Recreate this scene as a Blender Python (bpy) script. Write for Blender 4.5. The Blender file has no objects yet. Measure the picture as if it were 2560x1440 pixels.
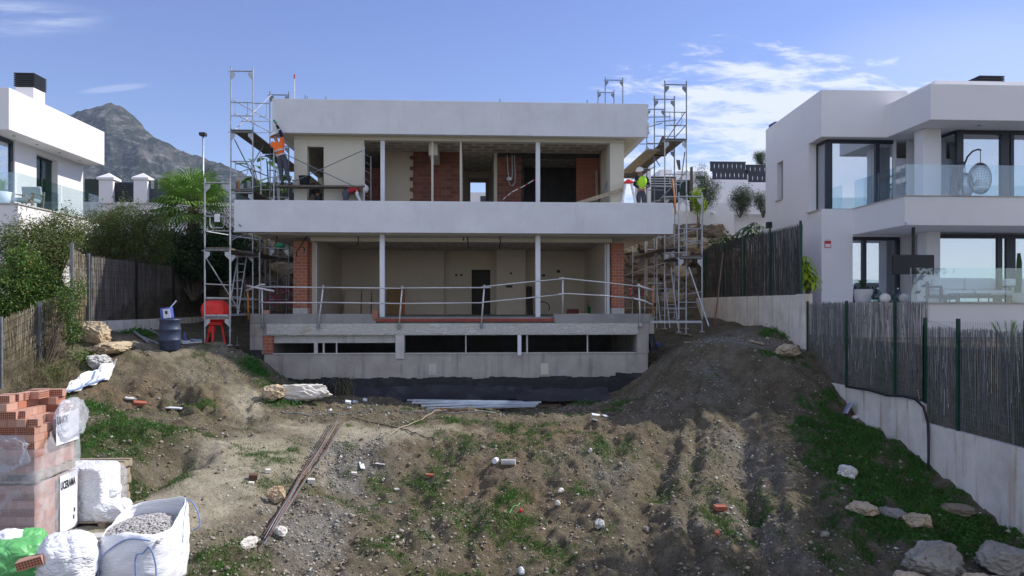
import bpy, bmesh, math, random
import numpy as np
from mathutils import Vector, Matrix, Quaternion
random.seed(7)
R = math.radians
# ------------------------------------------------------------------ camera, sky, sun, exposure
scene = bpy.context.scene
F = 1800.0; HOR = 763.0; CX = 1280.0
TA = 95.0 / F; YAW = math.atan(TA)
cd = bpy.data.cameras.new('camera'); cam = bpy.data.objects.new('camera', cd)
scene.collection.objects.link(cam); scene.camera = cam
cd.sensor_width = 36; cd.lens = F / 2560 * 36; cd.shift_y = (HOR - 720) / 2560
cd.clip_start = 0.1; cd.clip_end = 20000
cam.location = (0, 0, 0); cam.rotation_euler = (R(90), 0, -YAW)
SUN = Vector((1, 0.36, 0.93)).normalized()
sd = bpy.data.lights.new('sun', 'SUN'); sd.energy = 5.0; sd.angle = R(0.5); sd.color = (1, .95, .87)
so = bpy.data.objects.new('sun', sd); scene.collection.objects.link(so)
so.rotation_euler = SUN.to_track_quat('Z', 'Y').to_euler(); so.location = (30, 10, 30)
scene.view_settings.view_transform = 'Standard'; scene.view_settings.look = 'None'
scene.view_settings.exposure = 0.2; scene.view_settings.gamma = 1
scene.cycles.max_bounces = 8; scene.cycles.transparent_max_bounces = 24
w = bpy.data.worlds.new('World'); scene.world = w; w.use_nodes = True
def build_world():
    nt = w.node_tree; N = nt.nodes; L = nt.links; N.clear()
    out = N.new('ShaderNodeOutputWorld'); bg = N.new('ShaderNodeBackground')
    sky = N.new('ShaderNodeTexSky'); sky.sky_type = 'NISHITA'; sky.sun_disc = False
    sky.sun_elevation = math.asin(SUN.z); sky.sun_rotation = math.atan2(SUN.x, SUN.y)
    sky.air_density = 1.0; sky.dust_density = 0.15; sky.ozone_density = 2.6; sky.altitude = 200
    hs = N.new('ShaderNodeHueSaturation'); hs.inputs['Saturation'].default_value = 1.1
    hs.inputs['Hue'].default_value = 0.522
    L.new(sky.outputs[0], hs.inputs['Color'])
    tc = N.new('ShaderNodeTexCoord'); sx = N.new('ShaderNodeSeparateXYZ'); L.new(tc.outputs['Generated'], sx.inputs[0])
    def m(op, a, b=None, clamp=False):
        n = N.new('ShaderNodeMath'); n.operation = op; n.use_clamp = clamp
        for i, v in enumerate((a, b)):
            if v is None: continue
            if isinstance(v, (int, float)): n.inputs[i].default_value = v
            else: L.new(v, n.inputs[i])
        return n.outputs[0]
    x, y, z = sx.outputs
    ys = m('MAXIMUM', y, 0.08); u = m('DIVIDE', x, ys); v = m('DIVIDE', z, ys)
    def blob(uc, vc, ru, rv, rot=0.0):
        du = m('SUBTRACT', u, uc); dv = m('SUBTRACT', v, vc)
        a = m('ADD', m('MULTIPLY', du, math.cos(rot) / ru), m('MULTIPLY', dv, math.sin(rot) / ru))
        b = m('ADD', m('MULTIPLY', du, -math.sin(rot) / rv), m('MULTIPLY', dv, math.cos(rot) / rv))
        r2 = m('ADD', m('MULTIPLY', a, a), m('MULTIPLY', b, b))
        return m('SUBTRACT', 1.0, r2, True)
    def noise(su, sv, det, off=0.0, rough=0.6, dist=0.0):
        c = N.new('ShaderNodeCombineXYZ'); L.new(m('MULTIPLY', u, su), c.inputs[0]); L.new(m('MULTIPLY', v, sv), c.inputs[1])
        c.inputs[2].default_value = off
        n = N.new('ShaderNodeTexNoise'); n.inputs['Scale'].default_value = 1; n.inputs['Detail'].default_value = det
        n.inputs['Roughness'].default_value = rough; n.inputs['Distortion'].default_value = dist
        L.new(c.outputs[0], n.inputs['Vector']); return n.outputs['Fac']
    def ramp(f, a, b):
        n = N.new('ShaderNodeMapRange'); n.interpolation_type = 'SMOOTHSTEP'
        L.new(f, n.inputs[0]); n.inputs[1].default_value = a; n.inputs[2].default_value = b; return n.outputs[0]
    # cumulus bank on the right, thinner veil behind it, cirrus on the left
    nz = noise(12, 50, 10, 5.3, 0.66, 0.35)
    msk = m('MAXIMUM', blob(.47, .265, .34, .13, -0.10), blob(.42, .15, .42, .14))
    c1 = m('MULTIPLY', ramp(m('ADD', m('MULTIPLY', nz, 1.0), m('MULTIPLY', msk, .36)), .62, .86), ramp(msk, 0.0, .35))
    c1 = m('MULTIPLY', c1, .92)
    hz = ramp(v, .30, -.02); side = ramp(u, -.1, .9)
    c2 = m('MULTIPLY', m('MULTIPLY', hz, m('ADD', m('MULTIPLY', side, .75), .25)), .55)
    c3 = m('MULTIPLY', ramp(blob(-.63, .385, .16, .030, 0.0), 0.0, .9), m('MULTIPLY', ramp(noise(7, 60, 6, 8.0), .34, .75), .5))
    c4 = m('MULTIPLY', ramp(blob(-.485, .293, .055, .006, 0.12), 0.0, .9), .22)
    c5 = m('MULTIPLY', ramp(blob(.75, .33, .35, .12, 0.0), 0, 1), .22)
    tot = m('MAXIMUM', m('MAXIMUM', c1, m('MAXIMUM', c2, c5)), m('MAXIMUM', c3, c4))
    tot = m('MULTIPLY', tot, ramp(y, .1, .3))
    # bright cloud sheet added over the unseen southern sky to lift shaded walls
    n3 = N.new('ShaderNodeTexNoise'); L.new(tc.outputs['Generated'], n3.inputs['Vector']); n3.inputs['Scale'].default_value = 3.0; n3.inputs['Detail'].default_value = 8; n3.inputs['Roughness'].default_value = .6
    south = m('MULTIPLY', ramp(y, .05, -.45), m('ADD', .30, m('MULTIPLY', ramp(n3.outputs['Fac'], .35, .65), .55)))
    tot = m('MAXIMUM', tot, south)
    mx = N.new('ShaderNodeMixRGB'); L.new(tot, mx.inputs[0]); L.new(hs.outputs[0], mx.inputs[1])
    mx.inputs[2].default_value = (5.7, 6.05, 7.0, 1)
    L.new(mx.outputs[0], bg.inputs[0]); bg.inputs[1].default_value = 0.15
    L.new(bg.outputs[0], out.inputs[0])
build_world()

# ------------------------------------------------------------------ helpers
def XP(px, Y):
    t = (px - CX) / F
    return Y * (t + TA) / (1 - t * TA)
def ZC(X, Y): return X * math.sin(YAW) + Y * math.cos(YAW)
def P(px, py, Y):
    X = XP(px, Y); return Vector((X, Y, (HOR - py) / F * ZC(X, Y)))
COL = scene.collection
def tag(o, label=None, cat=None, group=None, kind=None):
    if label: o['label'] = label
    if cat: o['category'] = cat
    if group: o['group'] = group
    if kind: o['kind'] = kind
    return o
def empty(name, loc, label=None, cat=None, group=None, rz=0.0):
    o = bpy.data.objects.new(name, None); o.empty_display_size = 0.1
    COL.objects.link(o); o.location = loc; o.rotation_euler = (0, 0, rz)
    return tag(o, label, cat, group)
def copy_tree(o, parent=None):
    c = o.copy(); COL.objects.link(c)
    c.parent = parent
    for ch in list(o.children): copy_tree(ch, c)
    return c
class MB:
    def __init__(s): s.v = []; s.f = []
    def add(s, vs, fs):
        b = len(s.v); s.v += [tuple(v) for v in vs]; s.f += [tuple(i + b for i in f) for f in fs]; return s
    def box(s, x0, x1, y0, y1, z0, z1):
        return s.hexa([(x0, y0, z0), (x1, y0, z0), (x1, y1, z0), (x0, y1, z0), (x0, y0, z1), (x1, y0, z1), (x1, y1, z1), (x0, y1, z1)])
    def hexa(s, p):
        return s.add(p, [(3, 2, 1, 0), (4, 5, 6, 7), (0, 1, 5, 4), (1, 2, 6, 5), (2, 3, 7, 6), (3, 0, 4, 7)])
    def obox(s, c, hx, hy, hz, rot):        # centre, half sizes, rotation Matrix/Quaternion
        M = rot.to_matrix() if hasattr(rot, 'to_matrix') else rot
        ps = [Vector(c) + M @ Vector((a * hx, b * hy, d * hz)) for d in (-1, 1) for a, b in ((-1, -1), (1, -1), (1, 1), (-1, 1))]
        return s.hexa(ps)
    def beam(s, p, q, w_, h_, up=(0, 0, 1)):
        p = Vector(p); q = Vector(q); d = (q - p); L = d.length; d.normalize(); u = Vector(up)
        a = d.cross(u)
        if a.length < 1e-4: a = d.cross(Vector((1, 0, 0)))
        a.normalize(); b = a.cross(d).normalized(); M = Matrix((d, a, b)).transposed()
        return s.obox((p + q) / 2, L / 2, w_ / 2, h_ / 2, M)
    def tube(s, p, q, r, n=8, r2=None, cap=True):
        p = Vector(p); q = Vector(q); d = (q - p)
        if d.length < 1e-6: return s
        d.normalize(); a = d.orthogonal().normalized(); b = d.cross(a); r2 = r if r2 is None else r2
        vs = []
        for c, rr in ((p, r), (q, r2)):
            for i in range(n):
                t = 2 * math.pi * i / n; vs.append(c + (a * math.cos(t) + b * math.sin(t)) * rr)
        fs = [(i, (i + 1) % n, n + (i + 1) % n, n + i) for i in range(n)]
        if cap: fs += [tuple(range(n))[::-1], tuple(range(n, 2 * n))]
        return s.add(vs, fs)
    def path(s, pts, r, n=7, radii=None):
        pts = [Vector(p) for p in pts]; prev = None; rings = []; vs = []
        for i, p in enumerate(pts):
            d = (pts[min(i + 1, len(pts) - 1)] - pts[max(i - 1, 0)]).normalized()
            if prev is None: a = d.orthogonal().normalized()
            else:
                a = (prev - d * prev.dot(d))
                a = a.normalized() if a.length > 1e-5 else d.orthogonal().normalized()
            prev = a; b = d.cross(a); rr = radii[i] if radii else r
            for k in range(n):
                t = 2 * math.pi * k / n; vs.append(p + (a * math.cos(t) + b * math.sin(t)) * rr)
        fs = []
        for i in range(len(pts) - 1):
            for k in range(n):
                fs.append((i * n + k, i * n + (k + 1) % n, (i + 1) * n + (k + 1) % n, (i + 1) * n + k))
        m = len(pts) - 1
        fs += [tuple(range(n))[::-1], tuple(range(m * n, m * n + n))]
        return s.add(vs, fs)
    def lathe(s, c, prof, n=20, closed=True):
        c = Vector(c); vs = []; fs = []
        for r, z in prof:
            for k in range(n):
                t = 2 * math.pi * k / n; vs.append(c + Vector((r * math.cos(t), r * math.sin(t), z)))
        for i in range(len(prof) - 1):
            for k in range(n): fs.append((i * n + k, i * n + (k + 1) % n, (i + 1) * n + (k + 1) % n, (i + 1) * n + k))
        if closed: fs += [tuple(range(n))[::-1], tuple(range((len(prof) - 1) * n, len(prof) * n))]
        return s.add(vs, fs)
    def prism(s, pts, z0, z1):
        n = len(pts)
        vs = [(x, y, z0) for x, y in pts] + [(x, y, z1) for x, y in pts]
        return s.add(vs, [tuple(range(n))[::-1], tuple(range(n, 2 * n))] + [(i, (i + 1) % n, n + (i + 1) % n, n + i) for i in range(n)])
    def rock(s, c, sx, sy, sz, seed, sub=2, rough=.22, rot=None, cut=None):
        bm = bmesh.new(); bmesh.ops.create_icosphere(bm, subdivisions=sub, radius=1)
        rng = random.Random(seed); offs = [(Vector((rng.gauss(0, 1), rng.gauss(0, 1), rng.gauss(0, 1))).normalized(), rng.uniform(.62, .98)) for _ in range(11)]
        if cut:
            offs += [((Vector(a_) + Vector((rng.gauss(0, .16), rng.gauss(0, .16), rng.gauss(0, .12)))).normalized(), rng.uniform(*cut)) for a_ in ((1, 0, 0), (-1, 0, 0), (0, 1, 0), (0, -1, 0), (0, 0, 1), (0, 0, -1), (.8, -.6, .3), (-.7, -.7, .2))]
            offs += [(Vector((rng.gauss(0, 1), rng.gauss(0, 1), rng.gauss(0, 1))).normalized(), rng.uniform(.66, .82)) for _ in range(8)]
        M = (rot or Matrix.Rotation(rng.uniform(0, 6.28), 3, 'Z')); c = Vector(c); vs = []
        for v in bm.verts:
            p = v.co.copy()
            for nrm, d in offs:
                t = p.dot(nrm)
                if t > d: p -= nrm * (t - d)
            p += p.normalized() * rng.uniform(-rough, rough) * .22
            if cut: k_ = [float(q_) for q_ in (p.x, p.y, p.z)]; p += p.normalized() * rough * .28 * (math.sin(k_[0] * 7 + seed) * math.sin(k_[1] * 6 + 1.3 * seed) * math.sin(k_[2] * 8) + .5 * math.sin(k_[0] * 17 + k_[2] * 13 + seed) * math.sin(k_[1] * 15))
            vs.append(c + M @ Vector((p.x * sx, p.y * sy, p.z * sz)))
        fs = [tuple(v.index for v in f.verts) for f in bm.faces]; bm.free()
        return s.add(vs, fs)
    def build(s, name, mat, parent=None, smooth=False, bevel=0.0, recalc=False):
        me = bpy.data.meshes.new(name); off = Vector((0, 0, 0))
        if parent is not None:
            off = Vector(parent.location); q = parent
            while q.parent: q = q.parent; off = off + Vector(q.location)
        me.from_pydata([(v[0] - off.x, v[1] - off.y, v[2] - off.z) for v in s.v], [], s.f)
        if bevel > 0 or recalc:
            bm = bmesh.new(); bm.from_mesh(me); bmesh.ops.recalc_face_normals(bm, faces=bm.faces); bm.to_mesh(me); bm.free()
        if smooth: me.polygons.foreach_set('use_smooth', [True] * len(me.polygons))
        me.update(); o = bpy.data.objects.new(name, me); COL.objects.link(o)
        for m_ in (mat if isinstance(mat, (list, tuple)) else [mat]): me.materials.append(m_)
        if parent is not None: o.parent = parent
        if bevel > 0:
            b = o.modifiers.new('bevel', 'BEVEL'); b.width = bevel; b.segments = 2; b.limit_method = 'ANGLE'; b.angle_limit = R(40)
        return o

# ------------------------------------------------------------------ materials
MATS = {}
class G:
    def __init__(s, name):
        s.m = bpy.data.materials.new(name); s.m.use_nodes = True; s.N = s.m.node_tree.nodes; s.L = s.m.node_tree.links
        s.b = s.N['Principled BSDF']; s.tc = s.N.new('ShaderNodeTexCoord'); MATS[name] = s.m
    def set(s, sock, v):
        i = s.b.inputs[sock]
        if isinstance(v, (int, float)): i.default_value = v
        elif isinstance(v, tuple): i.default_value = (*v, 1) if len(v) == 3 else v
        else: s.L.new(v, i)
        return s
    def pos(s, scale=(1, 1, 1), rot=(0, 0, 0), world=False):
        mp = s.N.new('ShaderNodeMapping'); mp.inputs['Scale'].default_value = scale; mp.inputs['Rotation'].default_value = rot
        if world:
            g = s.N.new('ShaderNodeNewGeometry'); s.L.new(g.outputs['Position'], mp.inputs[0])
        else: s.L.new(s.tc.outputs['Object'], mp.inputs[0])
        return mp.outputs[0]
    def noise(s, vec, scale, det=4, rough=.55, dist=0):
        n = s.N.new('ShaderNodeTexNoise'); s.L.new(vec, n.inputs['Vector']); n.inputs['Scale'].default_value = scale
        n.inputs['Detail'].default_value = det; n.inputs['Roughness'].default_value = rough; n.inputs['Distortion'].default_value = dist
        return n.outputs['Fac']
    def voro(s, vec, scale, feat='F1', out='Distance'):
        n = s.N.new('ShaderNodeTexVoronoi'); n.feature = feat; s.L.new(vec, n.inputs['Vector']); n.inputs['Scale'].default_value = scale
        return n.outputs[out]
    def mr(s, f, a, b, c=0, d=1):
        n = s.N.new('ShaderNodeMapRange'); s.L.new(f, n.inputs[0])
        for i, v in enumerate((a, b, c, d)): n.inputs[i + 1].default_value = v
        return n.outputs[0]
    def math(s, op, a, b=None):
        n = s.N.new('ShaderNodeMath'); n.operation = op; n.use_clamp = False
        for i, v in enumerate((a, b)):
            if v is None: continue
            if isinstance(v, (int, float)): n.inputs[i].default_value = v
            else: s.L.new(v, n.inputs[i])
        return n.outputs[0]
    def mix(s, f, a, b, mode='MIX'):
        n = s.N.new('ShaderNodeMixRGB'); n.blend_type = mode
        for i, v in enumerate((f, a, b)):
            if isinstance(v, (int, float)): n.inputs[i].default_value = v
            elif isinstance(v, tuple): n.inputs[i].default_value = (*v, 1)
            else: s.L.new(v, n.inputs[i])
        return n.outputs[0]
    def bump(s, h, strength=.3, dist=.02):
        n = s.N.new('ShaderNodeBump'); n.inputs['Strength'].default_value = strength; n.inputs['Distance'].default_value = dist
        s.L.new(h, n.inputs['Height']); s.L.new(n.outputs[0], s.b.inputs['Normal']); return s
    def attr(s, name):
        n = s.N.new('ShaderNodeAttribute'); n.attribute_name = name; return n.outputs['Fac']
    def island(s):
        g = s.N.new('ShaderNodeNewGeometry'); return g.outputs['Random Per Island']
def sc(c, k): return tuple(x * k for x in c)
def simple(name, c, rough=.75, var=.12, nscale=6, bump=.15, bscale=60, metal=0.0, dirt=None, dirt_amt=.0, world=False, spec=None):
    g = G(name); p = g.pos(world=world); n = g.noise(p, nscale, 5)
    col = g.mix(g.mr(n, .3, .7), sc(c, 1 - var), sc(c, 1 + var))
    if dirt: col = g.mix(g.math('MULTIPLY', g.mr(g.noise(p, nscale * .5, 8, .7), .5, .72), dirt_amt), col, dirt)
    g.set('Base Color', col).set('Roughness', rough).set('Metallic', metal)
    if spec is not None: g.set('Specular IOR Level', spec)
    if bump: g.bump(g.noise(p, bscale, 4), bump, .01)
    return g.m
plaster = simple('white_render', (.80, .78, .785), .85, .03, .8, .12, 90, dirt=(.58, .58, .58), dirt_amt=.35)
g = G('fresh_white_render'); p = g.pos(world=True); a = g.noise(p, .9, 7, .68); col = g.mix(g.mr(a, .35, .68), (.66, .67, .70), (.75, .76, .79)); col = g.mix(g.math('MULTIPLY', g.mr(g.noise(g.pos((2.2, 2.2, .35), world=True), 1.5, 7, .7), .55, .75), .35), col, (.52, .51, .50))
col = g.mix(g.math('MULTIPLY', g.mr(g.noise(p, 7, 8, .75), .56, .72), .4), col, (.54, .52, .49)); g.set('Base Color', col).set('Roughness', .92).bump(g.noise(p, 9, 8, .7), .12, .03); plaster_new = g.m
plaster_warm = simple('cream_plaster', (.60, .57, .48), .9, .05, .9, .15, 50, dirt=(.45, .42, .35), dirt_amt=.4)
plaster_room = simple('room_plaster', (.66, .57, .46), .9, .06, .8, .1, 50, dirt=(.42, .36, .29), dirt_amt=.6)
white_paint = simple('white_paint', (.72, .74, .80), .6, .04, 3, .05, 60)
galv = simple('galvanised_steel', (.42, .44, .47), .45, .25, 9, .05, 80, metal=.55, dirt=(.25, .22, .2), dirt_amt=.5)
galv_dark = simple('weathered_steel', (.20, .22, .25), .5, .2, 9, .05, 80, metal=.3)
rail_steel = simple('bright_steel_tube', (.62, .62, .62), .42, .12, 8, .03, 80, metal=.35)
rust = simple('rusty_iron', (.15, .075, .048), .8, .4, 30, .3, 120, dirt=(.32, .28, .26), dirt_amt=.6)
rust_orange = simple('orange_primer_steel', (.45, .17, .05), .7, .3, 20, .2, 80)
plank_m = simple('scaffold_plank', (.13, .105, .085), .85, .25, 12, .2, 60, dirt=(.26, .25, .23), dirt_amt=.6)
wood_m = simple('grey_wood', (.33, .27, .20), .85, .25, 14, .3, 60)
dark_board = simple('dark_board', (.05, .045, .04), .8, .2, 6, .1, 60)
black_m = simple('black_metal', (.012, .013, .016), .45, .1, 6, 0, 60)
anthracite = simple('anthracite_frame', (.022, .027, .042), .45, .1, 6, 0, 60)
green_post = simple('green_fence_post', (.012, .055, .035), .5, .15, 6, 0, 60)
dark_green = simple('dark_green_metal', (.02, .04, .03), .6, .2, 6, 0, 60)
rubber = simple('black_rubber', (.02, .02, .025), .6, .2, 8, .1, 60)
g = G('white_woven_sack'); p = g.pos(); e1 = g.voro(p, 5.5, 'DISTANCE_TO_EDGE'); e2 = g.voro(g.pos((1, 1, 2.2), (.3, .5, .2)), 11, 'DISTANCE_TO_EDGE')
h_ = g.math('ADD', g.math('ADD', g.math('MULTIPLY', g.mr(e1, 0, .25), 1.0), g.math('MULTIPLY', g.mr(e2, 0, .2), .5)), g.math('MULTIPLY', g.noise(p, 5, 5, .6, 1.2), .9))
g.set('Base Color', g.mix(g.math('MULTIPLY', g.mr(g.noise(p, 3, 8, .7), .52, .75), .35), (.78, .79, .82), (.55, .50, .43))).set('Roughness', .55).bump(h_, .42, .04); white_plastic = g.m
g = G('bulk_bag_cloth'); p = g.pos(); g.set('Base Color', g.mix(g.math('MULTIPLY', g.mr(g.noise(p, 3, 8, .7), .55, .75), .25), (.80, .81, .85), (.58, .54, .48))).set('Roughness', .6).bump(g.math('ADD', g.noise(g.pos((2.2, 2.2, 14)), 2.2, 6, .6, 1.0), g.math('MULTIPLY', g.noise(p, 3.5, 4, .6, .8), .8)), .45, .03); bag_m = g.m
g = G('green_sack'); p = g.pos(); g.set('Base Color', g.mix(g.noise(p, 4, 6), (.08, .36, .09), (.20, .58, .22))).set('Roughness', .45).bump(g.math('ADD', g.mr(g.voro(p, 7, 'DISTANCE_TO_EDGE'), 0, .25), g.noise(p, 6, 5, .6, 1.2)), .35, .035); green_plastic = g.m
blue_strap = simple('blue_strap', (.22, .30, .52), .6, .15, 8, 0)
blue_drum = simple('dark_blue_plastic', (.035, .05, .10), .5, .15, 5, .05, 20)
red_paint = simple('red_paint', (.80, .03, .02), .45, .12, 6, .05, 30)
light_blue = simple('blue_white_plastic', (.07, .12, .45), .5, .1, 6, 0)
grey_metal_sheet = simple('galvanised_stud', (.45, .52, .62), .42, .15, 3, .02, 60, metal=.35)
white_stone = simple('white_limestone', (.66, .63, .58), .9, .15, 9, .6, 24, dirt=(.40, .30, .20), dirt_amt=.6)
tan_stone = simple('tan_limestone', (.48, .39, .27), .9, .25, 3, .6, 16, dirt=(.30, .15, .06), dirt_amt=.8)
dark_stone = simple('dark_boulder', (.24, .19, .14), .95, .3, 2.5, .7, 12, dirt=(.10, .08, .06), dirt_amt=.7)
grey_rock = simple('grey_white_rock', (.30, .275, .235), .9, .25, 4, .8, 16, dirt=(.12, .10, .08), dirt_amt=.85)
bark = simple('bark', (.13, .10, .075), .9, .3, 12, .5, 40)
skin = simple('skin', (.45, .24, .16), .55, .05, 8, 0)
navy = simple('navy_cloth', (.012, .016, .055), .9, .2, 8, .2, 60)
grey_cloth = simple('grey_work_cloth', (.07, .075, .10), .9, .2, 8, .2, 60)
orange_cloth = simple('orange_hivis', (.95, .17, .02), .7, .08, 8, .2, 60)
yellow_cloth = simple('yellow_hivis', (.45, .85, .03), .7, .08, 8, .2, 60)
red_cloth = simple('red_cloth', (.42, .03, .04), .8, .1, 8, .2, 60)
white_cloth = simple('white_cloth', (.62, .62, .62), .8, .08, 8, .2, 60)
reflect_cloth = simple('reflective_tape', (.55, .56, .58), .4, .05, 8, 0)
helmet_m = simple('white_helmet', (.80, .80, .80), .3, .02, 4, 0)
glove_m = simple('green_glove', (.03, .32, .17), .7, .1, 8, 0)
blind_m = simple('window_blind', (.82, .83, .90), .7, .05, 1.2, .05, 40)
room_grey = simple('room_interior_wall', (.28, .32, .33), .9, .05, 1.2, 0)
cushion_m = simple('pale_cushion', (.62, .64, .66), .9, .06, 8, .1, 40)
cream_pot = simple('cream_pot', (.46, .44, .42), .8, .05, 8, .1, 40)
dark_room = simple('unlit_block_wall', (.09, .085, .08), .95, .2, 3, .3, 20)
def glass(name, tint, refl_rough=.02, alpha=.75, ior=1.5):
    g = G(name); t = g.N.new('ShaderNodeBsdfTransparent'); t.inputs[0].default_value = (*tint, 1)
    gl = g.N.new('ShaderNodeBsdfGlossy'); gl.inputs['Roughness'].default_value = refl_rough; gl.inputs[0].default_value = (.9, .95, 1, 1)
    fr = g.N.new('ShaderNodeFresnel'); fr.inputs[0].default_value = ior
    mx = g.N.new('ShaderNodeMixShader'); mx.inputs[0].default_value = alpha
    g.L.new(t.outputs[0], mx.inputs[1]); g.L.new(gl.outputs[0], mx.inputs[2])
    g.L.new(mx.outputs[0], g.N['Material Output'].inputs[0]); return g.m
glass_rail = glass('balustrade_glass', (.84, .91, .93), .03, .10)
glass_win = glass('window_glass', (.80, .86, .88), .03, .50)
glass_green = glass('green_bottle_glass', (.45, .60, .58), .04, .06)
g = G('plastic_film'); t_ = g.N.new('ShaderNodeBsdfTransparent'); t_.inputs[0].default_value = (.97, .97, 1, 1)
d_ = g.N.new('ShaderNodeBsdfPrincipled'); d_.inputs['Base Color'].default_value = (.75, .77, .82, 1); d_.inputs['Roughness'].default_value = .25
mx_ = g.N.new('ShaderNodeMixShader'); g.L.new(g.mr(g.noise(g.pos(), 3, 4, .55, 1.2), .4, .85, .24, .58), mx_.inputs[0])
g.L.new(t_.outputs[0], mx_.inputs[1]); g.L.new(d_.outputs[0], mx_.inputs[2]); g.L.new(mx_.outputs[0], g.N['Material Output'].inputs[0])
film_m = g.m
# concrete: streaky, patchy
def concrete(name, c, dark, light, streak=.7):
    g = G(name); p = g.pos(world=True); a = g.noise(p, 1.1, 8, .65); st = g.noise(g.pos((3.0, 3.0, .25), world=True), 1.6, 6, .6)
    col = g.mix(g.mr(a, .35, .68), sc(c, .82), sc(c, 1.15))
    col = g.mix(g.math('MULTIPLY', g.mr(st, .53, .72), streak), col, dark)
    col = g.mix(g.math('MULTIPLY', g.mr(g.noise(p, 3.2, 8, .7), .55, .72), .55), col, light)
    g.set('Base Color', col).set('Roughness', .93).bump(g.noise(p, 22, 6, .65), .35, .02); return g.m
conc_raw = concrete('raw_concrete', (.40, .37, .34), (.17, .17, .18), (.48, .46, .43))
conc_light = concrete('patched_mortar', (.52, .51, .49), (.22, .21, .21), (.58, .57, .55), .55)
conc_grey = concrete('grey_cement', (.27, .265, .26), (.16, .16, .16), (.40, .39, .37), .5)
conc_wall = concrete('stained_white_wall', (.78, .73, .67), (.44, .34, .21), (.84, .81, .77), 1.0)
g = G('mortar_beam'); p = g.pos(world=True)   # ragged pale mortar over dark slab edge with scratch marks
v1 = g.noise(g.pos((1.4, 1.4, 3.4), world=True), 2.3, 5, .6, 2.2); col = g.mix(g.mr(v1, .30, .45), (.62, .61, .60), (.52, .51, .48))
rd = g.math('ABSOLUTE', g.math('SUBTRACT', v1, .5)); col = g.mix(g.mr(rd, 0, .014, .85, 0), col, (.13, .13, .14))
col = g.mix(g.math('MULTIPLY', g.mr(g.noise(p, 2.0, 6, .6), .58, .7), .5), col, (.36, .30, .22))
g.set('Base Color', col).set('Roughness', .95).bump(v1, .6, .05); mortar_m = g.m
g = G('bitumen'); p = g.pos(world=True); g.set('Base Color', g.mix(g.mr(g.noise(p, 2.2, 7, .65), .5, .75), (.012, .013, .018), (.05, .05, .06))).set('Roughness', .6).bump(g.noise(p, 5, 6), .5, .05); bitumen_m = g.m
def brick_mat(name, c1, c2, mort, scale=1.0, bw=.26, rh=.065, dirty=.3):
    g = G(name); geo = g.N.new('ShaderNodeNewGeometry'); sp = g.N.new('ShaderNodeSeparateXYZ'); g.L.new(geo.outputs['Position'], sp.inputs[0])
    cb = g.N.new('ShaderNodeCombineXYZ'); g.L.new(g.math('ADD', sp.outputs[0], sp.outputs[1]), cb.inputs[0]); g.L.new(sp.outputs[2], cb.inputs[1])
    b = g.N.new('ShaderNodeTexBrick'); g.L.new(cb.outputs[0], b.inputs['Vector']); b.inputs['Color1'].default_value = (*c1, 1); b.inputs['Color2'].default_value = (*c2, 1)
    b.inputs['Mortar'].default_value = (*mort, 1); b.inputs['Scale'].default_value = scale; b.inputs['Brick Width'].default_value = bw
    b.inputs['Row Height'].default_value = rh; b.inputs['Mortar Size'].default_value = .009; b.inputs['Bias'].default_value = -.1
    p = g.pos(world=True); col = g.mix(g.math('MULTIPLY', g.mr(g.noise(p, 4, 7, .7), .52, .7), dirty), b.outputs['Color'], mort)
    g.set('Base Color', col).set('Roughness', .9).bump(b.outputs['Fac'], -.4, .01); return g.m
brick_m = brick_mat('orange_brick', (.42, .13, .065), (.33, .10, .055), (.33, .29, .25), 1, .26, .11, .55)
brick_dark = brick_mat('red_brick_partition', (.26, .095, .065), (.15, .055, .04), (.20, .15, .12), 1, .30, .16, .45)
# perforated brick (islands)
g = G('clay_brick'); i = g.island(); col = g.mix(i, (.40, .20, .145), (.52, .31, .24))
geo = g.N.new('ShaderNodeNewGeometry'); sp = g.N.new('ShaderNodeSeparateXYZ'); g.L.new(geo.outputs['Position'], sp.inputs[0])
g.set('Base Color', col).set('Roughness', .85).bump(g.noise(g.pos(), 60, 3), .2, .01); clay = g.m
g = G('perforated_brick_face'); cb = g.pos((1, 1, 1)); v = g.voro(g.pos((36, 36, 36)), 1.0); [setattr(n_.inputs['Randomness'], 'default_value', 0.0) for n_ in g.N if n_.type == 'TEX_VORONOI']
col = g.mix(g.mr(v, .34, .42), (.05, .02, .012), g.mix(g.island(), (.40, .14, .08), (.52, .24, .16))); g.set('Base Color', col).set('Roughness', .85); clay_holes = g.m
# reeds
def reed_mat(name, a, b, c):
    g = G(name); i = g.island(); col = g.mix(g.mr(i, .0, .75), a, b); col = g.mix(g.mr(i, .86, .9), col, c)
    p = g.pos((6, 6, .8)); col = g.mix(g.mr(g.noise(p, 2, 4), .4, .75, 0, .5), col, sc(a, .6)); g.set('Base Color', col).set('Roughness', .9); return g.m
reed_near = reed_mat('brushwood_reeds', (.10, .10, .105), (.27, .255, .24), (.66, .62, .55))
reed_dark = reed_mat('dark_brushwood', (.055, .055, .053), (.10, .098, .092), (.18, .17, .16))
reed_left = reed_mat('brown_brushwood', (.15, .135, .12), (.30, .27, .245), (.48, .44, .39))
reed_sun = reed_mat('pale_brushwood', (.17, .135, .08), (.38, .32, .22), (.55, .5, .4))
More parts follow.
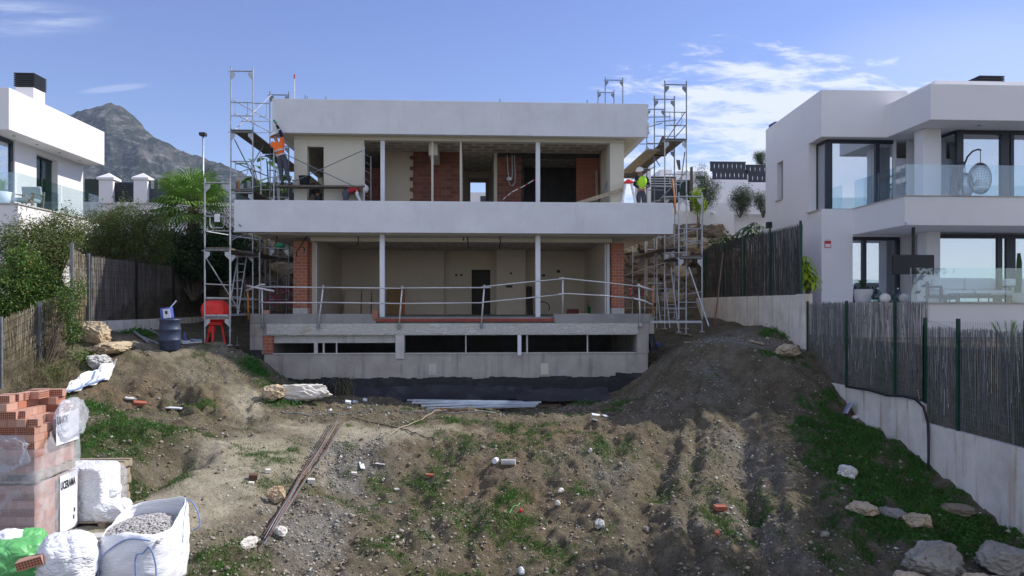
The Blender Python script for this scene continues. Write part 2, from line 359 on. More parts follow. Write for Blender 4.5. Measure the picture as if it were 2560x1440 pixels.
# foliage
def leaf_mat(name, a, b, c=None, cfrac=.9, trans=.25):
    g = G(name); i = g.island(); col = g.mix(i, a, b)
    if c: col = g.mix(g.mr(i, cfrac, cfrac + .03), col, c)
    col = g.mix(g.mr(g.noise(g.pos(), 1.6, 3), .35, .65, 0, .5), col, sc(a, .75))
    g.set('Base Color', col).set('Roughness', .6)
    tr = g.N.new('ShaderNodeBsdfTranslucent'); g.L.new(col, tr.inputs[0]); mx = g.N.new('ShaderNodeMixShader'); mx.inputs[0].default_value = trans
    g.L.new(g.b.outputs[0], mx.inputs[1]); g.L.new(tr.outputs[0], mx.inputs[2]); g.L.new(mx.outputs[0], g.N['Material Output'].inputs[0]); return g.m
leaf_dark = leaf_mat('dark_leaves', (.016, .045, .014), (.05, .115, .028))
leaf_mid = leaf_mat('hedge_leaves', (.05, .12, .018), (.14, .24, .03), (.32, .20, .05), .93)
leaf_olive = leaf_mat('olive_leaves', (.05, .075, .04), (.13, .17, .10))
leaf_shrub = leaf_mat('shrub_leaves', (.075, .115, .022), (.20, .26, .06), (.24, .13, .07), .93)
leaf_yellow = leaf_mat('yellow_green_leaves', (.20, .34, .02), (.50, .62, .05))
leaf_palm = leaf_mat('palm_blades', (.09, .21, .03), (.28, .44, .10))
leaf_grass = leaf_mat('grass_blades', (.03, .10, .012), (.09, .22, .025), (.22, .20, .09), .85)
leaf_weed = leaf_mat('bright_weeds', (.03, .13, .012), (.09, .29, .03), (.17, .19, .06), .92)
leaf_dry = leaf_mat('dry_grass', (.16, .14, .06), (.34, .29, .15))
flower_m = simple('magenta_flowers', (.50, .02, .12), .7, .2, 20, 0)
# ------------------------------------------------------------------ terrain
def _hash(ix, iy, s):
    n = (ix.astype(np.int64) * 374761393 + iy.astype(np.int64) * 668265263 + s * 974711) & 0x7fffffff
    n = ((n ^ (n >> 13)) * 1274126177) & 0x7fffffff
    return ((n ^ (n >> 16)) & 0xffff) / 65535.0
def vnoise(x, y, s=0):
    ix = np.floor(x); iy = np.floor(y); fx = x - ix; fy = y - iy; fx = fx * fx * (3 - 2 * fx); fy = fy * fy * (3 - 2 * fy)
    a = _hash(ix, iy, s); b = _hash(ix + 1, iy, s); c = _hash(ix, iy + 1, s); d = _hash(ix + 1, iy + 1, s)
    return (a * (1 - fx) + b * fx) * (1 - fy) + (c * (1 - fx) + d * fx) * fy - .5
def fbm(x, y, o=4, s=0, g=.5):
    r = 0; a = 1.0
    for k in range(o): r = r + a * vnoise(x * 2 ** k + 17.3 * k, y * 2 ** k - 9.1 * k, s + k); a *= g
    return r
def sm(a, b, x):
    t = np.clip((x - a) / (b - a), 0, 1); return t * t * (3 - 2 * t)
CTRL = [  # plot ground: X, Y, Z
 (-7, 23.5, -2.2), (-5.6, 23.4, -2.75), (-3.5, 23.4, -3.0), (0, 23.5, -3.1), (3, 23.5, -3.1), (4.8, 23.5, -3.0), (5.6, 23.5, -2.5), (6.3, 23.5, -1.75), (7.0, 23.4, -1.1),
 (-4, 20.5, -2.98), (-1, 20, -3.0), (2, 20, -3.02), (4.2, 20.4, -3.05), (5.2, 21.2, -2.75), (6.2, 21.3, -1.95), (7.3, 21.2, -1.3), (8.6, 21.2, -1.35), (9.6, 21.2, -1.3),
 (-1, 18.2, -3.03), (1.5, 18.2, -3.05), (3.6, 18.4, -3.05), (5, 18.6, -2.75), (6.2, 18.6, -2.5), (7.4, 18.8, -2.4), (8.8, 19.0, -2.3), (9.9, 19.6, -2.2),
 (9.9, 18.2, -3.0), (8.9, 17.2, -3.0), (7.2, 17.0, -3.1), (5.2, 16.4, -3.35), (9.9, 15.5, -3.5), (8, 14.5, -3.75), (9.9, 12.6, -4.08), (7.5, 12.2, -4.35), (5, 13, -4.15),
 (0, 15.2, -3.67), (3, 15.2, -3.7), (-2.4, 15.2, -3.62), (0, 11.7, -4.4), (3, 11.5, -4.45), (5.5, 11, -4.6), (0, 8, -5.0), (4, 8, -5.1), (8, 9, -4.9), (-2.6, 11.5, -4.15),
 (-7.6, 22, -1.18), (-9, 21.5, -1.18), (-10.5, 21, -1.1), (-10.5, 19.6, -1.35), (-8.3, 20.4, -1.6), (-6.9, 20.6, -2.0), (-6.4, 22.4, -1.7), (-7.6, 19.6, -2.15), (-9.2, 19.0, -2.1), (-7.8, 18.6, -2.5), (-6.0, 20.0, -2.5), (-5.6, 19, -2.85), (-9.4, 17.6, -2.35), (-10.5, 17.5, -2.2),
 (-8.2, 16.6, -2.55), (-7.2, 15.4, -2.75), (-6.4, 17, -2.85), (-9.5, 15.5, -2.6), (-6.8, 13.8, -3.05), (-4.6, 18, -3.0), (-5.0, 15.6, -3.1), (-4.2, 13.5, -3.3), (-5.4, 11.4, -3.3), (-6.0, 9.8, -3.3), (-7.5, 11, -3.25), (-5, 8, -3.35), (-3.5, 10.5, -3.65), (-3.4, 8.5, -3.8), (-8, 8, -3.4), (-11, 10, -3.2), (-11, 14, -2.6),
 (-9, 24, -1.15), (-9, 28, -1.0), (-9, 33, -.8), (8, 24, -.95), (9.5, 24, -.8), (8, 28, -.75), (8, 33, -.6), (0, 3, -5.3), (10, 4, -5.2), (-10, 3, -3.9), (0, 30, -3)]
_C = np.array(CTRL); _n = len(_C)
_D = np.hypot(_C[:, None, 0] - _C[None, :, 0], _C[:, None, 1] - _C[None, :, 1])
_A = np.zeros((_n + 3, _n + 3)); _A[:_n, :_n] = _D - np.eye(_n) * .05
_A[:_n, _n] = 1; _A[:_n, _n + 1:] = _C[:, :2]; _A[_n, :_n] = 1; _A[_n + 1:, :_n] = _C[:, :2].T
_W = np.linalg.solve(_A, np.concatenate([_C[:, 2], np.zeros(3)]))
def seg_dist(x, y, pts):
    best = np.full(np.shape(x), 1e9)
    for (ax, ay), (bx, by) in zip(pts[:-1], pts[1:]):
        dx, dy = bx - ax, by - ay; t = np.clip(((x - ax) * dx + (y - ay) * dy) / (dx * dx + dy * dy), 0, 1)
        best = np.minimum(best, np.hypot(x - ax - t * dx, y - ay - t * dy))
    return best
RUTS = [([(1.4, 18.5), (.3, 16.2), (-.6, 14), (-1.0, 11.5), (-.9, 9)], .20, .12), ([(2.9, 18.3), (1.6, 15.6), (.6, 13), (.35, 11.5), (.5, 9)], .20, .15), ([(2.2, 17.6), (1.0, 15.5), (-.1, 13.2), (-.4, 10)], .10, .07), ([(6.4, 20.5), (5.3, 17), (4.0, 13.5), (3.4, 9)], .12, .08), ([(8.0, 20), (7.0, 17), (5.7, 13)], .12, .07), ([(5.9, 20.5), (4.6, 17), (3.2, 13.5), (2.6, 9)], .3, .12),
        ([(7.4, 20.5), (6.4, 17), (5.1, 13), (4.6, 9)], .32, .14), ([(8.3, 20), (7.6, 16.5), (6.6, 13)], .25, .10)]
DITCH = [(-5.9, 14.9), (-6.15, 13.4), (-6.35, 12.2), (-6.7, 11.2)]
def H(x, y):
    x = np.asarray(x, float); y = np.asarray(y, float); shp = x.shape; xf = x.ravel(); yf = y.ravel()
    out = np.empty_like(xf)
    for i in range(0, len(xf), 20000):
        a = np.clip(xf[i:i + 20000], -12, 11); b = np.clip(yf[i:i + 20000], 1, 36)
        d = np.hypot(a[:, None] - _C[None, :, 0], b[:, None] - _C[None, :, 1])
        out[i:i + 20000] = d @ _W[:_n] + _W[_n] + a * _W[_n + 1] + b * _W[_n + 2]
    z = out
    inn = sm(2, 6, yf) * (1 - sm(27, 30, yf))
    slope = 1 - sm(17.5, 20, yf) + .35
    path = np.exp(-(seg_dist(xf, yf, [(-1.5, 18.6), (-4.2, 17.6), (-4.6, 15), (-4.9, 12.5), (-5.6, 10)]) / 1.0) ** 2)
    rg = (.2 + .8 * (1 - path))
    xf0 = xf; z = z + inn * rg * (.26 * fbm(xf * .55, yf * .55, 3, 3) + .17 * slope * fbm(xf * 1.5, yf * 1.1, 4, 11, .6) + .085 * fbm(xf * 6, yf * 6, 3, 31, .65))
    for pts, wd, dp in RUTS:
        d = seg_dist(xf, yf, pts); kk = (.8 + .35 * (xf > 3)) * (.55 + 1.3 * np.clip(.5 + fbm(xf * .7, yf * .5, 2, 63), 0, 1)) * (1 - .6 * (xf < 3)); z = z - kk * dp * np.exp(-(d / wd) ** 2) + .4 * kk * dp * np.exp(-((d - 2.1 * wd) / wd) ** 2)
    z = z - .55 * np.exp(-(seg_dist(xf, yf, DITCH) / .50) ** 2)
    z = z + .34 * np.exp(-(((xf + 7.4) / 1.7) ** 2 + ((yf - 18.6) / 1.2) ** 2)) * fbm(xf * 2.2, yf * 1.9, 4, 404, .62) * 1.6
    for cx_, cy_, r_, h_ in ((-6.9, 19.2, .5, .10), (-8.0, 18.9, .5, .10), (5.0, 19.3, .45, .2), (5.7, 20.2, .5, .2), (-7.4, 18.1, .5, -.12)):
        z = z + h_ * np.exp(-(((xf - cx_) ** 2 + (yf - cy_) ** 2) / r_ ** 2))
    # beside the podium, neighbours' gardens, rear street
    z = np.where((xf > -7.15) & (xf < 5.95) & (yf > 23.95), -3.4, z)
    back = 2.6 * sm(32.6, 33.2, yf) + (-.9) * (1 - sm(32.6, 33.2, yf))
    z = np.where((yf > 24.5) & ~((xf > -7.15) & (xf < 5.95)), np.where(yf > 32.6, back, z), z)
    z = np.where((yf > 33.6), 2.6 + .4 * sm(33, 45, yf), z)
    lg = -1.0 + 1.6 * sm(20, 26, yf) + 2.0 * sm(31, 34, yf)
    z = np.where(xf < -11.1, np.where(yf < 8, np.minimum(lg, z), lg), z)
    rgz = np.where(yf < 9, -5.0, -.9 + 3.4 * sm(29, 33, yf))
    z = np.where(xf > 10.12, rgz, z)
    far = sm(120, 900, np.hypot(xf, yf)); z = z * (1 - far) + np.where(yf < 0, -60, 12) * far
    return z.reshape(shp)
def h1(x, y): return float(H(np.array([x]), np.array([y]))[0])
def axis(lo, hi, step, extra_lo, extra_hi, fine2=None):
    a = list(np.arange(lo, hi + 1e-6, step)); s = step; v = a[-1]
    while v < extra_hi: s *= 1.22; v += s; a.append(v)
    s = step; v = a[0]; b = []
    while v > extra_lo: s *= 1.22; v -= s; b.append(v)
    return np.array(b[::-1] + a)
gx = axis(-11.3, 10.2, .055, -6000, 6000); gy = axis(6.5, 24.3, .055, -3000, 9000)
GX, GY = np.meshgrid(gx, gy); GZ = H(GX, GY); nx, ny = len(gx), len(gy)
me = bpy.data.meshes.new('ground'); me.vertices.add(nx * ny); me.vertices.foreach_set('co', np.stack([GX, GY, GZ], -1).ravel())
ii = (np.arange(ny - 1)[:, None] * nx + np.arange(nx - 1)[None, :]).ravel()
q = np.stack([ii, ii + 1, ii + nx + 1, ii + nx], -1).astype(np.int32)
me.loops.add(q.size); me.loops.foreach_set('vertex_index', q.ravel()); me.polygons.add(len(q))
me.polygons.foreach_set('loop_start', np.arange(0, q.size, 4, dtype=np.int32)); me.polygons.foreach_set('loop_total', np.full(len(q), 4, np.int32))
me.polygons.foreach_set('use_smooth', np.ones(len(q), bool)); me.update(calc_edges=True)
ground = bpy.data.objects.new('ground', me); COL.objects.link(ground); tag(ground, 'stony brown building plot with tyre ruts and patches of weeds', kind='structure'); 
def ray_ground(px, py, y0=3.0, y1=60.0):
    ys_ = np.arange(y0, y1, .04); xs = np.array([XP(px, Y) for Y in ys_]); zs = (HOR - py) / F * (xs * math.sin(YAW) + ys_ * math.cos(YAW))
    g_ = H(xs, ys_); k = np.where(zs <= g_)[0]
    k = k[0] if len(k) else -1
    return Vector((xs[k], ys_[k], g_[k]))
# ground colour masks: where grass, pale dust, grey rubble and reddish soil really lie
def mask(blobs, seed, edge=.55):
    m_ = np.zeros(GX.shape); nz = fbm(GX * 1.3, GY * 1.3, 5, seed, .62)
    for cx_, cy_, rx, ry, rot, amp in blobs:
        c, s = math.cos(rot), math.sin(rot); dx, dy = GX - cx_, GY - cy_
        a = (dx * c + dy * s) / rx; b = (-dx * s + dy * c) / ry
        m_ = np.maximum(m_, amp * np.exp(-(a * a + b * b)))
    return m_, nz
GRASS = [(-7.6, 15.7, 2.2, 1.1, 0, 1.25), (-6.9, 13.6, 1.2, 1.4, 0, 1.1), (-8.6, 17.6, 1.0, .7, 0, .8), (-5.4, 21.3, .9, 1.0, 0, .8), (-1.8, 13.5, .6, 2.3, .1, .6), (-.8, 12.4, .8, 1.8, 0, .42), (-.5, 16.8, 1.2, 1.2, 0, .45), (1, 14, 5, 4.5, 0, .30),
         (8.7, 15.6, 1.4, 2.4, 0, 1.25), (8.6, 13.0, 1.5, 1.5, 0, 1.05), (9.3, 17.2, .8, 1.5, 0, 1.2), (7.9, 17.3, 1.0, .6, 0, .8), (9.2, 20.6, .9, .6, 0, .8), (4.3, 21.4, .6, .5, 0, .7), (6.2, 12.0, 1.2, 1.6, 0, .55), (2, 20.3, 3.2, .45, 0, .5), (-1.5, 20.8, 1.6, .4, 0, .6),
         (3.9, 14.4, .9, 1.8, .3, .38), (1.4, 15.8, 1.3, 2.0, 0, .42), (0, 10.5, 2.5, 2.2, 0, .38), (-3.3, 10.3, 1.0, 1.0, 0, .6), (-1.2, 15.0, .8, 1.2, 0, .5), (.6, 13.4, .9, 2.2, -.1, .42), (1.6, 18.6, 1.6, .6, 0, .6), (3.0, 16.8, .9, 1.4, 0, .55), (-.2, 18.9, 1.5, .5, 0, .55), (2.4, 12.5, .7, 1.5, 0, .5), (-7.9, 14.4, 1.2, .8, 0, .9), (-6.2, 16.2, 1.2, .6, 0, .75), (6.3, 18.6, 1.0, 1.4, 0, .35), (-9.4, 20.3, .8, .4, 0, .6), (-7.2, 18.7, 1.3, .8, 0, .75), (-8.3, 17.6, 1.4, .7, 0, .9)]
gm, gn = mask(GRASS, 5); gn = gn + .5 * fbm(GX * 4.5, GY * 4.5, 3, 222, .6); grass = np.clip(gm * 1.35 + gn * 1.15 - .36, 0, 1)
dm, dn = mask([(-3.2, 17.9, 2.0, .9, -.15, 1.0), (-4.5, 15.5, 1.2, 1.6, 0, 1.2), (-4.7, 13.0, 1.0, 1.9, 0, 1.2), (-5.3, 10.8, 1.1, 1.6, 0, 1.1), (-1.0, 18.2, 2.2, .5, 0, .6), (-6.0, 19.6, .5, 1.1, .5, .8), (-9.0, 21.5, 1.8, 1.0, 0, .5)], 15)
dust = np.clip(dm * 1.7 + dn * .6 - .28, 0, 1)
rm, rn = mask([(-2.9, 16.0, .95, 1.8, -.1, 1.4), (-2.7, 12.4, .8, 1.7, .1, 1.2), (-2.5, 10.4, .8, 1.3, .1, 1.0), (6.6, 19.5, 1.1, 2.4, -.2, .62), (6.0, 16.4, .9, 2.0, -.2, .5), (5.3, 13.5, .9, 2.0, -.2, .5), (8, 22.6, 1.6, 1.6, 0, .9), (2.8, 15.5, .6, 2.0, -.1, .4), (-6.6, 13.0, .35, .9, 0, .7)], 25)
grey = np.clip(rm * 1.3 + rn * .9 - .3, 0, 1)
em, en = mask([(1.0, 17.8, 3.5, 1.2, 0, .8), (.3, 15.0, 1.6, 2.0, 0, .7), (-8.9, 18.8, 1.2, .9, 0, .7), (-6.6, 19.2, .8, .8, 0, .8), (.5, 12.0, 1, 2, 0, .4)], 35)
red = np.clip(em * 1.2 + en * .8 - .2, 0, 1)
for nm, arr in (('grass', grass), ('dust', dust), ('grey', grey), ('red', red)):
    at = me.attributes.new(nm, 'FLOAT', 'POINT'); at.data.foreach_set('value', arr.ravel().astype(np.float32))
g = G('plot_soil'); p = g.pos(world=True)
base = g.mix(g.mr(g.noise(p, 2.4, 8, .7), .35, .68), (.108, .092, .060), (.255, .216, .15))
base = g.mix(g.attr('red'), base, g.mix(g.noise(p, 5, 6, .7), (.13, .09, .056), (.27, .195, .125)))
base = g.mix(g.attr('grey'), base, g.mix(g.mr(g.noise(p, 6, 7, .75), .35, .68), (.15, .14, .125), (.34, .32, .285)))
base = g.mix(g.attr('dust'), base, g.mix(g.mr(g.noise(p, 3, 7, .65), .3, .7), (.32, .285, .205), (.54, .485, .37)))
base = g.mix(g.math('MULTIPLY', g.attr('grass'), g.mr(g.noise(p, 9, 6, .7), .35, .55)), base, g.mix(g.noise(p, 14, 5, .7), (.035, .055, .014), (.10, .13, .035)))
vr = g.voro(p, 38, 'F1', 'Distance'); vc = g.voro(p, 38, 'F1', 'Color')
sepc = g.N.new('ShaderNodeSeparateColor'); g.L.new(vc, sepc.inputs[0])
spk = g.math('MULTIPLY', g.mr(vr, .30, .22), g.mr(sepc.outputs[0], .72, .75)); spk = g.math('MULTIPLY', spk, g.mr(g.attr('dust'), .2, .9, .8, .12))
base = g.mix(g.math('MULTIPLY', spk, .75), base, g.mix(sepc.outputs[1], (.20, .17, .14), (.46, .43, .39)))
dk = g.mr(g.noise(p, 17, 6, .75), .36, .50, 1, 0); base = g.mix(g.math('MULTIPLY', dk, .45), base, (.05, .042, .032))  # dark noise patches put shade between the clods into the soil colour
g.set('Base Color', base).set('Roughness', .97).set('Specular IOR Level', .15)
hgt = g.math('ADD', g.math('MULTIPLY', g.noise(p, 11, 9, .75), 1.0), g.math('MULTIPLY', g.mr(vr, .3, .1), .25)); g.bump(hgt, 1.0, .09)
me.materials.append(g.m)
def sample_mask(arr, x, y):
    ix = np.clip(np.searchsorted(gx, x), 1, nx - 1); iy = np.clip(np.searchsorted(gy, y), 1, ny - 1); return arr[iy, ix]

# ------------------------------------------------------------------ mountain, far hills
def mountain():
    prof = [(-300, 470), (-120, 430), (0, 360), (60, 330), (130, 306), (175, 286), (215, 272), (255, 262), (274, 254), (300, 262), (332, 286), (352, 306), (366, 328), (400, 345), (424, 356), (446, 372), (480, 386), (520, 398), (560, 412), (610, 432), (680, 462), (760, 500), (900, 560), (1100, 640), (1300, 700)]
    Y0 = 2200.0; ps = [(XP(a, Y0), P(a, b, Y0).z) for a, b in prof]; xs = np.array([a for a, _ in ps]); zs = np.array([b for _, b in ps])
    X = np.linspace(xs[0], xs[-1], 420); Yv = np.linspace(1250, 3000, 260); A, B = np.meshgrid(X, Yv)
    ridge = np.interp(A, xs, zs); d = np.abs(B - Y0) / np.where(B < Y0, 950, 800)
    k = np.clip(1 - d, 0, 1); prof_k = k ** 1.15
    def ridged(x, y, s, o=5):
        r = 0; a = 1
        for i in range(o): r = r + a * (1 - 2 * np.abs(vnoise(x * 2 ** i + 3 * i, y * 2 ** i, s + i)) * 2); a *= .5
        return r
    n = ridged((A * .8 + B * .6) / 260, (B * .8 - A * .6) / 420, 71)
    fac = sm(0, .14, d)
    Z = ridge * prof_k + fac * (n - .8) * 85 * k ** .4 + (1 - fac) * (fbm(A / 18, B / 18, 4, 9) * 9)
    Z = Z - 30 * (1 - sm(0, .12, k))
    ny_, nx_ = A.shape; me = bpy.data.meshes.new('mountain')
    me.from_pydata(np.stack([A, B, Z], -1).reshape(-1, 3).tolist(), [], [(j * nx_ + i, j * nx_ + i + 1, (j + 1) * nx_ + i + 1, (j + 1) * nx_ + i) for j in range(ny_ - 1) for i in range(nx_ - 1)])
    o = bpy.data.objects.new('mountain', me); COL.objects.link(o); tag(o, 'bare grey limestone peak far behind the houses', kind='structure')
    g = G('mountain_rock'); p = g.pos(world=True); a = g.noise(p, .011, 9, .72, .5)
    b = g.noise(g.pos((1, .4, 2.2), (0, .5, .3), world=True), .03, 8, .75)
    col = g.mix(g.mr(a, .42, .60), (.028, .038, .028), (.125, .122, .112)); col = g.mix(g.mr(b, .50, .64), col, (.25, .24, .23)); col = g.mix(g.mr(g.noise(p, .06, 6, .7), .5, .62, 0, .7), col, (.035, .045, .035))
    g.set('Base Color', col).set('Roughness', 1).set('Specular IOR Level', .1).bump(g.noise(p, .05, 9, .75), 1.0, 14); me.materials.append(g.m)
mountain()
# thin air between the plot and the mountain
hz = MB().box(-3400, 2600, -120, 3200, -64, 900).build('haze', None); hz.data.materials.clear()
gm2 = bpy.data.materials.new('air'); gm2.use_nodes = True; N_ = gm2.node_tree.nodes; N_.remove(N_['Principled BSDF']); pv = N_.new('ShaderNodeVolumePrincipled'); pv.inputs['Color'].default_value = (.62, .76, 1, 1); pv.inputs['Density'].default_value = .00008
gm2.node_tree.links.new(pv.outputs[0], N_['Material Output'].inputs['Volume']); hz.data.materials.append(gm2); tag(hz, 'thin blue haze between the plot and the far mountain', 'haze', kind='stuff')
# ------------------------------------------------------------------ house under construction
def zz(py, X, Y): return (HOR - py) / F * ZC(X, Y)
house = empty('unfinished_house', (-.6, 24, -3.0), 'large two storey white house still under construction, open rooms of bare brick, concrete basement', 'house')
WHOLE = ('_frame', 'cap', 'rear_wall', 'corridor_end', 'curtain', 'ceiling')
def parts_of(root, name, mat, boxes, **k):
    if any(w_ in name for w_ in WHOLE):
        m = MB()
        for b in boxes: m.box(*b)
        return m.build(name, mat, root, **k)
    for b in boxes: o = MB().box(*b).build(name, mat, root, **k)
    return o
def hp(name, mat, boxes, **k): return parts_of(house, name, mat, boxes, **k)
YF = 23.8
def xf(px, Y=YF): return XP(px, Y)
x_l, x_r = xf(660), xf(1620); cl, cr = xf(625), xf(1635)
# basement front: sill wall, pilasters, beam
hp('basement_wall', conc_raw, [(x_l, x_r, YF, YF + .25, -2.44, -1.60), (x_l, x_l + .25, YF + .25, 33, -3.4, -.62), (x_r - .25, x_r, YF + .25, 33, -3.4, -.62)])
hp('bitumen_coating', bitumen_m, [(x_l - .004, x_r + .004, YF - .012, YF + .24, -3.45, -2.44)])
m = MB(); rng = random.Random(3); xs_ = np.linspace(x_l, x_r, 70)
for a, b in zip(xs_[:-1], xs_[1:]): m.box(a, b, YF - .009, YF, -2.46, -2.44 + .05 * abs(math.sin(a * 1.7)) + rng.uniform(0, .05) + (.12 if a > 4.6 else 0))
m.build('bitumen_edge', bitumen_m, house)
hp('sill', conc_light, [(xf(682), xf(988), YF - .03, YF + .2, -1.6, -1.57), (xf(1012), xf(1592), YF - .03, YF + .2, -1.6, -1.57)])
hp('pilaster', conc_raw, [(cl, xf(655), YF - .003, YF + .3, -1.45, -.992), (xf(655), xf(658), YF, YF + .3, -1.6, -.98)])
m = MB(); m.hexa([(x_l - .10, YF + .01, -2.0), (x_l, YF + .01, -2.44), (x_l, YF + .3, -2.44), (x_l - .1, YF + .3, -2.0), (cl + .02, YF + .01, -1.45), (x_l, YF + .01, -1.45), (x_l, YF + .3, -1.45), (cl + .02, YF + .3, -1.45)]); m.build('pilaster', bitumen_m, house)
hp('pilaster', conc_raw, [(xf(1592), x_r + .02, YF - .02, YF + .3, -1.6, -.952)])
hp('pilaster', conc_light, [(xf(989), xf(1011), YF - .05, YF + .3, -1.76, -.985)], bevel=.01)
hp('brick_jamb', brick_m, [(xf(657), xf(681), YF - .008, YF + .3, -1.58, -.99)])
hp('edge_beam', mortar_m, [(xf(668), xf(1594), YF - .045, YF + .30, -.982, -.60)])
hp('edge_beam', conc_raw, [(cl, xf(668), YF - .02, YF + .30, -.99, -.602), (xf(1594), cr, YF - .02, YF + .30, -.95, -.602)])
hp('lintel', conc_light, [(xf(682), xf(988), YF + .12, YF + .3, -1.24, -.984)])
# ragged lower lip of the mortar beam
m = MB()
for a, b in zip(np.linspace(xf(668), xf(1594), 90)[:-1], np.linspace(xf(668), xf(1594), 90)[1:]):
    m.box(a, b, YF - .055 - rng.uniform(0, .02), YF - .04, -.955 + rng.uniform(-.02, .02), -.64 + rng.uniform(-.05, .03))
m.build('mortar_patch', mortar_m, house)
hp('kerb', conc_grey, [(cl, xf(941), YF - .03, YF + .35, -.60, -.287), (xf(1385), cr, YF - .03, YF + .35, -.60, -.287)], bevel=.012)
hp('brick_course', simple('red_brick_edge', (.30, .055, .035), .8, .2, 6, .2, 40), [(xf(941), xf(1385), YF - .06, YF + .08, -.53, -.447)])
hp('floor_slab', conc_grey, [(x_l + .3, x_r - .3, YF + .30, 33, -.60, -.40), (xf(941), xf(1385), YF + .081, YF + .30, -.60, -.449), (cl, x_l + .3, YF + .35, 33, -.6, -.38), (x_r - .3, cr, YF + .35, 33, -.6, -.38)])
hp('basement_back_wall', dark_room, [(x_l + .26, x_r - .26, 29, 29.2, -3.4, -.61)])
for a, b, w_ in ((784, 793, 0), (806, 810, 0), (839, 842, 0), (1163, 1166, 1), (1294, 1303, 2), (1316, 1320, 1), (1468, 1471, 1)):
    m = MB(); x0, x1 = xf(a), xf(b)
    if w_ == 2: m.box(x0, x1, YF - .052, YF + .08, -1.66, -.985)
    else: m.box(x0, x1, YF + .05, YF + .13, -1.569, -.984 if w_ else -1.24)
    m.build('prop_post', white_paint if w_ == 2 else conc_light, house)
for px in (1082, 1362):
    m = MB(); m.box(xf(px - 10), xf(px + 9), YF - .012, YF, -2.3, -1.93); m.build('patch', conc_light if px < 1200 else plaster_warm, house)
# ground floor
YB = 25.5
def xb(px, Y=YB): return XP(px, Y)
gl, gr = xb(733), xb(1560)
hp('brick_column', brick_m, [(gl, xb(768), YB, YB + .35, -.1, 2.24), (xb(768), xb(768) + .07, YB + .36, YB + 1.0, -.38, 2.24)])
hp('column_base', conc_light, [(gl - .01, xb(768) + .01, YB - .01, YB + .36, -.38, -.1)])
hp('brick_column', brick_m, [(xb(1530), gr, YB, YB + .35, -.1, 2.24)])
hp('column_base', conc_light, [(xb(1530) - .01, gr + .01, YB - .01, YB + .36, -.38, -.1)])
hp('facade_beam', plaster_warm, [(gl + .6, xb(1530), YB - .02, YB + .3, 2.24, 2.369)])
wl = xb(768) + .08; wr = xb(1530) - .01
hp('inner_wall', plaster_room, [(wl, wl + .12, YB + .36, 31, -.4, 2.36), (wr - .12, wr, YB + .36, 31.3, -.4, 2.36)])
hp('door_frame', white_paint, [(wr - .17, wr - .125, YB + .40, YB + .5, -.4, 2.2), (wl + .125, wl + .16, YB + .4, YB + .5, -.4, 2.2), (wr - .125, wr - .04, YB + .2, YB + .355, -.4, 2.2)])
Yb = 31.0
def xk(px, Y=Yb): return XP(px, Y)
hp('back_wall', plaster_room, [(wl + .12, xk(1110), Yb, Yb + .3, -.4, 2.36), (xk(1110), xk(1179, Yb + .3), Yb + .3, Yb + .5, -.4, 2.36), (xk(1179, Yb + .3), xk(1226, Yb + .3), Yb + .3, Yb + .5, 1.55, 2.36), (xk(1226, Yb + .3), xk(1245, Yb + .3), Yb + .3, Yb + .5, -.4, 2.36),
    (xk(1241, Yb - .4), xk(1314, Yb - .4), Yb - .4, Yb + .4, -.4, 2.36), (xk(1314), wr - .12, Yb + .1, Yb + .5, -.4, 2.36)])
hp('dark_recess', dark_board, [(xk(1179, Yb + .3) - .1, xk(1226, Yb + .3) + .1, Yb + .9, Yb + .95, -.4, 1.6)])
hp('coving', plaster_warm, [(wl + .12, xk(1110), Yb - .06, Yb, 2.16, 2.36), (xk(1241, Yb - .4), xk(1314, Yb - .4), Yb - .44, Yb - .4, 2.05, 2.36), (xk(1316), wr - .12, Yb + .05, Yb + .1, 2.1, 2.36)])
for a, b, c, d, Y in ((1320, 1339, 624, 632, 31.1), (1138, 1143, 685, 690, 31.3), (1151, 1156, 685, 690, 31.3), (1275, 1280, 681, 686, 30.6), (1354, 1363, 686, 691, 31.1), (1392, 1400, 675, 682, 31.1), (1265, 1281, 713, 719, 30.6), (1484, 1489, 650, 656, 31.1), (1500, 1506, 652, 664, 31.1)):
    m = MB(); x0, x1 = XP(a, Y), XP(b, Y); m.box(x0, x1, Y - .012, Y + .02, zz(d, x0, Y), zz(c, x0, Y)); m.build('socket_hole', black_m, house)
for px in (956, 1344.5):
    m = MB(); Yp = 24.55; x0 = XP(px, Yp); m.box(x0 - .082, x0 + .082, Yp - .08, Yp + .08, -.40, 2.37); m.build('steel_post', white_paint, house, bevel=.006)
# first floor slab, balcony band
hp('balcony_slab', plaster_warm, [(-7.35, 6.35, 24.42, 33, 2.37, 2.65)])
hp('balcony_parapet', plaster_new, [(-7.84, 6.72, 24.0, 24.4, 2.40, 3.45)], bevel=.012)
# roof
hp('roof_slab', plaster_warm, [(-6.70, 5.90, 24.72, 33.5, 5.79, 6.0)])
hp('roof_parapet', plaster_new, [(-6.75, 5.95, 24.5, 24.7, 5.78, 6.93)], bevel=.012)
hp('roof_parapet', plaster_new, [(-6.75, -6.55, 24.705, 33.5, 5.782, 6.93), (5.72, 5.92, 24.705, 33.5, 5.782, 6.93), (-6.54, 5.71, 33.3, 33.5, 6.0, 6.93)])
m = MB()
for k in range(26):
    z0 = 5.79 + k * .0435; m.box(5.951, 5.96 + rng.uniform(0, .09), 24.52 + rng.uniform(0, .02), 24.68, z0, z0 + .042)
m.build('foam_edge', white_cloth, house)
YU = 24.9
def xu(px, Y=YU): return XP(px, Y)
zu0, zu1 = 2.65, 5.66
hp('upper_column', plaster_warm, [(xu(735), xu(768), YU, YU + .3, zu0, zu1), (xu(1525), xu(1560), YU, YU + .6, zu0, zu1)], bevel=.01)
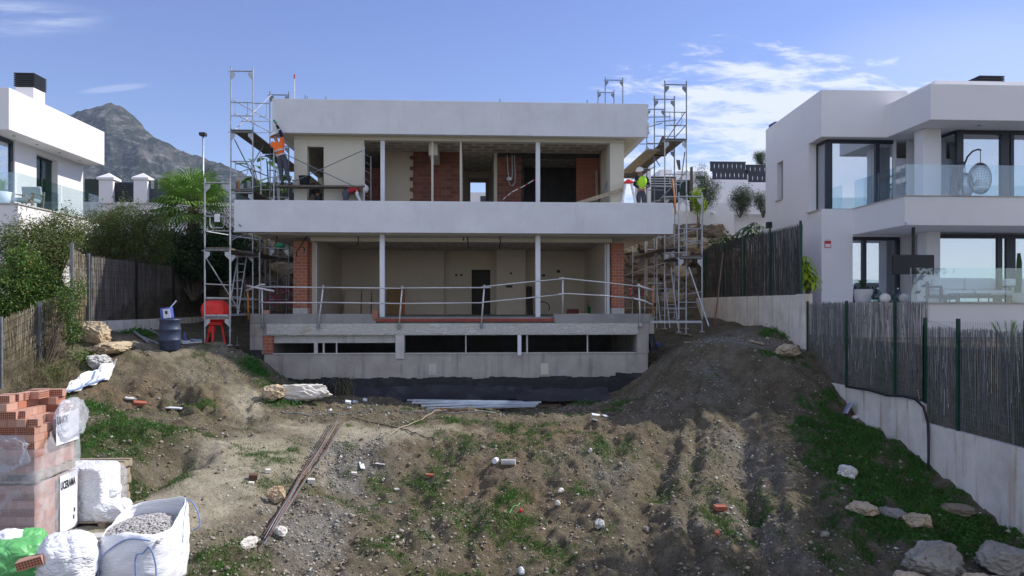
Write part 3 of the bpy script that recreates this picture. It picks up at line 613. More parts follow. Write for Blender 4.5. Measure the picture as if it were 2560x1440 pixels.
hp('upper_wall', plaster_warm, [(xu(809), xu(910), YU + .004, YU + .22, zu0, zu1)], bevel=.008)
hp('upper_beam', plaster_warm, [(xu(735), xu(1560), YU - .01, YU + .32, zu1, 5.788)])
hp('window_head', plaster_warm, [(xu(768), xu(809), YU + .02, YU + .2, 5.42, zu1)])
for px, w_, M_ in ((957, .072, white_paint), (1081, .035, plaster_warm), (1152, .035, plaster_warm), (1344.5, .075, white_paint)):
    m = MB(); Yp = YU + .12; x0 = XP(px, Yp); m.box(x0 - w_, x0 + w_, Yp - w_, Yp + w_, zu0, zu1); m.build('steel_post', M_, house, bevel=.005)
hp('side_wall', plaster_warm, [(xu(735), xu(735) + .2, YU + .302, 26.4, zu0, 5.79), (xu(735), xu(735) + .2, 28.6, 33, zu0, 5.79), (xu(735), xu(735) + .2, 26.4, 28.6, zu0, 4.7), (xu(735), xu(735) + .2, 26.4, 28.6, 5.0, 5.79),
    (xu(1560) - .2, xu(1560), YU + .602, 33, zu0, 5.79)])
Yq = 27.2
def xq(px, Y=Yq): return XP(px, Y)
hp('partition', plaster_room, [(xq(955), xq(1033), Yq, Yq + .12, zu0, 5.79), (xq(1500), xq(1512), Yq - .4, Yq + .12, zu0, 5.79)])
hp('partition', plaster_warm, [(xq(1499), xq(1526), Yq - 1.2, Yq - 1.08, zu0, 5.79)])
hp('brick_partition', brick_dark, [(xq(905), xq(950), Yq + .3, Yq + .42, zu0, 5.2), (xq(1033), xq(1150), Yq - .05, Yq + .15, zu0, 5.785)])
m = MB()
for k in range(15):
    z0 = zu0 + k * .2
    if k % 2 == 0: m.box(xq(1033) - .12, xq(1033), Yq - .052, Yq - .002, z0 + .02, z0 + .15)
    m.box(xq(950), xq(950) + (.10 if k % 2 else .04), Yq + .28, Yq + .33, z0 + .02, z0 + .15)
m.build('brick_partition', brick_dark, house)
hp('brick_partition', brick_dark, [(xq(1243), xq(1303), Yq, Yq + .15, zu0, 5.60)])
hp('brick_partition', brick_mat('orange_brick_panel', (.30, .10, .06), (.22, .075, .045), (.22, .14, .10), 1, .30, .16, .4), [(xq(1441), xq(1498), Yq, Yq + .15, zu0, 5.60)])
hp('ceiling_beam', dark_board, [(xq(1245), xq(1498), Yq - .01, Yq + .18, 5.60, 5.78)])
hp('boxed_duct', plaster_warm, [(xu(1081) - .15, xu(1092), YU + .4, Yq - .06, 5.25, 5.788)])
hp('corridor_wall', plaster_warm, [(xq(1150) + .002, xq(1150) + .10, Yq - .04, 31, zu0, 5.785), (xq(1243) - .12, xq(1243) - .002, Yq, 31, zu0, 5.785)])
def wall_hole(Y, th, x0, x1, hx0, hx1, z0, z1, hz):
    return [(x0, hx0, Y, Y + th, z0, z1), (hx1, x1, Y, Y + th, z0, z1), (hx0, hx1, Y, Y + th, hz, z1)]
a, b = XP(1172, 31), XP(1222, 31); hp('corridor_end_wall', plaster_room, wall_hole(31, .15, xq(1150) + .1, xq(1243) - .12, a, b, zu0, 5.785, zz(437, a, 31)))
a, b = XP(1176, 32.8), XP(1214, 32.8); hp('rear_wall', plaster_warm, wall_hole(32.8, .2, xu(735), xu(1560), a, b, 2.3, 5.785, zz(455, a, 32.8)))
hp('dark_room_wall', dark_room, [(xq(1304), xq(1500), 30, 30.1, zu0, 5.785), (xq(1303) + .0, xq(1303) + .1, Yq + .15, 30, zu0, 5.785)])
g = G('ceiling_blocks'); b = g.N.new('ShaderNodeTexBrick'); g.L.new(g.pos(world=True), b.inputs['Vector']); b.inputs['Scale'].default_value = 1
b.inputs['Color1'].default_value = (.50, .46, .39, 1); b.inputs['Color2'].default_value = (.34, .26, .19, 1); b.inputs['Mortar'].default_value = (.58, .54, .47, 1)
b.inputs['Brick Width'].default_value = .62; b.inputs['Row Height'].default_value = .5; b.inputs['Mortar Size'].default_value = .09; b.inputs['Mortar Smooth'].default_value = .6
g.set('Base Color', b.outputs['Color']).set('Roughness', .95)
hp('ceiling', g.m, [(xu(910), xu(1525), YU + .33, 31, 5.755, 5.787)])
hp('ceiling', g.m, [(wl, wr, YB + .31, 31, 2.345, 2.368)])
# cables hanging from the balcony edge
for pts in ([(768, 590), (752, 615), (742, 628), (741, 642)], [(756, 618), (762, 622), (760, 630)], [(895, 588), (896, 602), (894, 615)], [(1169, 590), (1170, 610), (1171, 622)], [(1158, 590), (1159, 602)], [(1249, 588), (1251, 605), (1248, 619)], [(692, 590), (692, 598)]):
    m = MB(); m.path([P(a, b, 25.0) for a, b in pts], .022, 6); m.build('hanging_cable', rubber, house, smooth=True)
# conduits on the upper brick partition
m = MB()
for pts in ([(1268, 388), (1270, 430), (1274, 450)], [(1280, 388), (1281, 430), (1280, 447)], [(1286, 388), (1288, 440), (1288, 456), (1281, 465), (1275, 462), (1271, 450)]):
    m.path([P(a, b, 27.0) for a, b in pts], .02, 6)
m.box(XP(1267, 27.0), XP(1280, 27.0), 26.95, 27.1, P(1270, 451, 27).z, P(1270, 443, 27).z); m.build('conduit', galv, house, smooth=False)
# rods and pipes standing on the roof
m = MB(); p = P(736, 246, 26); m.tube((p.x, 26, 6.0), P(736, 190, 26), .02, 6); m.build('roof_rod', rail_steel, house)
m = MB(); m.tube(P(736, 197, 26), P(736, 186, 26), .028, 6); m.build('roof_rod', red_cloth, house)
for px, py in ((763, 238), (768, 241), (815, 241), (1468, 250), (1250, 247)):
    m = MB(); p = P(px, py, 26.5); m.tube((p.x, 26.5, 6.0), p, .02, 6); m.build('roof_rod', galv_dark, house)

# ------------------------------------------------------------------ edge guard rail of the terrace
rail = empty('guard_rail', (-.6, YF - .1, -.9), 'bent steel tube edge guard rail clamped along the terrace edge', 'guard rail')
YR = YF - .12
posts = [((655, 710), (656, 818)), ((809, 712), (795, 820)), ((1006, 714), (997, 820)), ((1211, 712), (1203, 818)), ((1407, 692), (1407, 783)), ((1597, 709), (1601, 815))]
for (a, b), (c, d) in posts:
    m = MB(); m.tube(P(a, b, YR), P(c, d, YR), .028, 8); m.build('post', rail_steel, rail, smooth=True)
    if d > 800:
        m = MB(); q_ = P(c, d - 4, YR); m.box(q_.x - .05, q_.x + .05, YR - .03, YF - .03, q_.z - .07, q_.z + .05); m.build('clamp', galv_dark if c < 1500 else galv, rail)
def tubepx(pts, r=.022, Y=YR - .04): return MB().path([P(a, b, Y) for a, b in pts], r, 8)
for top, pts in ((1, [(655, 717), (810, 719)]), (1, [(800, 718.5), (1010, 721)]), (1, [(1000, 720), (1228, 719)]), (1, [(1203, 717.5), (1300, 707), (1408, 697)]), (1, [(1398, 695), (1420, 697), (1520, 707), (1598, 716)]),
                 (0, [(648, 756), (810, 757)]), (0, [(800, 756), (1010, 759)]), (0, [(985, 759), (1210, 757)]), (0, [(1203, 756), (1300, 747), (1405, 736)]), (0, [(1396, 735), (1420, 734), (1510, 739), (1597, 747)])):
    tubepx(pts).build('rail', rail_steel, rail, smooth=True)
for pts in ([(615, 727), (655, 711), (663, 712)], [(616, 714), (640, 719), (685, 728)], [(1593, 712), (1610, 719), (1634, 726)], [(1585, 746), (1610, 752), (1632, 762)]):
    tubepx(pts, .034).build('rail', rail_steel, rail, smooth=True)
for (a, b), (c, d) in (((619, 716), (621, 800)), ((1632, 714), (1632, 792))):
    m = MB(); m.tube(P(a, b, YR), P(c, d, YR), .03, 8); m.build('post', rust_orange, rail, smooth=True)
m = MB()
for py in (722, 748, 765): m.tube(P(617, py, YR), P(628, py + 3, YR - .02), .016, 6)
m.build('hook', rust_orange, rail)
# ------------------------------------------------------------------ neighbour house on the right
rh = empty('white_villa', (14, 24, -.9), 'white two storey flat roofed villa on the right with glass balconies', 'house')
def rp(name, mat, boxes, **k): return parts_of(rh, name, mat, boxes, **k)
def rprism(name, mat, pts, z0, z1, **k): return MB().prism(pts, z0, z1).build(name, mat, rh, **k)
Y1, Y2 = 24.1, 21.7
# left wing side wall (slightly splayed), with slit window and corner glazing
WX = lambda y: 11.9 + (y - 24.1) * .07
def sidewall(y0, y1, z0, z1, th=.3):
    return rprism('side_wall', plaster, [(WX(y0), y0), (WX(y0) + th, y0), (WX(y1) + th, y1), (WX(y1), y1)], z0, z1)
sidewall(25.2, 27.75, -.9, 5.78); sidewall(28.45, 29.8, -.9, 5.78); sidewall(27.75, 28.45, -.9, 4.2); sidewall(27.75, 28.45, 5.72, 5.78); sidewall(Y1 + .02, 25.2, -.9, 3.30)
m = MB(); m.prism([(WX(27.8) + .2, 27.76), (WX(27.8) + .23, 27.76), (WX(28.4) + .23, 28.44), (WX(28.4) + .2, 28.44)], 4.2, 5.72); m.build('side_window', room_grey, rh)
rp('window_sill', conc_light, [(WX(27.8) - .04, WX(27.8) + .2, 27.74, 28.46, 4.17, 4.2)])
rprism('roof_parapet', plaster, [(11.9, Y1), (14.95, Y1), (14.95, 29.8), (12.3, 29.8)], 5.78, 7.4, bevel=.015)
rprism('front_wall', plaster, [(11.902, Y1), (13.0, Y1), (13.0, Y1 + .3), (11.902, Y1 + .3)], -.9, 3.3)
rp('roof_parapet', plaster, [(14.2, 27, Y2, 30, 5.778, 6.9)], bevel=.015)
rp('upper_roof_block', plaster, [(15.6, 27, 23.6, 29, 6.9, 7.62)], bevel=.015)
rp('chimney_cap', black_m, [(17.6, 18.5, 24.2, 25.0, 7.62 + .08 * k + .015, 7.62 + .08 * k + .07) for k in range(5)])
rp('chimney_core', black_m, [(17.66, 18.44, 24.26, 24.94, 7.62, 8.03)])
m = MB(); m.box(12.35, 12.9, 29.0, 29.6, 7.4, 7.55); m.build('chimney_cap', black_m, rh)
# wall behind the upper glazing
for a, b in ((14.68, 15.28),): rp('upper_column', plaster, [(a, b, 22.8, 23.3, 3.28, 5.776)], bevel=.01)
rp('upper_floor_slab', plaster, [(13.0, 27, 21.1, 24.4, 2.42, 3.3)], bevel=.012)
rp('slab_edge', conc_light, [(12.97, 27, 21.07, 21.3, 3.3, 3.325), (12.97, 13.2, 21.3, 24.1, 3.3, 3.325)])
rp('upper_floor_slab', plaster, [(12.3, 27, 24.41, 30, 2.5, 3.27)])
rp('interior_wall_or_reflection', room_grey, [(12.4, 27, 27.4, 27.5, 3.27, 5.77), (12.4, 27, 27.4, 27.5, -.2, 2.5), (12.35, 12.42, 25.3, 27.4, 3.27, 5.77)])
rp('terrace_slab', plaster, [(10.8, 27, 19.5, 24.1, -.9, .05), (12.3, 27, 24.41, 30, -.9, .04)])
rp('terrace_coping', conc_light, [(10.75, 27, 19.45, 19.8, .05, .075)])
def glazing(name, y, x0, x1, z0, z1, muls, blinds=(), top=.12):
    rp(name + '_frame', anthracite, [(x0, x1, y - .05, y + .06, z1 - top, z1 - .002), (x0, x1, y - .05, y + .06, z0, z0 + .06)] + [(a, b, y - .06, y + .07, z0 + .06, z1 - top) for a, b in muls])
    m = MB(); m.box(x0 + .02, x1 - .02, y, y + .012, z0 + .06, z1 - top); m.build(name + '_pane', glass_win, rh)
    for a, b, c, d in blinds:
        m = MB(); m.box(a, b, y + .22, y + .24, c, d); m.build('blind', blind_m, rh)
def X24(px, Y): return XP(px, Y)
Yg = 24.5
glazing('corner_window', Yg, 12.28, 14.65, 3.3, 5.77, [(X24(2064, Yg), X24(2079, Yg)), (X24(2187, Yg), X24(2197, Yg))], [(X24(2080, Yg), X24(2186, Yg), 3.35, 5.6), (X24(2240, Yg), X24(2296, Yg), 3.35, 5.2)])
rp('corner_window_frame', anthracite, [(12.25, 12.31, 24.5, 25.2, 5.66, 5.76), (12.25, 12.31, 25.14, 25.2, 3.3, 5.66)])
m = MB(); m.box(12.27, 12.282, 24.57, 25.14, 3.3, 5.66); m.build('corner_window_pane', glass_win, rh)
rp('reveal', plaster_new, [(12.2, 12.26, 25.21, 25.4, 3.3, 5.76)])
rp('window_sill', conc_light, [(WX(Y1) - .04, 12.3, 24.12, 25.2, 3.28, 3.31)])
Yh = 22.95
glazing('balcony_window', Yh, X24(2390, Yh), 26, 3.3, 5.77, [(X24(2390, Yh), X24(2406, Yh)), (X24(2500, Yh), X24(2520, Yh)), (X24(2524, Yh), X24(2532, Yh))], [(X24(2407, Yh) , X24(2499, Yh), 3.35, 5.42), (X24(2534, Yh), 26, 3.35, 5.45)])
xs0 = X24(2390, Yh)
rp('balcony_window_frame', anthracite, [(xs0 - .03, xs0 + .03, Yh + .07, 23.8, 5.68, 5.768), (xs0 - .03, xs0 + .03, 23.74, 23.8, 3.3, 5.68)])
m = MB(); m.box(xs0 - .005, xs0 + .005, Yh + .07, 23.74, 3.33, 5.68); m.build('balcony_window_pane', glass_win, rh)
rp('curtain', simple('green_curtain', (.12, .13, .09), .9, .2, 4, 0), [(14.0, 14.6, 24.9, 24.95, 3.3, 5.7), (xs0 + .25, xs0 + .29, 23.1, 24.2, 3.3, 5.7)])
rp('side_return', plaster_new, [(14.66, 14.76, 24.45, 24.9, 3.3, 5.77), (15.2, 15.9, 24.45, 24.6, 3.3, 5.77)])
# balcony balustrade
def balustrade(name, parts, mat=glass_rail):
    m = MB()
    for b in parts: m.box(*b)
    m.build(name, mat, rh)
balustrade('glass_balustrade', [(13.06, 15.55, 21.15, 21.165, 3.325, 4.27)]); balustrade('glass_balustrade', [(15.57, 18.6, 21.15, 21.165, 3.325, 4.27)]); balustrade('glass_balustrade', [(18.62, 26, 21.15, 21.165, 3.325, 4.27)])
balustrade('glass_balustrade', [(13.05, 13.064, 21.18, 22.6, 3.325, 4.27)]); balustrade('glass_balustrade', [(13.05, 13.064, 22.62, 24.08, 3.325, 4.27)])
# ground floor glazing
glazing('lower_window', Y1 + .1, X24(2085, Y1), X24(2252, Y1), .06, 2.36, [(X24(2158, Y1), X24(2168, Y1)), (X24(2124, Y1), X24(2127, Y1)), (X24(2243, Y1), X24(2252, Y1))], [(X24(2085, Y1) + .02, X24(2157, Y1), .1, 2.05), (X24(2168, Y1), X24(2198, Y1), 1.0, 2.05)])
rp('lower_front_wall', plaster, [(X24(2252, Y1), 16.0, Y1 + .2, Y1 + .5, .05, 2.42), (13.0, X24(2253, Y1), Y1 + .02, Y1 + .3, 2.36, 2.43)])
rp('lower_column', plaster, [(X24(2312, 22.9), X24(2346, 22.9), 22.8, 23.3, .05, 2.42)], bevel=.01)
glazing('terrace_window', 23.2, X24(2347, 23.2), 26, .06, 2.36, [(X24(2492, 23.2), X24(2503, 23.2)), (X24(2514, 23.2), X24(2536, 23.2))], [(X24(2348, 23.2), X24(2490, 23.2), .1, 2.12), (X24(2537, 23.2), 26, .1, 2.12)])
rp('interior_wall_or_reflection', dark_board, [(X24(2198, 25), X24(2252, 25), 24.9, 25, .06, 2.36), (X24(2095, 24.5), X24(2170, 24.5), 24.28, 24.3, .85, 1.5)])  # second dark panel stands in for the hanging screen's reflection in the window
balustrade('glass_balustrade', [(X24(2278, 19.6), 15.0, 19.6, 19.615, .075, 1.05)]); balustrade('glass_balustrade', [(15.02, 26, 19.6, 19.615, .075, 1.05)])
rp('balustrade_post', galv, [(X24(2278, 19.6) - .02, X24(2278, 19.6), 19.59, 19.625, .075, 1.05)])
# wall signs and fittings
m = MB(); c = P(2069, 609, Y1); m.box(c.x - .11, c.x + .11, Y1 - .02, Y1, c.z - .14, c.z + .09); sg = m.build('alarm_sign', simple('sign_red', (.55, .03, .05), .5, .05, 5, 0), rh)
m = MB(); m.box(c.x - .09, c.x + .09, Y1 - .024, Y1 - .02, c.z - .12, c.z - .01); m.build('sign_panel', plaster, sg)
m = MB(); m.box(c.x - .09, c.x + .09, Y1 - .02, Y1, c.z + .10, c.z + .17); m.box(c.x - .02, c.x + .02, Y1 - .03, Y1 - .02, c.z + .12, c.z + .15); m.build('alarm_box', plaster_new, rh)
m = MB(); c = P(1928, 563, 27.6); m.box(c.x - .18, c.x, 27.5, 27.7, c.z - .12, c.z + .12); m.build('wall_lamp', black_m, rh)
m = MB(); c = P(2265, 556, 21.05); m.tube((c.x, 21.1, c.z + .02), (c.x, 20.95, c.z - .02), .04, 8); m.tube((c.x, 20.96, c.z - .02), (c.x, 20.9, c.z - .1), .035, 8); m.build('security_camera', white_paint, rh)
for X in (16.2, 17.8, 19.4):
    m = MB(); m.tube((X, 22.3, 5.77), (X, 22.3, 5.778), .05, 10); m.build('soffit_light', black_m, rh)

# furniture on the villa terraces
def egg_chair(x, y, z, s, label, rz):
    r = empty('hanging_chair', (x, y, z), label, 'hanging chair', 'hanging chairs on the upper balcony')
    q = lambda px_, pz: (x + px_ * s, y + .25, z + pz * s)
    m = MB(); m.path([q(-.45, .02), q(-.5, .6), q(-.48, 1.2), q(-.3, 1.65), q(-.1, 1.86), q(.1, 1.93), q(.22, 1.9)], .028, 7); m.build('stand', anthracite, r, smooth=True)
    m = MB(); m.lathe((x - .2 * s, y + .15, z), [(.5 * s, 0), (.5 * s, .03), (.46 * s, .03)], 20); m.build('base', anthracite, r)
    m = MB(); m.tube(q(.2, 1.9), q(.2, 1.42), .012, 5); m.build('hanger', anthracite, r)
    # basket: open woven shell of strands
    m = MB(); cx, cz, rx, rz_ = .2, .85, .42, .58
    for i in range(23):
        a = math.pi * (i + .5) / 23 - math.pi / 2
        pts = []
        for k in range(13):
            t = math.pi * k / 12; xx = math.sin(a) * math.sin(t); yy = math.cos(a) * math.sin(t)
            pts.append((x + (cx + rx * xx) * s, y + .25 + .38 * yy * s, z + (cz + rz_ * math.cos(t)) * s))
        m.path(pts, .010, 4)
    for k in range(1, 18):
        t = math.pi * k / 18
        m.path([(x + (cx + rx * math.sin(a) * math.sin(t)) * s, y + .25 + .38 * math.cos(a) * math.sin(t) * s, z + (cz + rz_ * math.cos(t)) * s) for a in np.linspace(-math.pi / 2, math.pi / 2, 9)], .008, 4)
    m.path([(x + (cx + rx * math.sin(t)) * s, y + .25, z + (cz + rz_ * math.cos(t)) * s) for t in np.linspace(0, 2 * math.pi, 25)], .018, 6)
    m.build('basket', simple('grey_wicker', (.16, .17, .19), .8, .1, 5, 0), r)
    m = MB(); m.rock((x + cx * s, y + .28, z + .48 * s), .36 * s, .3 * s, .14 * s, 5, 3, .02); m.rock((x + (cx + .12) * s, y + .4, z + .68 * s), .26 * s, .12 * s, .2 * s, 6, 3, .02); m.build('cushion', cushion_m, r, smooth=True)
    return r
c = P(2452, 488, 21.9); egg_chair(c.x, 21.9, 3.31, .86, 'larger front hanging egg chair with pale cushion behind the balcony glass', 0)
c = P(2410, 488, 22.5); ec = egg_chair(c.x, 22.4, 3.31, .70, 'smaller hanging egg chair further back beside the dark window frame', 0)
def sofa():
    x0, x1 = XP(2350, 21.3), XP(2532, 21.3); y = 21.3; r = empty('garden_sofa', ((x0 + x1) / 2, y, .05), 'long dark framed sofa with pale cushions behind the terrace glass', 'sofa')
    m = MB(); m.box(x0, x1, y, y + .8, .22, .30)
    for x in (x0 + .03, x1 - .08): m.box(x, x + .06, y + .02, y + .08, .05, .6); m.box(x, x + .06, y + .7, y + .76, .05, .75); m.box(x, x + .06, y + .08, y + .7, .54, .6)
    for k in range(14): m.box(x0 + .1 + k * (x1 - x0 - .25) / 13, x0 + .14 + k * (x1 - x0 - .25) / 13, y + .72, y + .75, .3, .7)
    m.build('frame', anthracite, r)
    for k in range(2):
        a = x0 + .12 + k * (x1 - x0 - .24) / 2; b = a + (x1 - x0 - .24) / 2 - .02
        MB().box(a, b, y + .02, y + .68, .302, .46).build('seat_cushion', cushion_m, r, bevel=.05); MB().box(a, b, y + .5, y + .7, .462, .85).build('back_cushion', cushion_m, r, bevel=.07)
sofa()
def armchair(x, y):
    r = empty('garden_armchair', (x, y, .05), 'pale cushioned armchair at the right edge beside the long sofa', 'armchair')
    m = MB(); m.box(x, x + .9, y, y + .75, .2, .28)
    for a in (x, x + .84): m.box(a, a + .06, y, y + .06, .05, .6); m.box(a, a + .06, y + .7, y + .75, .05, .7); m.box(a, a + .06, y + .06, y + .7, .54, .6)
    m.build('frame', anthracite, r); MB().box(x + .08, x + .82, y + .02, y + .66, .282, .45).build('seat_cushion', cushion_m, r, bevel=.05); MB().box(x + .08, x + .82, y + .5, y + .68, .452, .82).build('back_cushion', cushion_m, r, bevel=.06)
armchair(XP(2538, 20.9), 20.9)
r = empty('low_table', (XP(2425, 20.4), 20.4, .05), 'low glass topped table in front of the long sofa', 'table'); x = XP(2425, 20.4)
MB().box(x - .5, x + .5, 20.2, 20.7, .32, .345).build('table_top', anthracite, r); m = MB()
for a in (-.46, .43):
    for b in (20.22, 20.64): m = MB(); m.box(x + a, x + a + .03, b, b + .03, .05, .32); m.build('leg', anthracite, r)
# pots and bottles
def pot_plant(px, Y, zb, r0, h, label, blades, hh, mat=leaf_dark, name='potted_plant', potmat=cream_pot, cat='potted plant', spread=.5):
    X = XP(px, Y); r = empty(name, (X, Y, zb), label, cat)
    MB().lathe((X, Y, zb), [(r0 * .8, 0), (r0 * .95, h * .5), (r0, h), (r0 * .86, h), (r0 * .84, h * .85)], 20).build('pot', potmat, r, smooth=True)
    m = MB(); rg = random.Random(int(px))
    for k in range(blades):
        a = rg.uniform(0, 6.28); t = rg.uniform(.1, 1) * spread; L = hh * rg.uniform(.7, 1.1); p0 = Vector((X, Y, zb + h * .85)); d = Vector((math.cos(a) * t, math.sin(a) * t, 1))
        p1 = p0 + d * L * .6; p2 = p0 + Vector((d.x * 1.9, d.y * 1.9, 1)) * L * .85; w_ = Vector((-math.sin(a), math.cos(a), 0)) * .028 * max(h, .4)
        m.add([p0 - w_, p0 + w_, p1 + w_ * 1.4, p1 - w_ * 1.4, p2], [(0, 1, 2, 3), (3, 2, 4)])
    m.build('leaves', mat, r); return r
pot_plant(2158, 20.6, .05, .26, .42, 'wide cream pot with a small dark leafy plant on the right terrace', 30, .45)
def jar(px, Y, r0, h, label, mat, nm='glass_carboy', cat='glass bottle'):
    X = XP(px, Y); m = MB(); m.lathe((X, Y, .076), [(r0 * .5, 0), (r0 * .9, h * .2), (r0, h * .42), (r0 * .75, h * .65), (r0 * .25, h * .82), (r0 * .16, h * .9), (r0 * .2, h)], 24)
    o = m.build(nm, mat, None, smooth=True); tag(o, label, cat)
    if nm == 'glass_carboy': MB().tube((X, Y, .076 + h * .96), (X, Y, .076 + h * 1.06), r0 * .17, 10).build('cap', white_paint, o)
jar(2194, 20.0, .17, .40, 'clear green glass carboy beside the wide cream pot', glass_green); jar(2245, 20.3, .16, .4, 'dim green glass carboy standing between the two round vases', glass_green)
def vase(px, Y, r0, h, label, mat):
    X = XP(px, Y); m = MB(); m.lathe((X, Y, .076), [(r0 * .5, 0), (r0 * .9, h * .25), (r0, h * .55), (r0 * .8, h * .82), (r0 * .4, h * .94), (r0 * .45, h)], 24); tag(m.build('round_vase', mat, None, smooth=True), label, 'vase')
vase(2212, 19.85, .155, .26, 'bright white squat round vase on the terrace wall', white_stone); vase(2261, 19.95, .15, .26, 'grey green squat round vase nearest the balustrade post', cream_pot)
# cactus
r = empty('cactus', (XP(2547, 20.6), 20.6, .05), 'tall thin columnar cactus behind the terrace glass at the right edge', 'cactus'); x = XP(2547, 20.6)
MB().lathe((x, 20.6, .05), [(.14, 0), (.18, .32), (.15, .32)], 16).build('pot', cream_pot, r, smooth=True)
m = MB(); m.path([(x, 20.6, .35), (x, 20.6, .8), (x + .01, 20.6, 1.3), (x, 20.6, 1.55)], .07, 9, [.06, .085, .07, .04]); m.build('stem', leaf_dark, r, smooth=True)
# hanging television
r = empty('outdoor_screen', (XP(2283, 21.6), 21.6, 2.42), 'wide black screen hung on a pole from the balcony underside', 'screen')
MB().box(XP(2232, 21.6), XP(2336, 21.6), 21.6, 21.66, zz(686, 13.5, 21.6), zz(637, 13.5, 21.6)).build('screen', black_m, r, bevel=.01)
xq_ = XP(2285, 21.66); MB().box(xq_ - .035, xq_ + .035, 21.665, 21.73, zz(650, 13.5, 21.6), 2.418).build('pole', black_m, r)

# ------------------------------------------------------------------ neighbour house on the left
lh = empty('white_villa', (-18, 26, 0), 'bright sunlit white villa on the left with deep overhanging flat roof', 'house')
def lp(name, mat, boxes, **k): return parts_of(lh, name, mat, boxes, **k)
LX, WXL = -15.2, -16.0
lp('roof_fascia', plaster, [(-24, LX, 24.4, 30.5, 5.75, 7.13)], bevel=.015)
lp('side_wall', plaster, [(WXL - .3, WXL, 26.0, 27.25, 2.6, 5.75), (WXL - .3, WXL, 28.6, 30.4, 2.6, 5.75), (WXL - .3, WXL, 27.25, 28.6, 5.55, 5.75), (WXL - .3, WXL, 27.25, 28.6, 2.6, 3.4), (-24, WXL - .3, 30.1, 30.4, 2.6, 5.75)])
lp('window_frame', anthracite, [(WXL - .26, WXL - .2, 27.9, 27.98, 3.4, 5.55), (WXL - .26, WXL - .2, 27.25, 28.6, 5.48, 5.55)])
m = MB(); m.box(WXL - .24, WXL - .23, 27.25, 28.6, 3.4, 5.48); m.build('window_pane', glass_green, lh)
m = MB(); m.box(WXL + .02, WXL + .035, 27.25, 28.6, 3.45, 4.3); m.build('glass_balustrade', glass_rail, lh)
lp('window_sill', conc_light, [(WXL - .2, WXL + .05, 27.2, 28.65, 3.37, 3.4)])
lp('patio_window_frame', anthracite, [(WXL - .12, WXL - .04, 25.86, 25.98, 3.1, 5.7), (WXL - .12, WXL - .04, 23.5, 25.86, 5.6, 5.7)])
m = MB(); m.box(WXL - .1, WXL - .09, 22.9, 25.86, 3.1, 5.6); m.build('patio_window_pane', glass_win, lh)
m = MB()
for k in range(26): m.box(WXL - .2, WXL - .17, 22.9, 25.86, 3.2 + k * .093, 3.27 + k * .093)
m.build('roller_shutter', simple('shutter_slats', (.10, .13, .14), .6, .05, 4, 0), lh)
lp('interior_wall_or_reflection', room_grey, [(-18, -17.9, 23, 30, 3.1, 5.7)])
lp('terrace', plaster, [(-24, -14, 22.9, 28.2, -.5, 3.1)])
lp('coping', conc_light, [(-24, -13.96, 22.86, 28.24, 3.1, 3.14)])
m = MB(); m.box(-14.1, -14.085, 23.0, 25.4, 3.14, 4.1); m.box(-24, -14.1, 22.98, 22.995, 3.14, 4.1); m.build('glass_balustrade', glass_rail, lh)
m = MB(); m.box(-14.1, -14.085, 25.45, 28.1, 3.14, 4.1); m.build('glass_balustrade', glass_rail, lh)
for y in (25.3, 26.6, 28.0, 29.4):
    m = MB(); m.tube((-15.6, y, 5.742), (-15.6, y, 5.749), .05, 10); m.build('soffit_light', black_m, lh)
cb = lp('chimney', plaster, [(-16.9, -16.25, 27.5, 28.2, 7.13, 8.05)])
m = MB()
for k in range(7): m.box(-16.94, -16.21, 27.46, 28.24, 8.08 + k * .075, 8.125 + k * .075)
m.box(-16.86, -16.29, 27.54, 28.16, 8.05, 8.6); m.build('louvred_cowl', black_m, cb)
pot_plant(6, 24.0, 3.14, .28, .5, 'white pot with spiky plant on the left villa terrace', 40, .6, leaf_palm, potmat=white_paint)
# terrace chair on the left
c = P(66, 514, 24.3); r = empty('garden_chair', (c.x, 24.3, 3.14), 'low wooden armchair with pale cushion on the left villa terrace', 'chair')
for a in (-.33, .33):
    m = MB(); m.beam((c.x + a, 24.0, 3.14), (c.x + a + .05, 24.05, 3.62), .05, .05); m.beam((c.x + a, 24.6, 3.14), (c.x + a, 24.7, 3.75), .05, .05); m.beam((c.x + a, 24.0, 3.60), (c.x + a, 24.7, 3.64), .06, .03); m.build('side_frame', wood_m, r)
MB().box(c.x - .3, c.x + .3, 24.02, 24.6, 3.36, 3.48).build('seat', cushion_m, r, bevel=.04); MB().obox((c.x, 24.62, 3.68), .3, .06, .24, Matrix.Rotation(.25, 3, 'X')).build('backrest', cushion_m, r, bevel=.03)
c2 = P(84, 514, 23.6); r = empty('deck_stool', (c2.x, 23.4, 3.14), 'small wooden folding footstool beside the terrace armchair', 'stool')
for s in (-1, 1): m = MB(); m.beam((c2.x - .15 * s, 23.4, 3.14), (c2.x + .15 * s, 23.4, 3.46), .035, .035); m.build('leg', wood_m, r)
# ------------------------------------------------------------------ plinth walls and brushwood fences
def wall_along_y(name, X, th, segs, mat, label, cat='wall', cap=None):
    """segs: (y0, y1, z0, z1)"""
    r = empty(name, (X, segs[0][0], segs[0][2]), label, cat)
    for y0, y1, z0, z1 in segs:
        m = MB(); m.box(X, X + th, y0, y1, z0, z1); m.build('wall_section', mat, r, bevel=.008)
    return r
wall_along_y('garden_wall', 10.0, .22, [(8.0, 15.60, -6.0, -2.62), (15.602, 21.25, -5.2, -2.18)], conc_wall, 'stained white stepped plinth wall under the near right brushwood fence')
wall_along_y('garden_wall', 10.0, .24, [(21.9, 32.6, -1.6, .32), (21.3, 21.898, -2.2, .345)], conc_wall, 'white rendered plinth wall under the dark upper right fence')
wall_along_y('garden_wall', -11.2, .22, [(21.3, 33.0, -1.9, -.47), (8.0, 21.298, -4.5, -2.1)], conc_wall, 'pale low plinth wall under the left brushwood fence')
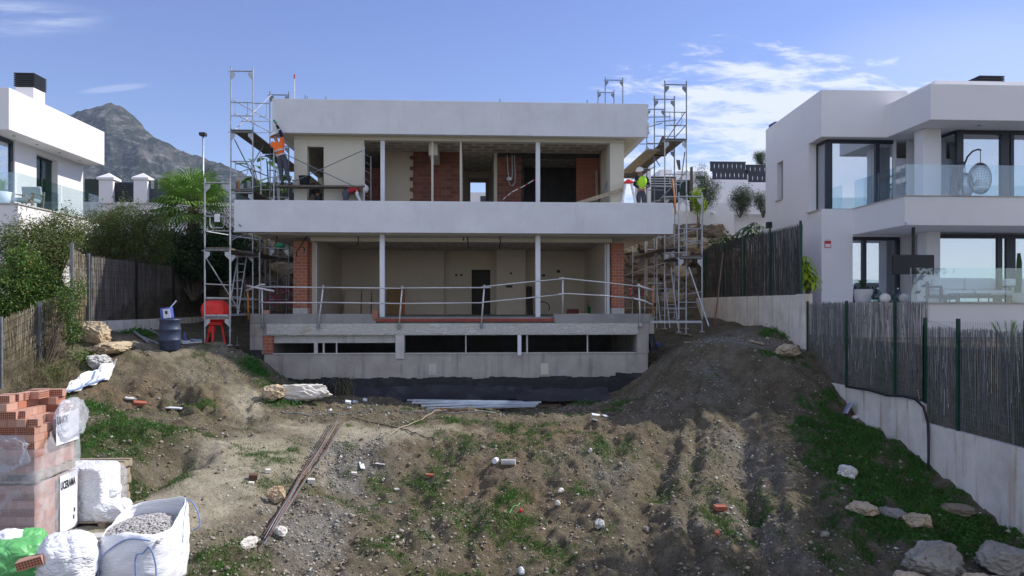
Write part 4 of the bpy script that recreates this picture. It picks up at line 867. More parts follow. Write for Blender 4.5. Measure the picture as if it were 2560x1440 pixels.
def fence(X, ys, zb, zt, side, mat, label, pitch=.026, post_m=green_post, wire=True, wire_over=0.0, post_w=.06, reed_lean=.03, seed=1, sag=0.05, wave=0.0, thr=1.0):
    """reed screen tied behind a welded green mesh, along X = const; ys: list of post positions; zb, zt: functions of y"""
    r = empty('brushwood_fence', (X, ys[0], zb(ys[0])), label, 'fence'); rg = random.Random(seed)
    ya, yb = min(ys), max(ys); m = MB(); y = ya
    while y < yb:
        wd = rg.uniform(.5, 1.1) * pitch; z0 = zb(y) + rg.uniform(-.02, .03); z1 = zt(y) + rg.uniform(-sag, sag * .6) + wave * math.sin(y * 5.1)
        dx = rg.uniform(-.02, .02); ly = rg.gauss(0, reed_lean); x = X + side * .05
        m.add([(x + dx, y, z0), (x + dx, y + wd, z0), (x + dx + .006, y + wd + ly, z1), (x + dx + .006, y + ly, z1)], [(0, 1, 2, 3)]) if rg.random() < .5 else \
            m.tube((x + dx, y + wd / 2, z0), (x + dx, y + wd / 2 + ly, z1), wd * .5, 4, wd * .3, cap=False)
        if rg.random() < .40 * thr:
            zz0 = rg.uniform(z0, z1 - .1); zz1 = min(z1 + .03, zz0 + rg.uniform(.2, 1.1)); l2 = rg.gauss(0, .05)
            m.tube((x - side * .035, y, zz0), (x - side * .035, y + l2, zz1), .006, 3, .0045, cap=False)
        y += wd * rg.uniform(.62, .95)
    m.build('reed_screen', mat, r)
    for y in ys:
        m = MB(); m.box(X - side * .02 - post_w / 2, X - side * .02 + post_w / 2, y - post_w / 2, y + post_w / 2, zb(y) - .02, zt(y) + .10 + wire_over); m.build('post', post_m, r)
    if wire:
        m = MB(); x = X - side * .005; a = [z for z in np.arange(.1, 3, .2)]
        for dz in a:
            for y0, y1 in zip(ys[:-1], ys[1:]):
                if y1 < y0: y0, y1 = y1, y0
                zA, zB = zb(y0) + dz, zb(y1) + dz
                if zA < zt(y0) + wire_over + .06: m.tube((x, y0, zA), (x, y1, min(zB, zt(y1) + wire_over + .05)), .004, 3, cap=False)
        y = ya
        while y < yb:
            m.tube((x + .004, y, zb(y)), (x + .004, y, zt(y) + wire_over + .04), .0028, 3, cap=False); y += .05
        m.build('wire_mesh', galv_dark if mat is reed_near else black_m, r)
    return r
# near right fence: high rear part and lower near part
nf_b = lambda y: -2.61 if y < 15.6 else -2.17
def nf_t(y): return .07 if y > 15.62 else -.50
fence(10.1, [15.62, 16.75, 19.0, 21.3], nf_b, nf_t, 1, reed_near, 'tall near right brushwood fence panels behind dark green posts, level with the terrace', .013, seed=4, wire_over=-.05)
fence(10.1, [8.3, 10.5, 12.65, 14.5, 15.60], nf_b, nf_t, 1, reed_near, 'lower near right brushwood fence with green wire tips above the reeds', .012, seed=9, wire_over=.12, wave=.02)
fence(10.12, [21.8, 24.1, 26.5, 28.7, 31.0, 32.6], lambda y: .33, lambda y: 2.52 if y < 30.9 else 2.35, 1, reed_dark, 'dark brushwood fence on the white plinth wall in front of the white villa', .015, post_m=green_post, seed=12)
fence(-11.1, [21.4, 24.3, 27.2, 30.1, 32.8], lambda y: -.47, lambda y: 1.42, -1, reed_left, 'long brown brushwood fence beside the left scaffold, half in shadow', .017, post_m=black_m, seed=15, sag=.03)
fence(-11.1, [20.5, 21.36], lambda y: -.5, lambda y: 1.38 + .25 * (21.4 - y), -1, reed_sun, 'short raised pale brushwood panel at the left end of the brown fence', .016, post_m=galv_dark, seed=16, sag=.03)
fence(-11.1, [10, 13, 15.9, 17.5, 19.0, 20.4], lambda y: -2.2 + .9 * max(0, (y - 17.5) / 3), lambda y: -.42 + .25 * max(0, (y - 17.3)), -1, reed_sun, 'sunlit weathered brushwood fence at the left edge beneath the green bush', .016, post_m=galv_dark, seed=19, reed_lean=.06)
# black hose over the near wall
pts = [(2120, 966), (2180, 975), (2225, 988), (2262, 991), (2300, 998), (2325, 1018), (2338, 1060)]
pp = [P(a, b, Y) for (a, b), Y in zip(pts, (18.9, 17.7, 16.9, 16.2, 15.75, 15.45, 15.3))]; pp = [Vector((9.95, p.y, p.z)) for p in pp]
pp[0].x = 10.0; pp += [Vector((9.93, 15.25, -2.9)), Vector((9.9, 15.2, -3.3)), Vector((9.86, 15.15, -3.62))]
for p_ in pp[:-3]: p_.z = max(p_.z, -2.22) if p_.y > 15.6 else p_.z
tag(MB().path(pp, .028, 8).build('garden_hose', rubber, None, smooth=True), 'black hose running along and hanging down the near right white wall', 'hose')

# ------------------------------------------------------------------ rear walls, gate, street lamp, far house parts
def boxthing(name, boxes, mat, label, cat, part='wall_section', bevel=.0):
    r = empty(name, ((boxes[0][0] + boxes[0][1]) / 2, boxes[0][2], boxes[0][4]), label, cat)
    for b in boxes: MB().box(*b).build(part, mat, r, bevel=bevel)
    return r
def pbox(x0, x1, y0, y1, Y, th=.25):   # pixel rectangle facing the camera at depth Y
    a, b = XP(x0, Y), XP(x1, Y); return (a, b, Y, Y + th, zz(y1, (a + b) / 2, Y), zz(y0, (a + b) / 2, Y))
Yg = 34.0
w0 = pbox(208, 640, 506, 640, Yg); boxthing('rear_boundary_wall', [w0], plaster, 'long white wall behind the left garden carrying the gate', 'wall')
w1 = pbox(400, 600, 530, 640, 33.2); boxthing('planter_wall', [w1], plaster, 'lower white garden wall behind the fan palm', 'wall')
gp0 = None
for k, (a, b) in enumerate(((247, 282), (334, 368))):
    bx = pbox(a, b, 449, 508, Yg - .15, .6); r = empty('gate_pillar', ((bx[0] + bx[1]) / 2, bx[2], bx[4]), ('left' if k == 0 else 'right') + ' white gate pillar with a pyramid cap' + (', next to the villa wall' if k == 0 else ', next to the pale fence boards'), 'pillar', 'white gate pillars')
    MB().box(*bx).build('shaft', plaster, r); x0, x1, y0, y1, z0, z1 = bx; cx_, cy_ = (x0 + x1) / 2, (y0 + y1) / 2
    m = MB(); m.box(x0 - .07, x1 + .07, y0 - .07, y1 + .07, z1, z1 + .1)
    m.add([(x0 - .07, y0 - .07, z1 + .1), (x1 + .07, y0 - .07, z1 + .1), (x1 + .07, y1 + .07, z1 + .1), (x0 - .07, y1 + .07, z1 + .1), (cx_, cy_, z1 + .36)], [(0, 1, 4), (1, 2, 4), (2, 3, 4), (3, 0, 4)]); m.build('cap', plaster, r)
bx = pbox(284, 333, 455, 512, Yg); r = empty('garden_gate', (bx[0], bx[2], bx[4]), 'dark slatted gate between the two white pillars', 'gate')
m = MB(); n = 11
for k in range(n):
    h_ = (bx[5] - bx[4]) / n; m.box(bx[0] + .05, bx[1] - .05, bx[2] + .05, bx[2] + .09, bx[4] + k * h_, bx[4] + k * h_ + h_ * .72)
m.build('slats', anthracite, r); MB().box(bx[0] + .02, bx[1] - .02, bx[2] + .10, bx[2] + .12, bx[4], bx[5]).build('back_panel', black_m, r)
m = MB()
for a, b in ((bx[0], bx[0] + .06), (bx[1] - .06, bx[1])): m.box(a, b, bx[2] + .03, bx[2] + .11, bx[4], bx[5])
m.build('gate_frame', anthracite, r)
def board_fence(px0, px1, y0, y1, Y, dark, light, label, n, name='board_fence'):
    b = pbox(px0, px1, y0, y1, Y); r = empty(name, (b[0], Y, b[4]), label, 'fence'); md, ml = MB(), MB(); wd = (b[1] - b[0]) / n; rg = random.Random(n)
    for k in range(n):
        x0 = b[0] + k * wd; zm = (b[4] + b[5]) / 2 + (.12 if k % 2 else -.12)
        md.box(x0, x0 + wd * .97, Y, Y + .04, b[4], zm if k % 2 else b[5]);
        (ml if light else md).box(x0, x0 + wd * .97, Y + .002, Y + .04, zm, b[5] - .02) if k % 2 else None
    md.build('dark_boards', dark, r)
    if light: ml.build('light_boards', light, r)
    m = MB(); m.box(b[0], b[1], Y + .05, Y + .08, b[4], b[4] + .08); m.box(b[0], b[1], Y + .05, Y + .08, b[5] - .2, b[5] - .12); m.build('rail', anthracite, r)
board_fence(212, 248, 447, 507, Yg + .05, dark_green, None, 'dark board fence between the villa and the left gate pillar', 6)
board_fence(368, 560, 450, 508, Yg + .05, simple('slate_boards', (.06, .075, .085), .7, .15, 5, 0), simple('pale_boards', (.36, .38, .40), .7, .1, 5, 0), 'fence of alternating dark and pale boards right of the gate', 22)
board_fence(590, 760, 455, 520, Yg - .6, simple('slate_boards', (.07, .09, .10), .7, .15, 5, 0), simple('pale_boards', (.36, .38, .40), .7, .1, 5, 0), 'slatted grey fence seen through the left scaffold', 18)
boxthing('rear_boundary_wall', [pbox(600, 760, 520, 640, Yg - .6)], plaster, 'white wall seen through the left scaffold', 'wall')
# street lamp
p0 = P(508, 333, 40); r = empty('street_lamp', (p0.x, 40, 3.0), 'slim grey street lamp with a dark square head behind the palm', 'street lamp')
MB().tube((p0.x, 40, 3.0), (p0.x, 40, p0.z - .1), .07, 8, .045).build('pole', galv, r, smooth=True); MB().box(p0.x - .17, p0.x + .17, 39.8, 40.15, p0.z - .16, p0.z + .02).build('lamp_head', black_m, r, bevel=.03)
# right rear: stepped white walls, dark panel fence
boxthing('rear_boundary_wall', [pbox(1690, 1835, 528, 660, 33.0, .4)], plaster, 'shaded white wall with a small camera right of the scaffold', 'wall')
boxthing('planter_wall', [pbox(1836, 1985, 536, 640, 34.6, .3)], plaster, 'brighter white planter wall beside the villa', 'wall')
boxthing('planter_wall', [pbox(1740, 1985, 508, 600, 36, .3)], plaster, 'low white terrace wall behind the olive trees', 'wall')
boxthing('rear_boundary_wall', [pbox(1700, 1985, 471, 560, 38, .3)], plaster, 'upper white wall under the dark panel fence', 'wall')
boxthing('rear_boundary_wall', [pbox(1770, 1870, 449, 475, 38.4, .3), pbox(1869.9, 1985, 456, 475, 38.4, .3)], plaster, 'stepped white top course carrying the dark panel fence', 'wall')
def panel_fence(px0, px1, y0, y1, Y, label, n):
    b = pbox(px0, px1, y0, y1, Y); r = empty('panel_fence', (b[0], Y, b[4]), label, 'fence', 'dark panel fences on the rear wall'); m = MB(); wd = (b[1] - b[0]) / n; zm = (b[4] + b[5]) / 2
    for k in range(n):
        x0 = b[0] + k * wd; c = x0 + wd / 2
        for (za, zb_, off) in ((zm + .02, b[5], 0), (b[4], zm + .02, wd / 2)):
            a = x0 + off; m.add([(a, Y, za), (a + wd, Y, za), (a + wd - .018, Y, (za + zb_) / 2), (a + wd, Y, zb_), (a, Y, zb_), (a + .018, Y, (za + zb_) / 2)] + [(a, Y + .04, za), (a + wd, Y + .04, za), (a + wd - .018, Y + .04, (za + zb_) / 2), (a + wd, Y + .04, zb_), (a, Y + .04, zb_), (a + .018, Y + .04, (za + zb_) / 2)],
                  [(0, 1, 2, 3, 4, 5), (11, 10, 9, 8, 7, 6)] + [(i, (i + 1) % 6, 6 + (i + 1) % 6, 6 + i) for i in range(6)])
    m.build('panels', anthracite, r)
    m = MB(); m.box(b[0], b[1], Y - .02, Y - .003, b[5] - .1, b[5]); m.box(b[0], b[1], Y - .02, Y - .003, b[4], b[4] + .08); m.box(b[0], b[1], Y - .02, Y - .003, zm - .05, zm + .05); m.build('rail', anthracite, r)
panel_fence(1775, 1864, 404, 450, 38.5, 'higher dark panel fence with slit gaps on the rear white wall', 8); panel_fence(1864, 1960, 412, 457, 38.5, 'lower dark panel fence section meeting the white villa', 8)
m = MB(); c = P(1780, 531, 32.95); m.tube((c.x, 33.0, c.z), (c.x, 32.8, c.z - .04), .06, 8); m.lathe((c.x, 32.8, c.z - .12), [(.03, 0), (.07, .04), (.07, .1)], 10); tag(m.build('security_camera', white_paint, None), 'small white dome camera on the shaded rear wall', 'camera')
# distant white house behind the right scaffold
r = empty('distant_house', (XP(1700, 60), 60, 3), 'distant white building glimpsed behind the right scaffold', 'house')
b = pbox(1628, 1692, 440, 560, 58, 6); MB().box(*b).build('wall', plaster, r); b = pbox(1692, 1768, 428, 560, 60, 6); MB().box(*b).build('wall', plaster_new, r)
b = pbox(1650, 1680, 424, 441, 58.5, 3); MB().box(*b).build('roof_block', plaster, r); b = pbox(1740, 1762, 440, 447, 59.9, .1); MB().box(*b).build('window', black_m, r)
r = empty('distant_house', (XP(1190, 60), 60, 3), 'white street front seen through the rear doorway of the unfinished house', 'house')
b = pbox(1160, 1230, 481, 540, 50, 3); MB().box(*b).build('wall', plaster, r); b = pbox(1201, 1214, 490, 512, 49.95, .04); MB().box(*b).build('door', anthracite, r)
# rear side: dark leaning boards near the right scaffold top
r = empty('slatted_gate', (XP(1650, 34), 34, 2.6), 'dark green slatted gate behind the yellow vested worker', 'gate'); b = pbox(1628, 1690, 440, 512, 34)
m = MB()
for k in range(12):
    h_ = (b[5] - b[4]) / 12; m.box(b[0], b[1], 34, 34.04, b[4] + k * h_, b[4] + k * h_ + h_ * (.75 if k > 6 else .98))
m.build('slats', anthracite, r); b2 = pbox(1600, 1627, 415, 520, 34); MB().box(*b2).build('pillar', plaster, r)
tag(MB().box(*pbox(1692, 1728, 450, 500, 33.5, .05)).build('corrugated_sheet', dark_green, None), 'dark green corrugated sheet behind the right scaffold', 'sheet')
tag(MB().hexa([P(1724, 555, 33.1), P(1734, 555, 33.1), P(1734, 555, 33.2), P(1724, 555, 33.2), P(1725, 418, 33.1), P(1732, 416, 33.1), P(1732, 416, 33.2), P(1725, 418, 33.2)]).build('timber_post', bark, None), 'tall dark weathered timber post beside the right scaffold', 'post')

# boulder retaining walls beside the house
def boulder_wall(px0, px1, py0, py1, Y, label, seed, mats=(dark_stone, tan_stone)):
    r = empty('boulder_wall', (XP((px0 + px1) / 2, Y), Y, -1), label, 'retaining wall'); rg = random.Random(seed)
    y = py1; row = 0
    while y > py0:
        hpx = rg.uniform(30, 42); x = px0 - rg.uniform(0, 20)
        while x < px1:
            wpx = rg.uniform(38, 75); c = P(x + wpx / 2, y - hpx / 2, Y + row * .12); k = ZC(c.x, Y) / F
            MB().rock(c, wpx * k * .74, .6, hpx * k * .76, rg.randint(0, 9999), 4, .2, Matrix.Rotation(rg.uniform(-.12, .12), 3, 'Y'), (.62, .78)).build('boulder', mats[0] if rg.random() < .72 else mats[1], r)
            x += wpx * .94
        y -= hpx * .93; row += 1
boulder_wall(560, 770, 590, 785, 32.2, 'dark boulder retaining wall seen between the left scaffold and brick column', 21); boulder_wall(1545, 1775, 575, 800, 32.3, 'brown boulder retaining wall behind the right scaffold', 22)
# ------------------------------------------------------------------ scaffolding
TR = .024
def frame(root, xa, xb, Y, z0, z1, ext=.14, gus=True, mat=galv, low=True):
    m = MB()
    for x in (xa, xb): m.tube((x, Y, z0), (x, Y, z1 + ext), TR, 8)
    m.tube((xa, Y, z1), (xb, Y, z1), TR * .95, 8)
    if low: m.tube((xa, Y, z0 + .55), (xb, Y, z0 + .55), TR * .7, 6)
    if gus:
        for x, s in ((xa, 1), (xb, -1)):
            x += s * .012
            m.add([(x, Y - .01, z1 - .05), (x + s * .14, Y - .01, z1 - .05), (x + s * .14, Y - .01, z1 - .15), (x, Y - .01, z1 - .30), (x, Y + .01, z1 - .05), (x + s * .14, Y + .01, z1 - .05), (x + s * .14, Y + .01, z1 - .15), (x, Y + .01, z1 - .30)],
                  [(0, 1, 2, 3), (7, 6, 5, 4), (1, 2, 6, 5), (2, 3, 7, 6)])
    m.tube((xa - .09, Y, z1 - .02), (xa, Y, z1 - .02), .012, 5)
    return m.build('frame', mat, root)
def feet(root, xs, Y, z):
    for x in xs:
        m = MB(); m.tube((x, Y, z), (x, Y, z + .3), .017, 6); m.box(x - .07, x + .07, Y - .07, Y + .07, z - .02, z + .005); m.build('base_jack', galv, root)
def hoop(root, xa, xb, Y, z1, z0):
    m = MB(); d = (xb - xa); m.path([(xa + d * .22, Y, z1), (xa + d * .22, Y, z0 + .08), (xa + d * .3, Y, z0), (xb - d * .3, Y, z0), (xb - d * .22, Y, z0 + .08), (xb - d * .22, Y, z1)], .014, 6); m.tube((xa, Y, z1), (xb, Y, z1), .018, 6)
    return m.build('end_guard', galv, root)
def brace(root, p, q, r=.017, mat=galv, name='brace'): return MB().tube(p, q, r, 6).build(name, mat, root)
def deck(root, xa, xb, y0, y1, z, n=2, mat=plank_m):
    w_ = (xb - xa - .06) / n
    for k in range(n):
        a = xa + .03 + k * w_; MB().box(a, a + w_ - .015, y0 - .05, y1 + .05, z + .03, z + .075).build('deck_board', mat, root, bevel=.004)
    for y in (y0, y1): MB().box(xa + .02, xb - .02, y - .03, y + .01, z + .0, z + .05).build('deck_bracket', galv_dark, root)
def xz(px, py, Y): return P(px, py, Y)
# left: low front tower
Y0 = 21.9; a = XP(512, Y0); b = XP(575, Y0); zt = lambda py, X=-7.6, Y=Y0: zz(py, X, Y)
s = empty('scaffold_tower', (a, Y0, -1.2), 'low front scaffold bay left of the house with a red mixer inside', 'scaffold', 'tubular steel scaffolds round the unfinished house')
lv = [zt(793), zt(625), zt(457)]
frame(s, a, b, Y0, lv[0], lv[1]); frame(s, a, b, Y0, lv[1] + .02, lv[2]); frame(s, a, b, Y0, lv[0] - .6, lv[0], ext=0)
feet(s, (a, b), Y0, lv[0] - .82)
hoop(s, a, b, Y0 - .03, zt(541), zt(570)); brace(s, (a, Y0, zt(578)), (b + .3, Y0 + 1.9, zt(585))); brace(s, (a + .03, Y0 + .02, zt(645)), (b, Y0 + .9, zt(780)), .02)
brace(s, (a, Y0, zt(710)), (b + .1, Y0, zt(713))); brace(s, (a, Y0, zt(744)), (b, Y0, zt(745)))
deck(s, a, b, Y0, 24.85, lv[1], 2); deck(s, a, b, Y0, 24.85, lv[0], 2, galv)
frame(s, a, b, 24.9 - .04, lv[0], lv[1], gus=False); feet(s, (a, b), 24.86, -1.35)
lab = MB().box(a + .30, a + .44, Y0 - .06, Y0 - .03, zt(555), zt(535)).build('white_clamp', white_paint, s)
# ladder in the left bay
def ladder(name, p0, p1, w_, n, label, mat=galv, cat='ladder', wdir=(1, 0, 0)):
    p0 = Vector(p0); p1 = Vector(p1); wv = Vector(wdir).normalized() * w_ / 2; r = empty(name, p0, label, cat); m = MB()
    for sgn in (-1, 1):
        m.beam(p0 + wv * sgn, p1 + wv * sgn * .92, .03, .06)
    m.build('stile', mat, r)
    for k in range(1, n):
        t = k / n; c = p0.lerp(p1, t); m = MB(); m.tube(c - wv, c + wv, .016, 6); m.build('rung', mat, r)
    return r
ladder('ladder', P(583, 786, 22.9), P(606, 640, 24.2), .30, 7, 'aluminium ladder leaning inside the left scaffold')
# left: tall tower bays
Y1s, Y2s, Y3s = 25.0, 28.6, 32.0
a, b = XP(577, Y1s), XP(632, Y1s); c, d = XP(675, Y2s), XP(722, Y2s)
s = empty('scaffold_tower', (a, Y1s, -1.2), 'tall scaffold tower left of the house, its top frame rising above the roof', 'scaffold', 'tubular steel scaffolds round the unfinished house')
z_ = lambda py, Y=Y1s: zz(py, -7.9, Y)
tops = [z_(786), z_(634), z_(482), z_(330), z_(178)]
for k in range(4): frame(s, a, b, Y1s, tops[k], tops[k + 1], mat=galv if k < 3 else galv)
frame(s, a, b, Y1s, tops[0] - .3, tops[0], ext=0, gus=False, low=False); feet(s, (a, b), Y1s, tops[0] - .55)
t2 = [zz(p_, c, Y2s) for p_ in (749, 621, 493, 365, 237)]
for k in range(4): frame(s, c, d, Y2s, t2[k], t2[k + 1], mat=galv_dark if k > 1 else galv)
feet(s, (c, d), Y2s, t2[0] - .6); frame(s, c, d, Y2s, t2[0] - .35, t2[0], ext=0, gus=False, low=False)
e, f = XP(652, 31.8), XP(694, 31.8); t3 = [zz(p_, e, 31.8) for p_ in (735, 620, 506, 391)]
for k in range(3): frame(s, e, f, 31.8, t3[k], t3[k + 1], gus=False)
deck(s, a, b, Y1s, Y2s, tops[3], 2); deck(s, a + .1, b + .1, Y2s + .02, 31.8, tops[3] - .1, 2); deck(s, a, b, Y1s, Y2s, tops[2] + .05, 2); deck(s, c, d, Y2s, 31.8, tops[1] + .1, 2); deck(s, a, b, Y1s + .1, Y2s, tops[1] + .02, 2)
for (p, q) in (((583, 250, Y1s), (676, 301, Y2s)), ((586, 284, Y1s), (676, 330, Y2s)), ((584, 328, Y1s), (678, 237, Y2s)), ((586, 348, Y1s), (632, 440, 26.4)), ((583, 404, Y1s), (668, 440, Y2s)), ((586, 478, Y1s), (660, 462, Y2s)), ((634, 405, Y1s), (676, 335, Y2s))):
    brace(s, P(*p), P(*q), .02)
for y1_, y0_ in ((257, 290), (404, 437)): hoop(s, a, b, Y1s - .03, z_(y1_), z_(y0_))
hoop(s, XP(634, 26.5), XP(676, 26.5), 26.5, zz(258, -8, 26.5), zz(292, -8, 26.5))
brace(s, P(604, 303, Y1s), P(676, 303, Y2s), .02, galv_dark); brace(s, P(577, 333, Y1s), P(676, 331, Y2s), .02, galv_dark)
brace(s, P(597, 480, 25.0), P(597, 450, 25.0), .03, rust_orange, 'orange_prop'); brace(s, P(597, 560, 23.9), P(633, 600, 24.6), .02); brace(s, P(580, 600, 23.9), P(602, 589, 25.0), .02)
for px in (612, 650, 663, 716): brace(s, P(px, 785, 29.5), P(px, 590, 29.5), .02)
# working bay on the balcony (frames seen edge on, plank and cross braces)
s = empty('trestle_scaffold', (XP(800, 24.6), 24.5, 2.65), 'scaffold bay on the balcony with crossed braces and a plank between window and parapet', 'scaffold', 'tubular steel scaffolds round the unfinished house')
xa, xb = XP(686, 24.6), XP(911, 24.6)
for x in (xa, xb):
    m = MB(); m.tube((x, 24.55, 2.66), (x, 24.55, 5.35), TR, 8); m.tube((x + .1, 25.4, 2.66), (x + .1, 25.4, 5.2), TR, 8) if x == xb else m.tube((x, 25.2, 2.66), (x, 25.2, 5.35), TR, 8)
    for z in np.arange(2.9, 5.2, .28 if x == xb else .6): m.tube((x, 24.55, z), (x + (.1 if x == xb else 0), 25.4 if x == xb else 25.2, z), .014, 5)
    m.build('frame', galv, s)
for p, q in (((690, 375), (890, 468)), ((716, 462), (907, 376))): brace(s, P(*p, 24.47), P(*q, 24.47), .015, galv_dark)
zp = zz(468, -5, 24.5); MB().box(XP(690, 24.5), XP(912, 24.5), 24.43, 24.85, zp, zp + .06).build('deck_board', plank_m, s, bevel=.004)
# right side towers
Yr0 = 23.0; a, b = XP(1697, Yr0), XP(1755, Yr0)
s = empty('scaffold_tower', (a, Yr0, -1), 'low front scaffold bay at the right corner with a prop slanting to the ground', 'scaffold', 'tubular steel scaffolds round the unfinished house')
zt = lambda py: zz(py, 7.6, Yr0); lv = [zt(798), zt(645), zt(492)]
for k in range(2): frame(s, a, b, Yr0, lv[k], lv[k + 1])
feet(s, (a, b), Yr0, lv[0] - .4)
MB().box(a - .95, b - .02, Yr0 - .1, Yr0 + .25, lv[0] - .12, lv[0] - .05).build('deck_board', galv, s); deck(s, a, b, Yr0, 25.3, lv[1], 2)
brace(s, P(1722, 668, Yr0), P(1772, 815, Yr0 - .8), .026); hoop(s, a, b, Yr0 - .03, zt(572), zt(605)); brace(s, P(1676, 592, 25.4), P(1752, 571, Yr0), .022); brace(s, P(1700, 618, 25.4), P(1752, 607, Yr0), .022)
brace(s, P(1720, 735, Yr0), P(1753, 730, Yr0), .016); brace(s, P(1560, 770, 30), P(1752, 768, Yr0), .012)
brace(s, P(1715, 835, Yr0 + .9), P(1717, 485, Yr0 + .9), .024); 
Yr1 = 25.4; a, b = XP(1662, Yr1), XP(1716, Yr1); z_ = lambda py: zz(py, 7.2, Yr1); tops = [z_(772), z_(632), z_(492), z_(352), z_(212)]
s = empty('scaffold_tower', (a, Yr1, -1), 'tall scaffold tower right of the house with dark sloping decks', 'scaffold', 'tubular steel scaffolds round the unfinished house')
for k in range(4): frame(s, a, b, Yr1, tops[k], tops[k + 1], mat=galv_dark if k > 2 else galv)
feet(s, (a, b), Yr1, tops[0] - .7); frame(s, a, b, Yr1, tops[0] - .5, tops[0], ext=0, gus=False, low=False)
Yr2 = 28.0; c, d = XP(1636, Yr2), XP(1686, Yr2); t2 = [zz(p_, c, Yr2) for p_ in (756, 629, 502, 375, 248)]
for k in range(4): frame(s, c, d, Yr2, t2[k], t2[k + 1], mat=galv_dark if k > 1 else galv)
feet(s, (c, d), Yr2, t2[0] - .6)
Yr3 = 30.6; e, f = XP(1617, Yr3), XP(1662, Yr3); t3 = [zz(p_, e, Yr3) for p_ in (740, 624, 507, 390, 273)]
for k in range(4): frame(s, e, f, Yr3, t3[k], t3[k + 1], mat=galv_dark if k > 1 else galv, gus=k > 2)
deck(s, a, b, Yr1, Yr2, tops[3], 3, plank_m); deck(s, a - .1, b - .1, Yr2, Yr3, tops[3], 3, plank_m); deck(s, a - .2, b, Yr3, 32.5, tops[3] - .1, 3, plank_m); deck(s, a - .55, a, Yr1 + .6, Yr3, tops[3] - .25, 2, wood_m)
deck(s, a, b, Yr1, Yr2, tops[2] - .1, 2); deck(s, a, b, Yr1, Yr3, tops[1] + .15, 3, plank_m)
m = MB()
for (pa, ya), (pb, yb) in (((1708, 362), (1712, 350)), ((1645, 363), (1655, 340)), ((1690, 400), (1696, 425))):
    m.hexa([P(pa, ya, 26), P(pb + 4, ya, 26), P(pb + 4, ya, 28), P(pa, ya, 28), P(pb, yb, 26), P(pb + 6, yb, 26), P(pb + 6, yb, 28), P(pb, yb, 28)])
m.build('toe_board', plank_m, s)
for p, q in (((1666, 350, Yr1), (1713, 280, 26)), ((1680, 352, 26.5), (1712, 316, Yr1)), ((1618, 366, 27.5), (1650, 415, 27)), ((1612, 320, 31), (1655, 308, 28)), ((1614, 372, 30), (1665, 378, 27)), ((1712, 380, Yr1), (1700, 470, 25.8)),
             ((1600, 360, 32), (1660, 360, 29)), ((1560, 460, 32), (1640, 415, 31)), ((1640, 305, Yr2), (1690, 300, Yr1)), ((1616, 293, Yr3), (1676, 292, Yr1)), ((1720, 425, Yr1), (1648, 500, Yr1 + 1)), ((1580, 800, 31), (1582, 600, 31)), ((1612, 800, 30), (1613, 600, 30)), ((1642, 820, 28), (1642, 590, 28)), ((1556, 690, 30.5), (1700, 645, 25))):
    brace(s, P(*p), P(*q), .02, galv_dark if p[1] < 420 else galv)
hoop(s, a, b, Yr1 - .03, z_(281), z_(313)); hoop(s, a, b, Yr1 - .03, z_(436), z_(462))
tag(MB().path([P(1681, 448, 24.6), P(1687, 500, 24.5), P(1689, 535, 24.3)], .03, 7).build('prop_tube', rust_orange, None, smooth=True), 'thin orange primed prop tube leaning at the right corner of the balcony', 'prop')
tag(MB().tube(P(1808, 632, 24.6), P(1786, 815, 22.9), .025, 7).build('prop_tube', rust, None, smooth=True), 'rusty red prop leaning against the dark right fence', 'prop')
# frames rising behind the roof
for pxa, pxb, py, Y, lab in ((1513, 1557, 200, 34.6, 'taller open scaffold frame standing up behind the roof'), (1495, 1535, 231, 37.0, 'shorter open scaffold frame just left of the taller one behind the roof')):
    a, b = XP(pxa, Y), XP(pxb, Y); s = empty('rear_scaffold', (a, Y, 2.7), lab, 'scaffold', 'tubular steel scaffolds round the unfinished house'); z1 = zz(py, a, Y)
    frame(s, a, b, Y, z1 - 2, z1, mat=galv_dark); frame(s, a, b, Y, z1 - 4, z1 - 2.02, mat=galv_dark); frame(s, a, b, Y, 2.72, z1 - 4.02, mat=galv_dark, gus=False)
ladder('ladder', P(1662, 808, 26.2), P(1650, 695, 26.8), .32, 6, 'short ladder standing behind the right terrace corner')
ladder('ladder', P(1685, 820, 25.6), P(1668, 668, 26.6), .30, 8, 'tall thin ladder inside the right scaffold tower')

# ------------------------------------------------------------------ people
def skinned(name, verts, edges, mat, parent, root=0, sub=2):
    me = bpy.data.meshes.new(name); off = parent.location if parent else Vector()
    q = parent
    while q is not None and q.parent: q = q.parent; off = off + q.location
    me.from_pydata([tuple(Vector(v[0]) - Vector(off)) for v in verts], edges, []); o = bpy.data.objects.new(name, me); COL.objects.link(o)
    if parent: o.parent = parent
    me.materials.append(mat)
    mod = o.modifiers.new('skin', 'SKIN'); mod.use_smooth_shade = True
    if not me.skin_vertices: me.attributes.new('skin', 'FLOAT', 'POINT') if False else None
    lay = me.skin_vertices[0] if len(me.skin_vertices) else None
    if lay is None:
        bm = bmesh.new(); bm.from_mesh(me); bm.verts.layers.skin.verify(); bm.to_mesh(me); bm.free(); lay = me.skin_vertices[0]
    for i, v in enumerate(verts):
        rr = v[1] if isinstance(v[1], tuple) else (v[1], v[1]); lay.data[i].radius = rr; lay.data[i].use_root = (i == root)
    ss = o.modifiers.new('subsurf', 'SUBSURF'); ss.levels = sub; ss.render_levels = sub
    return o
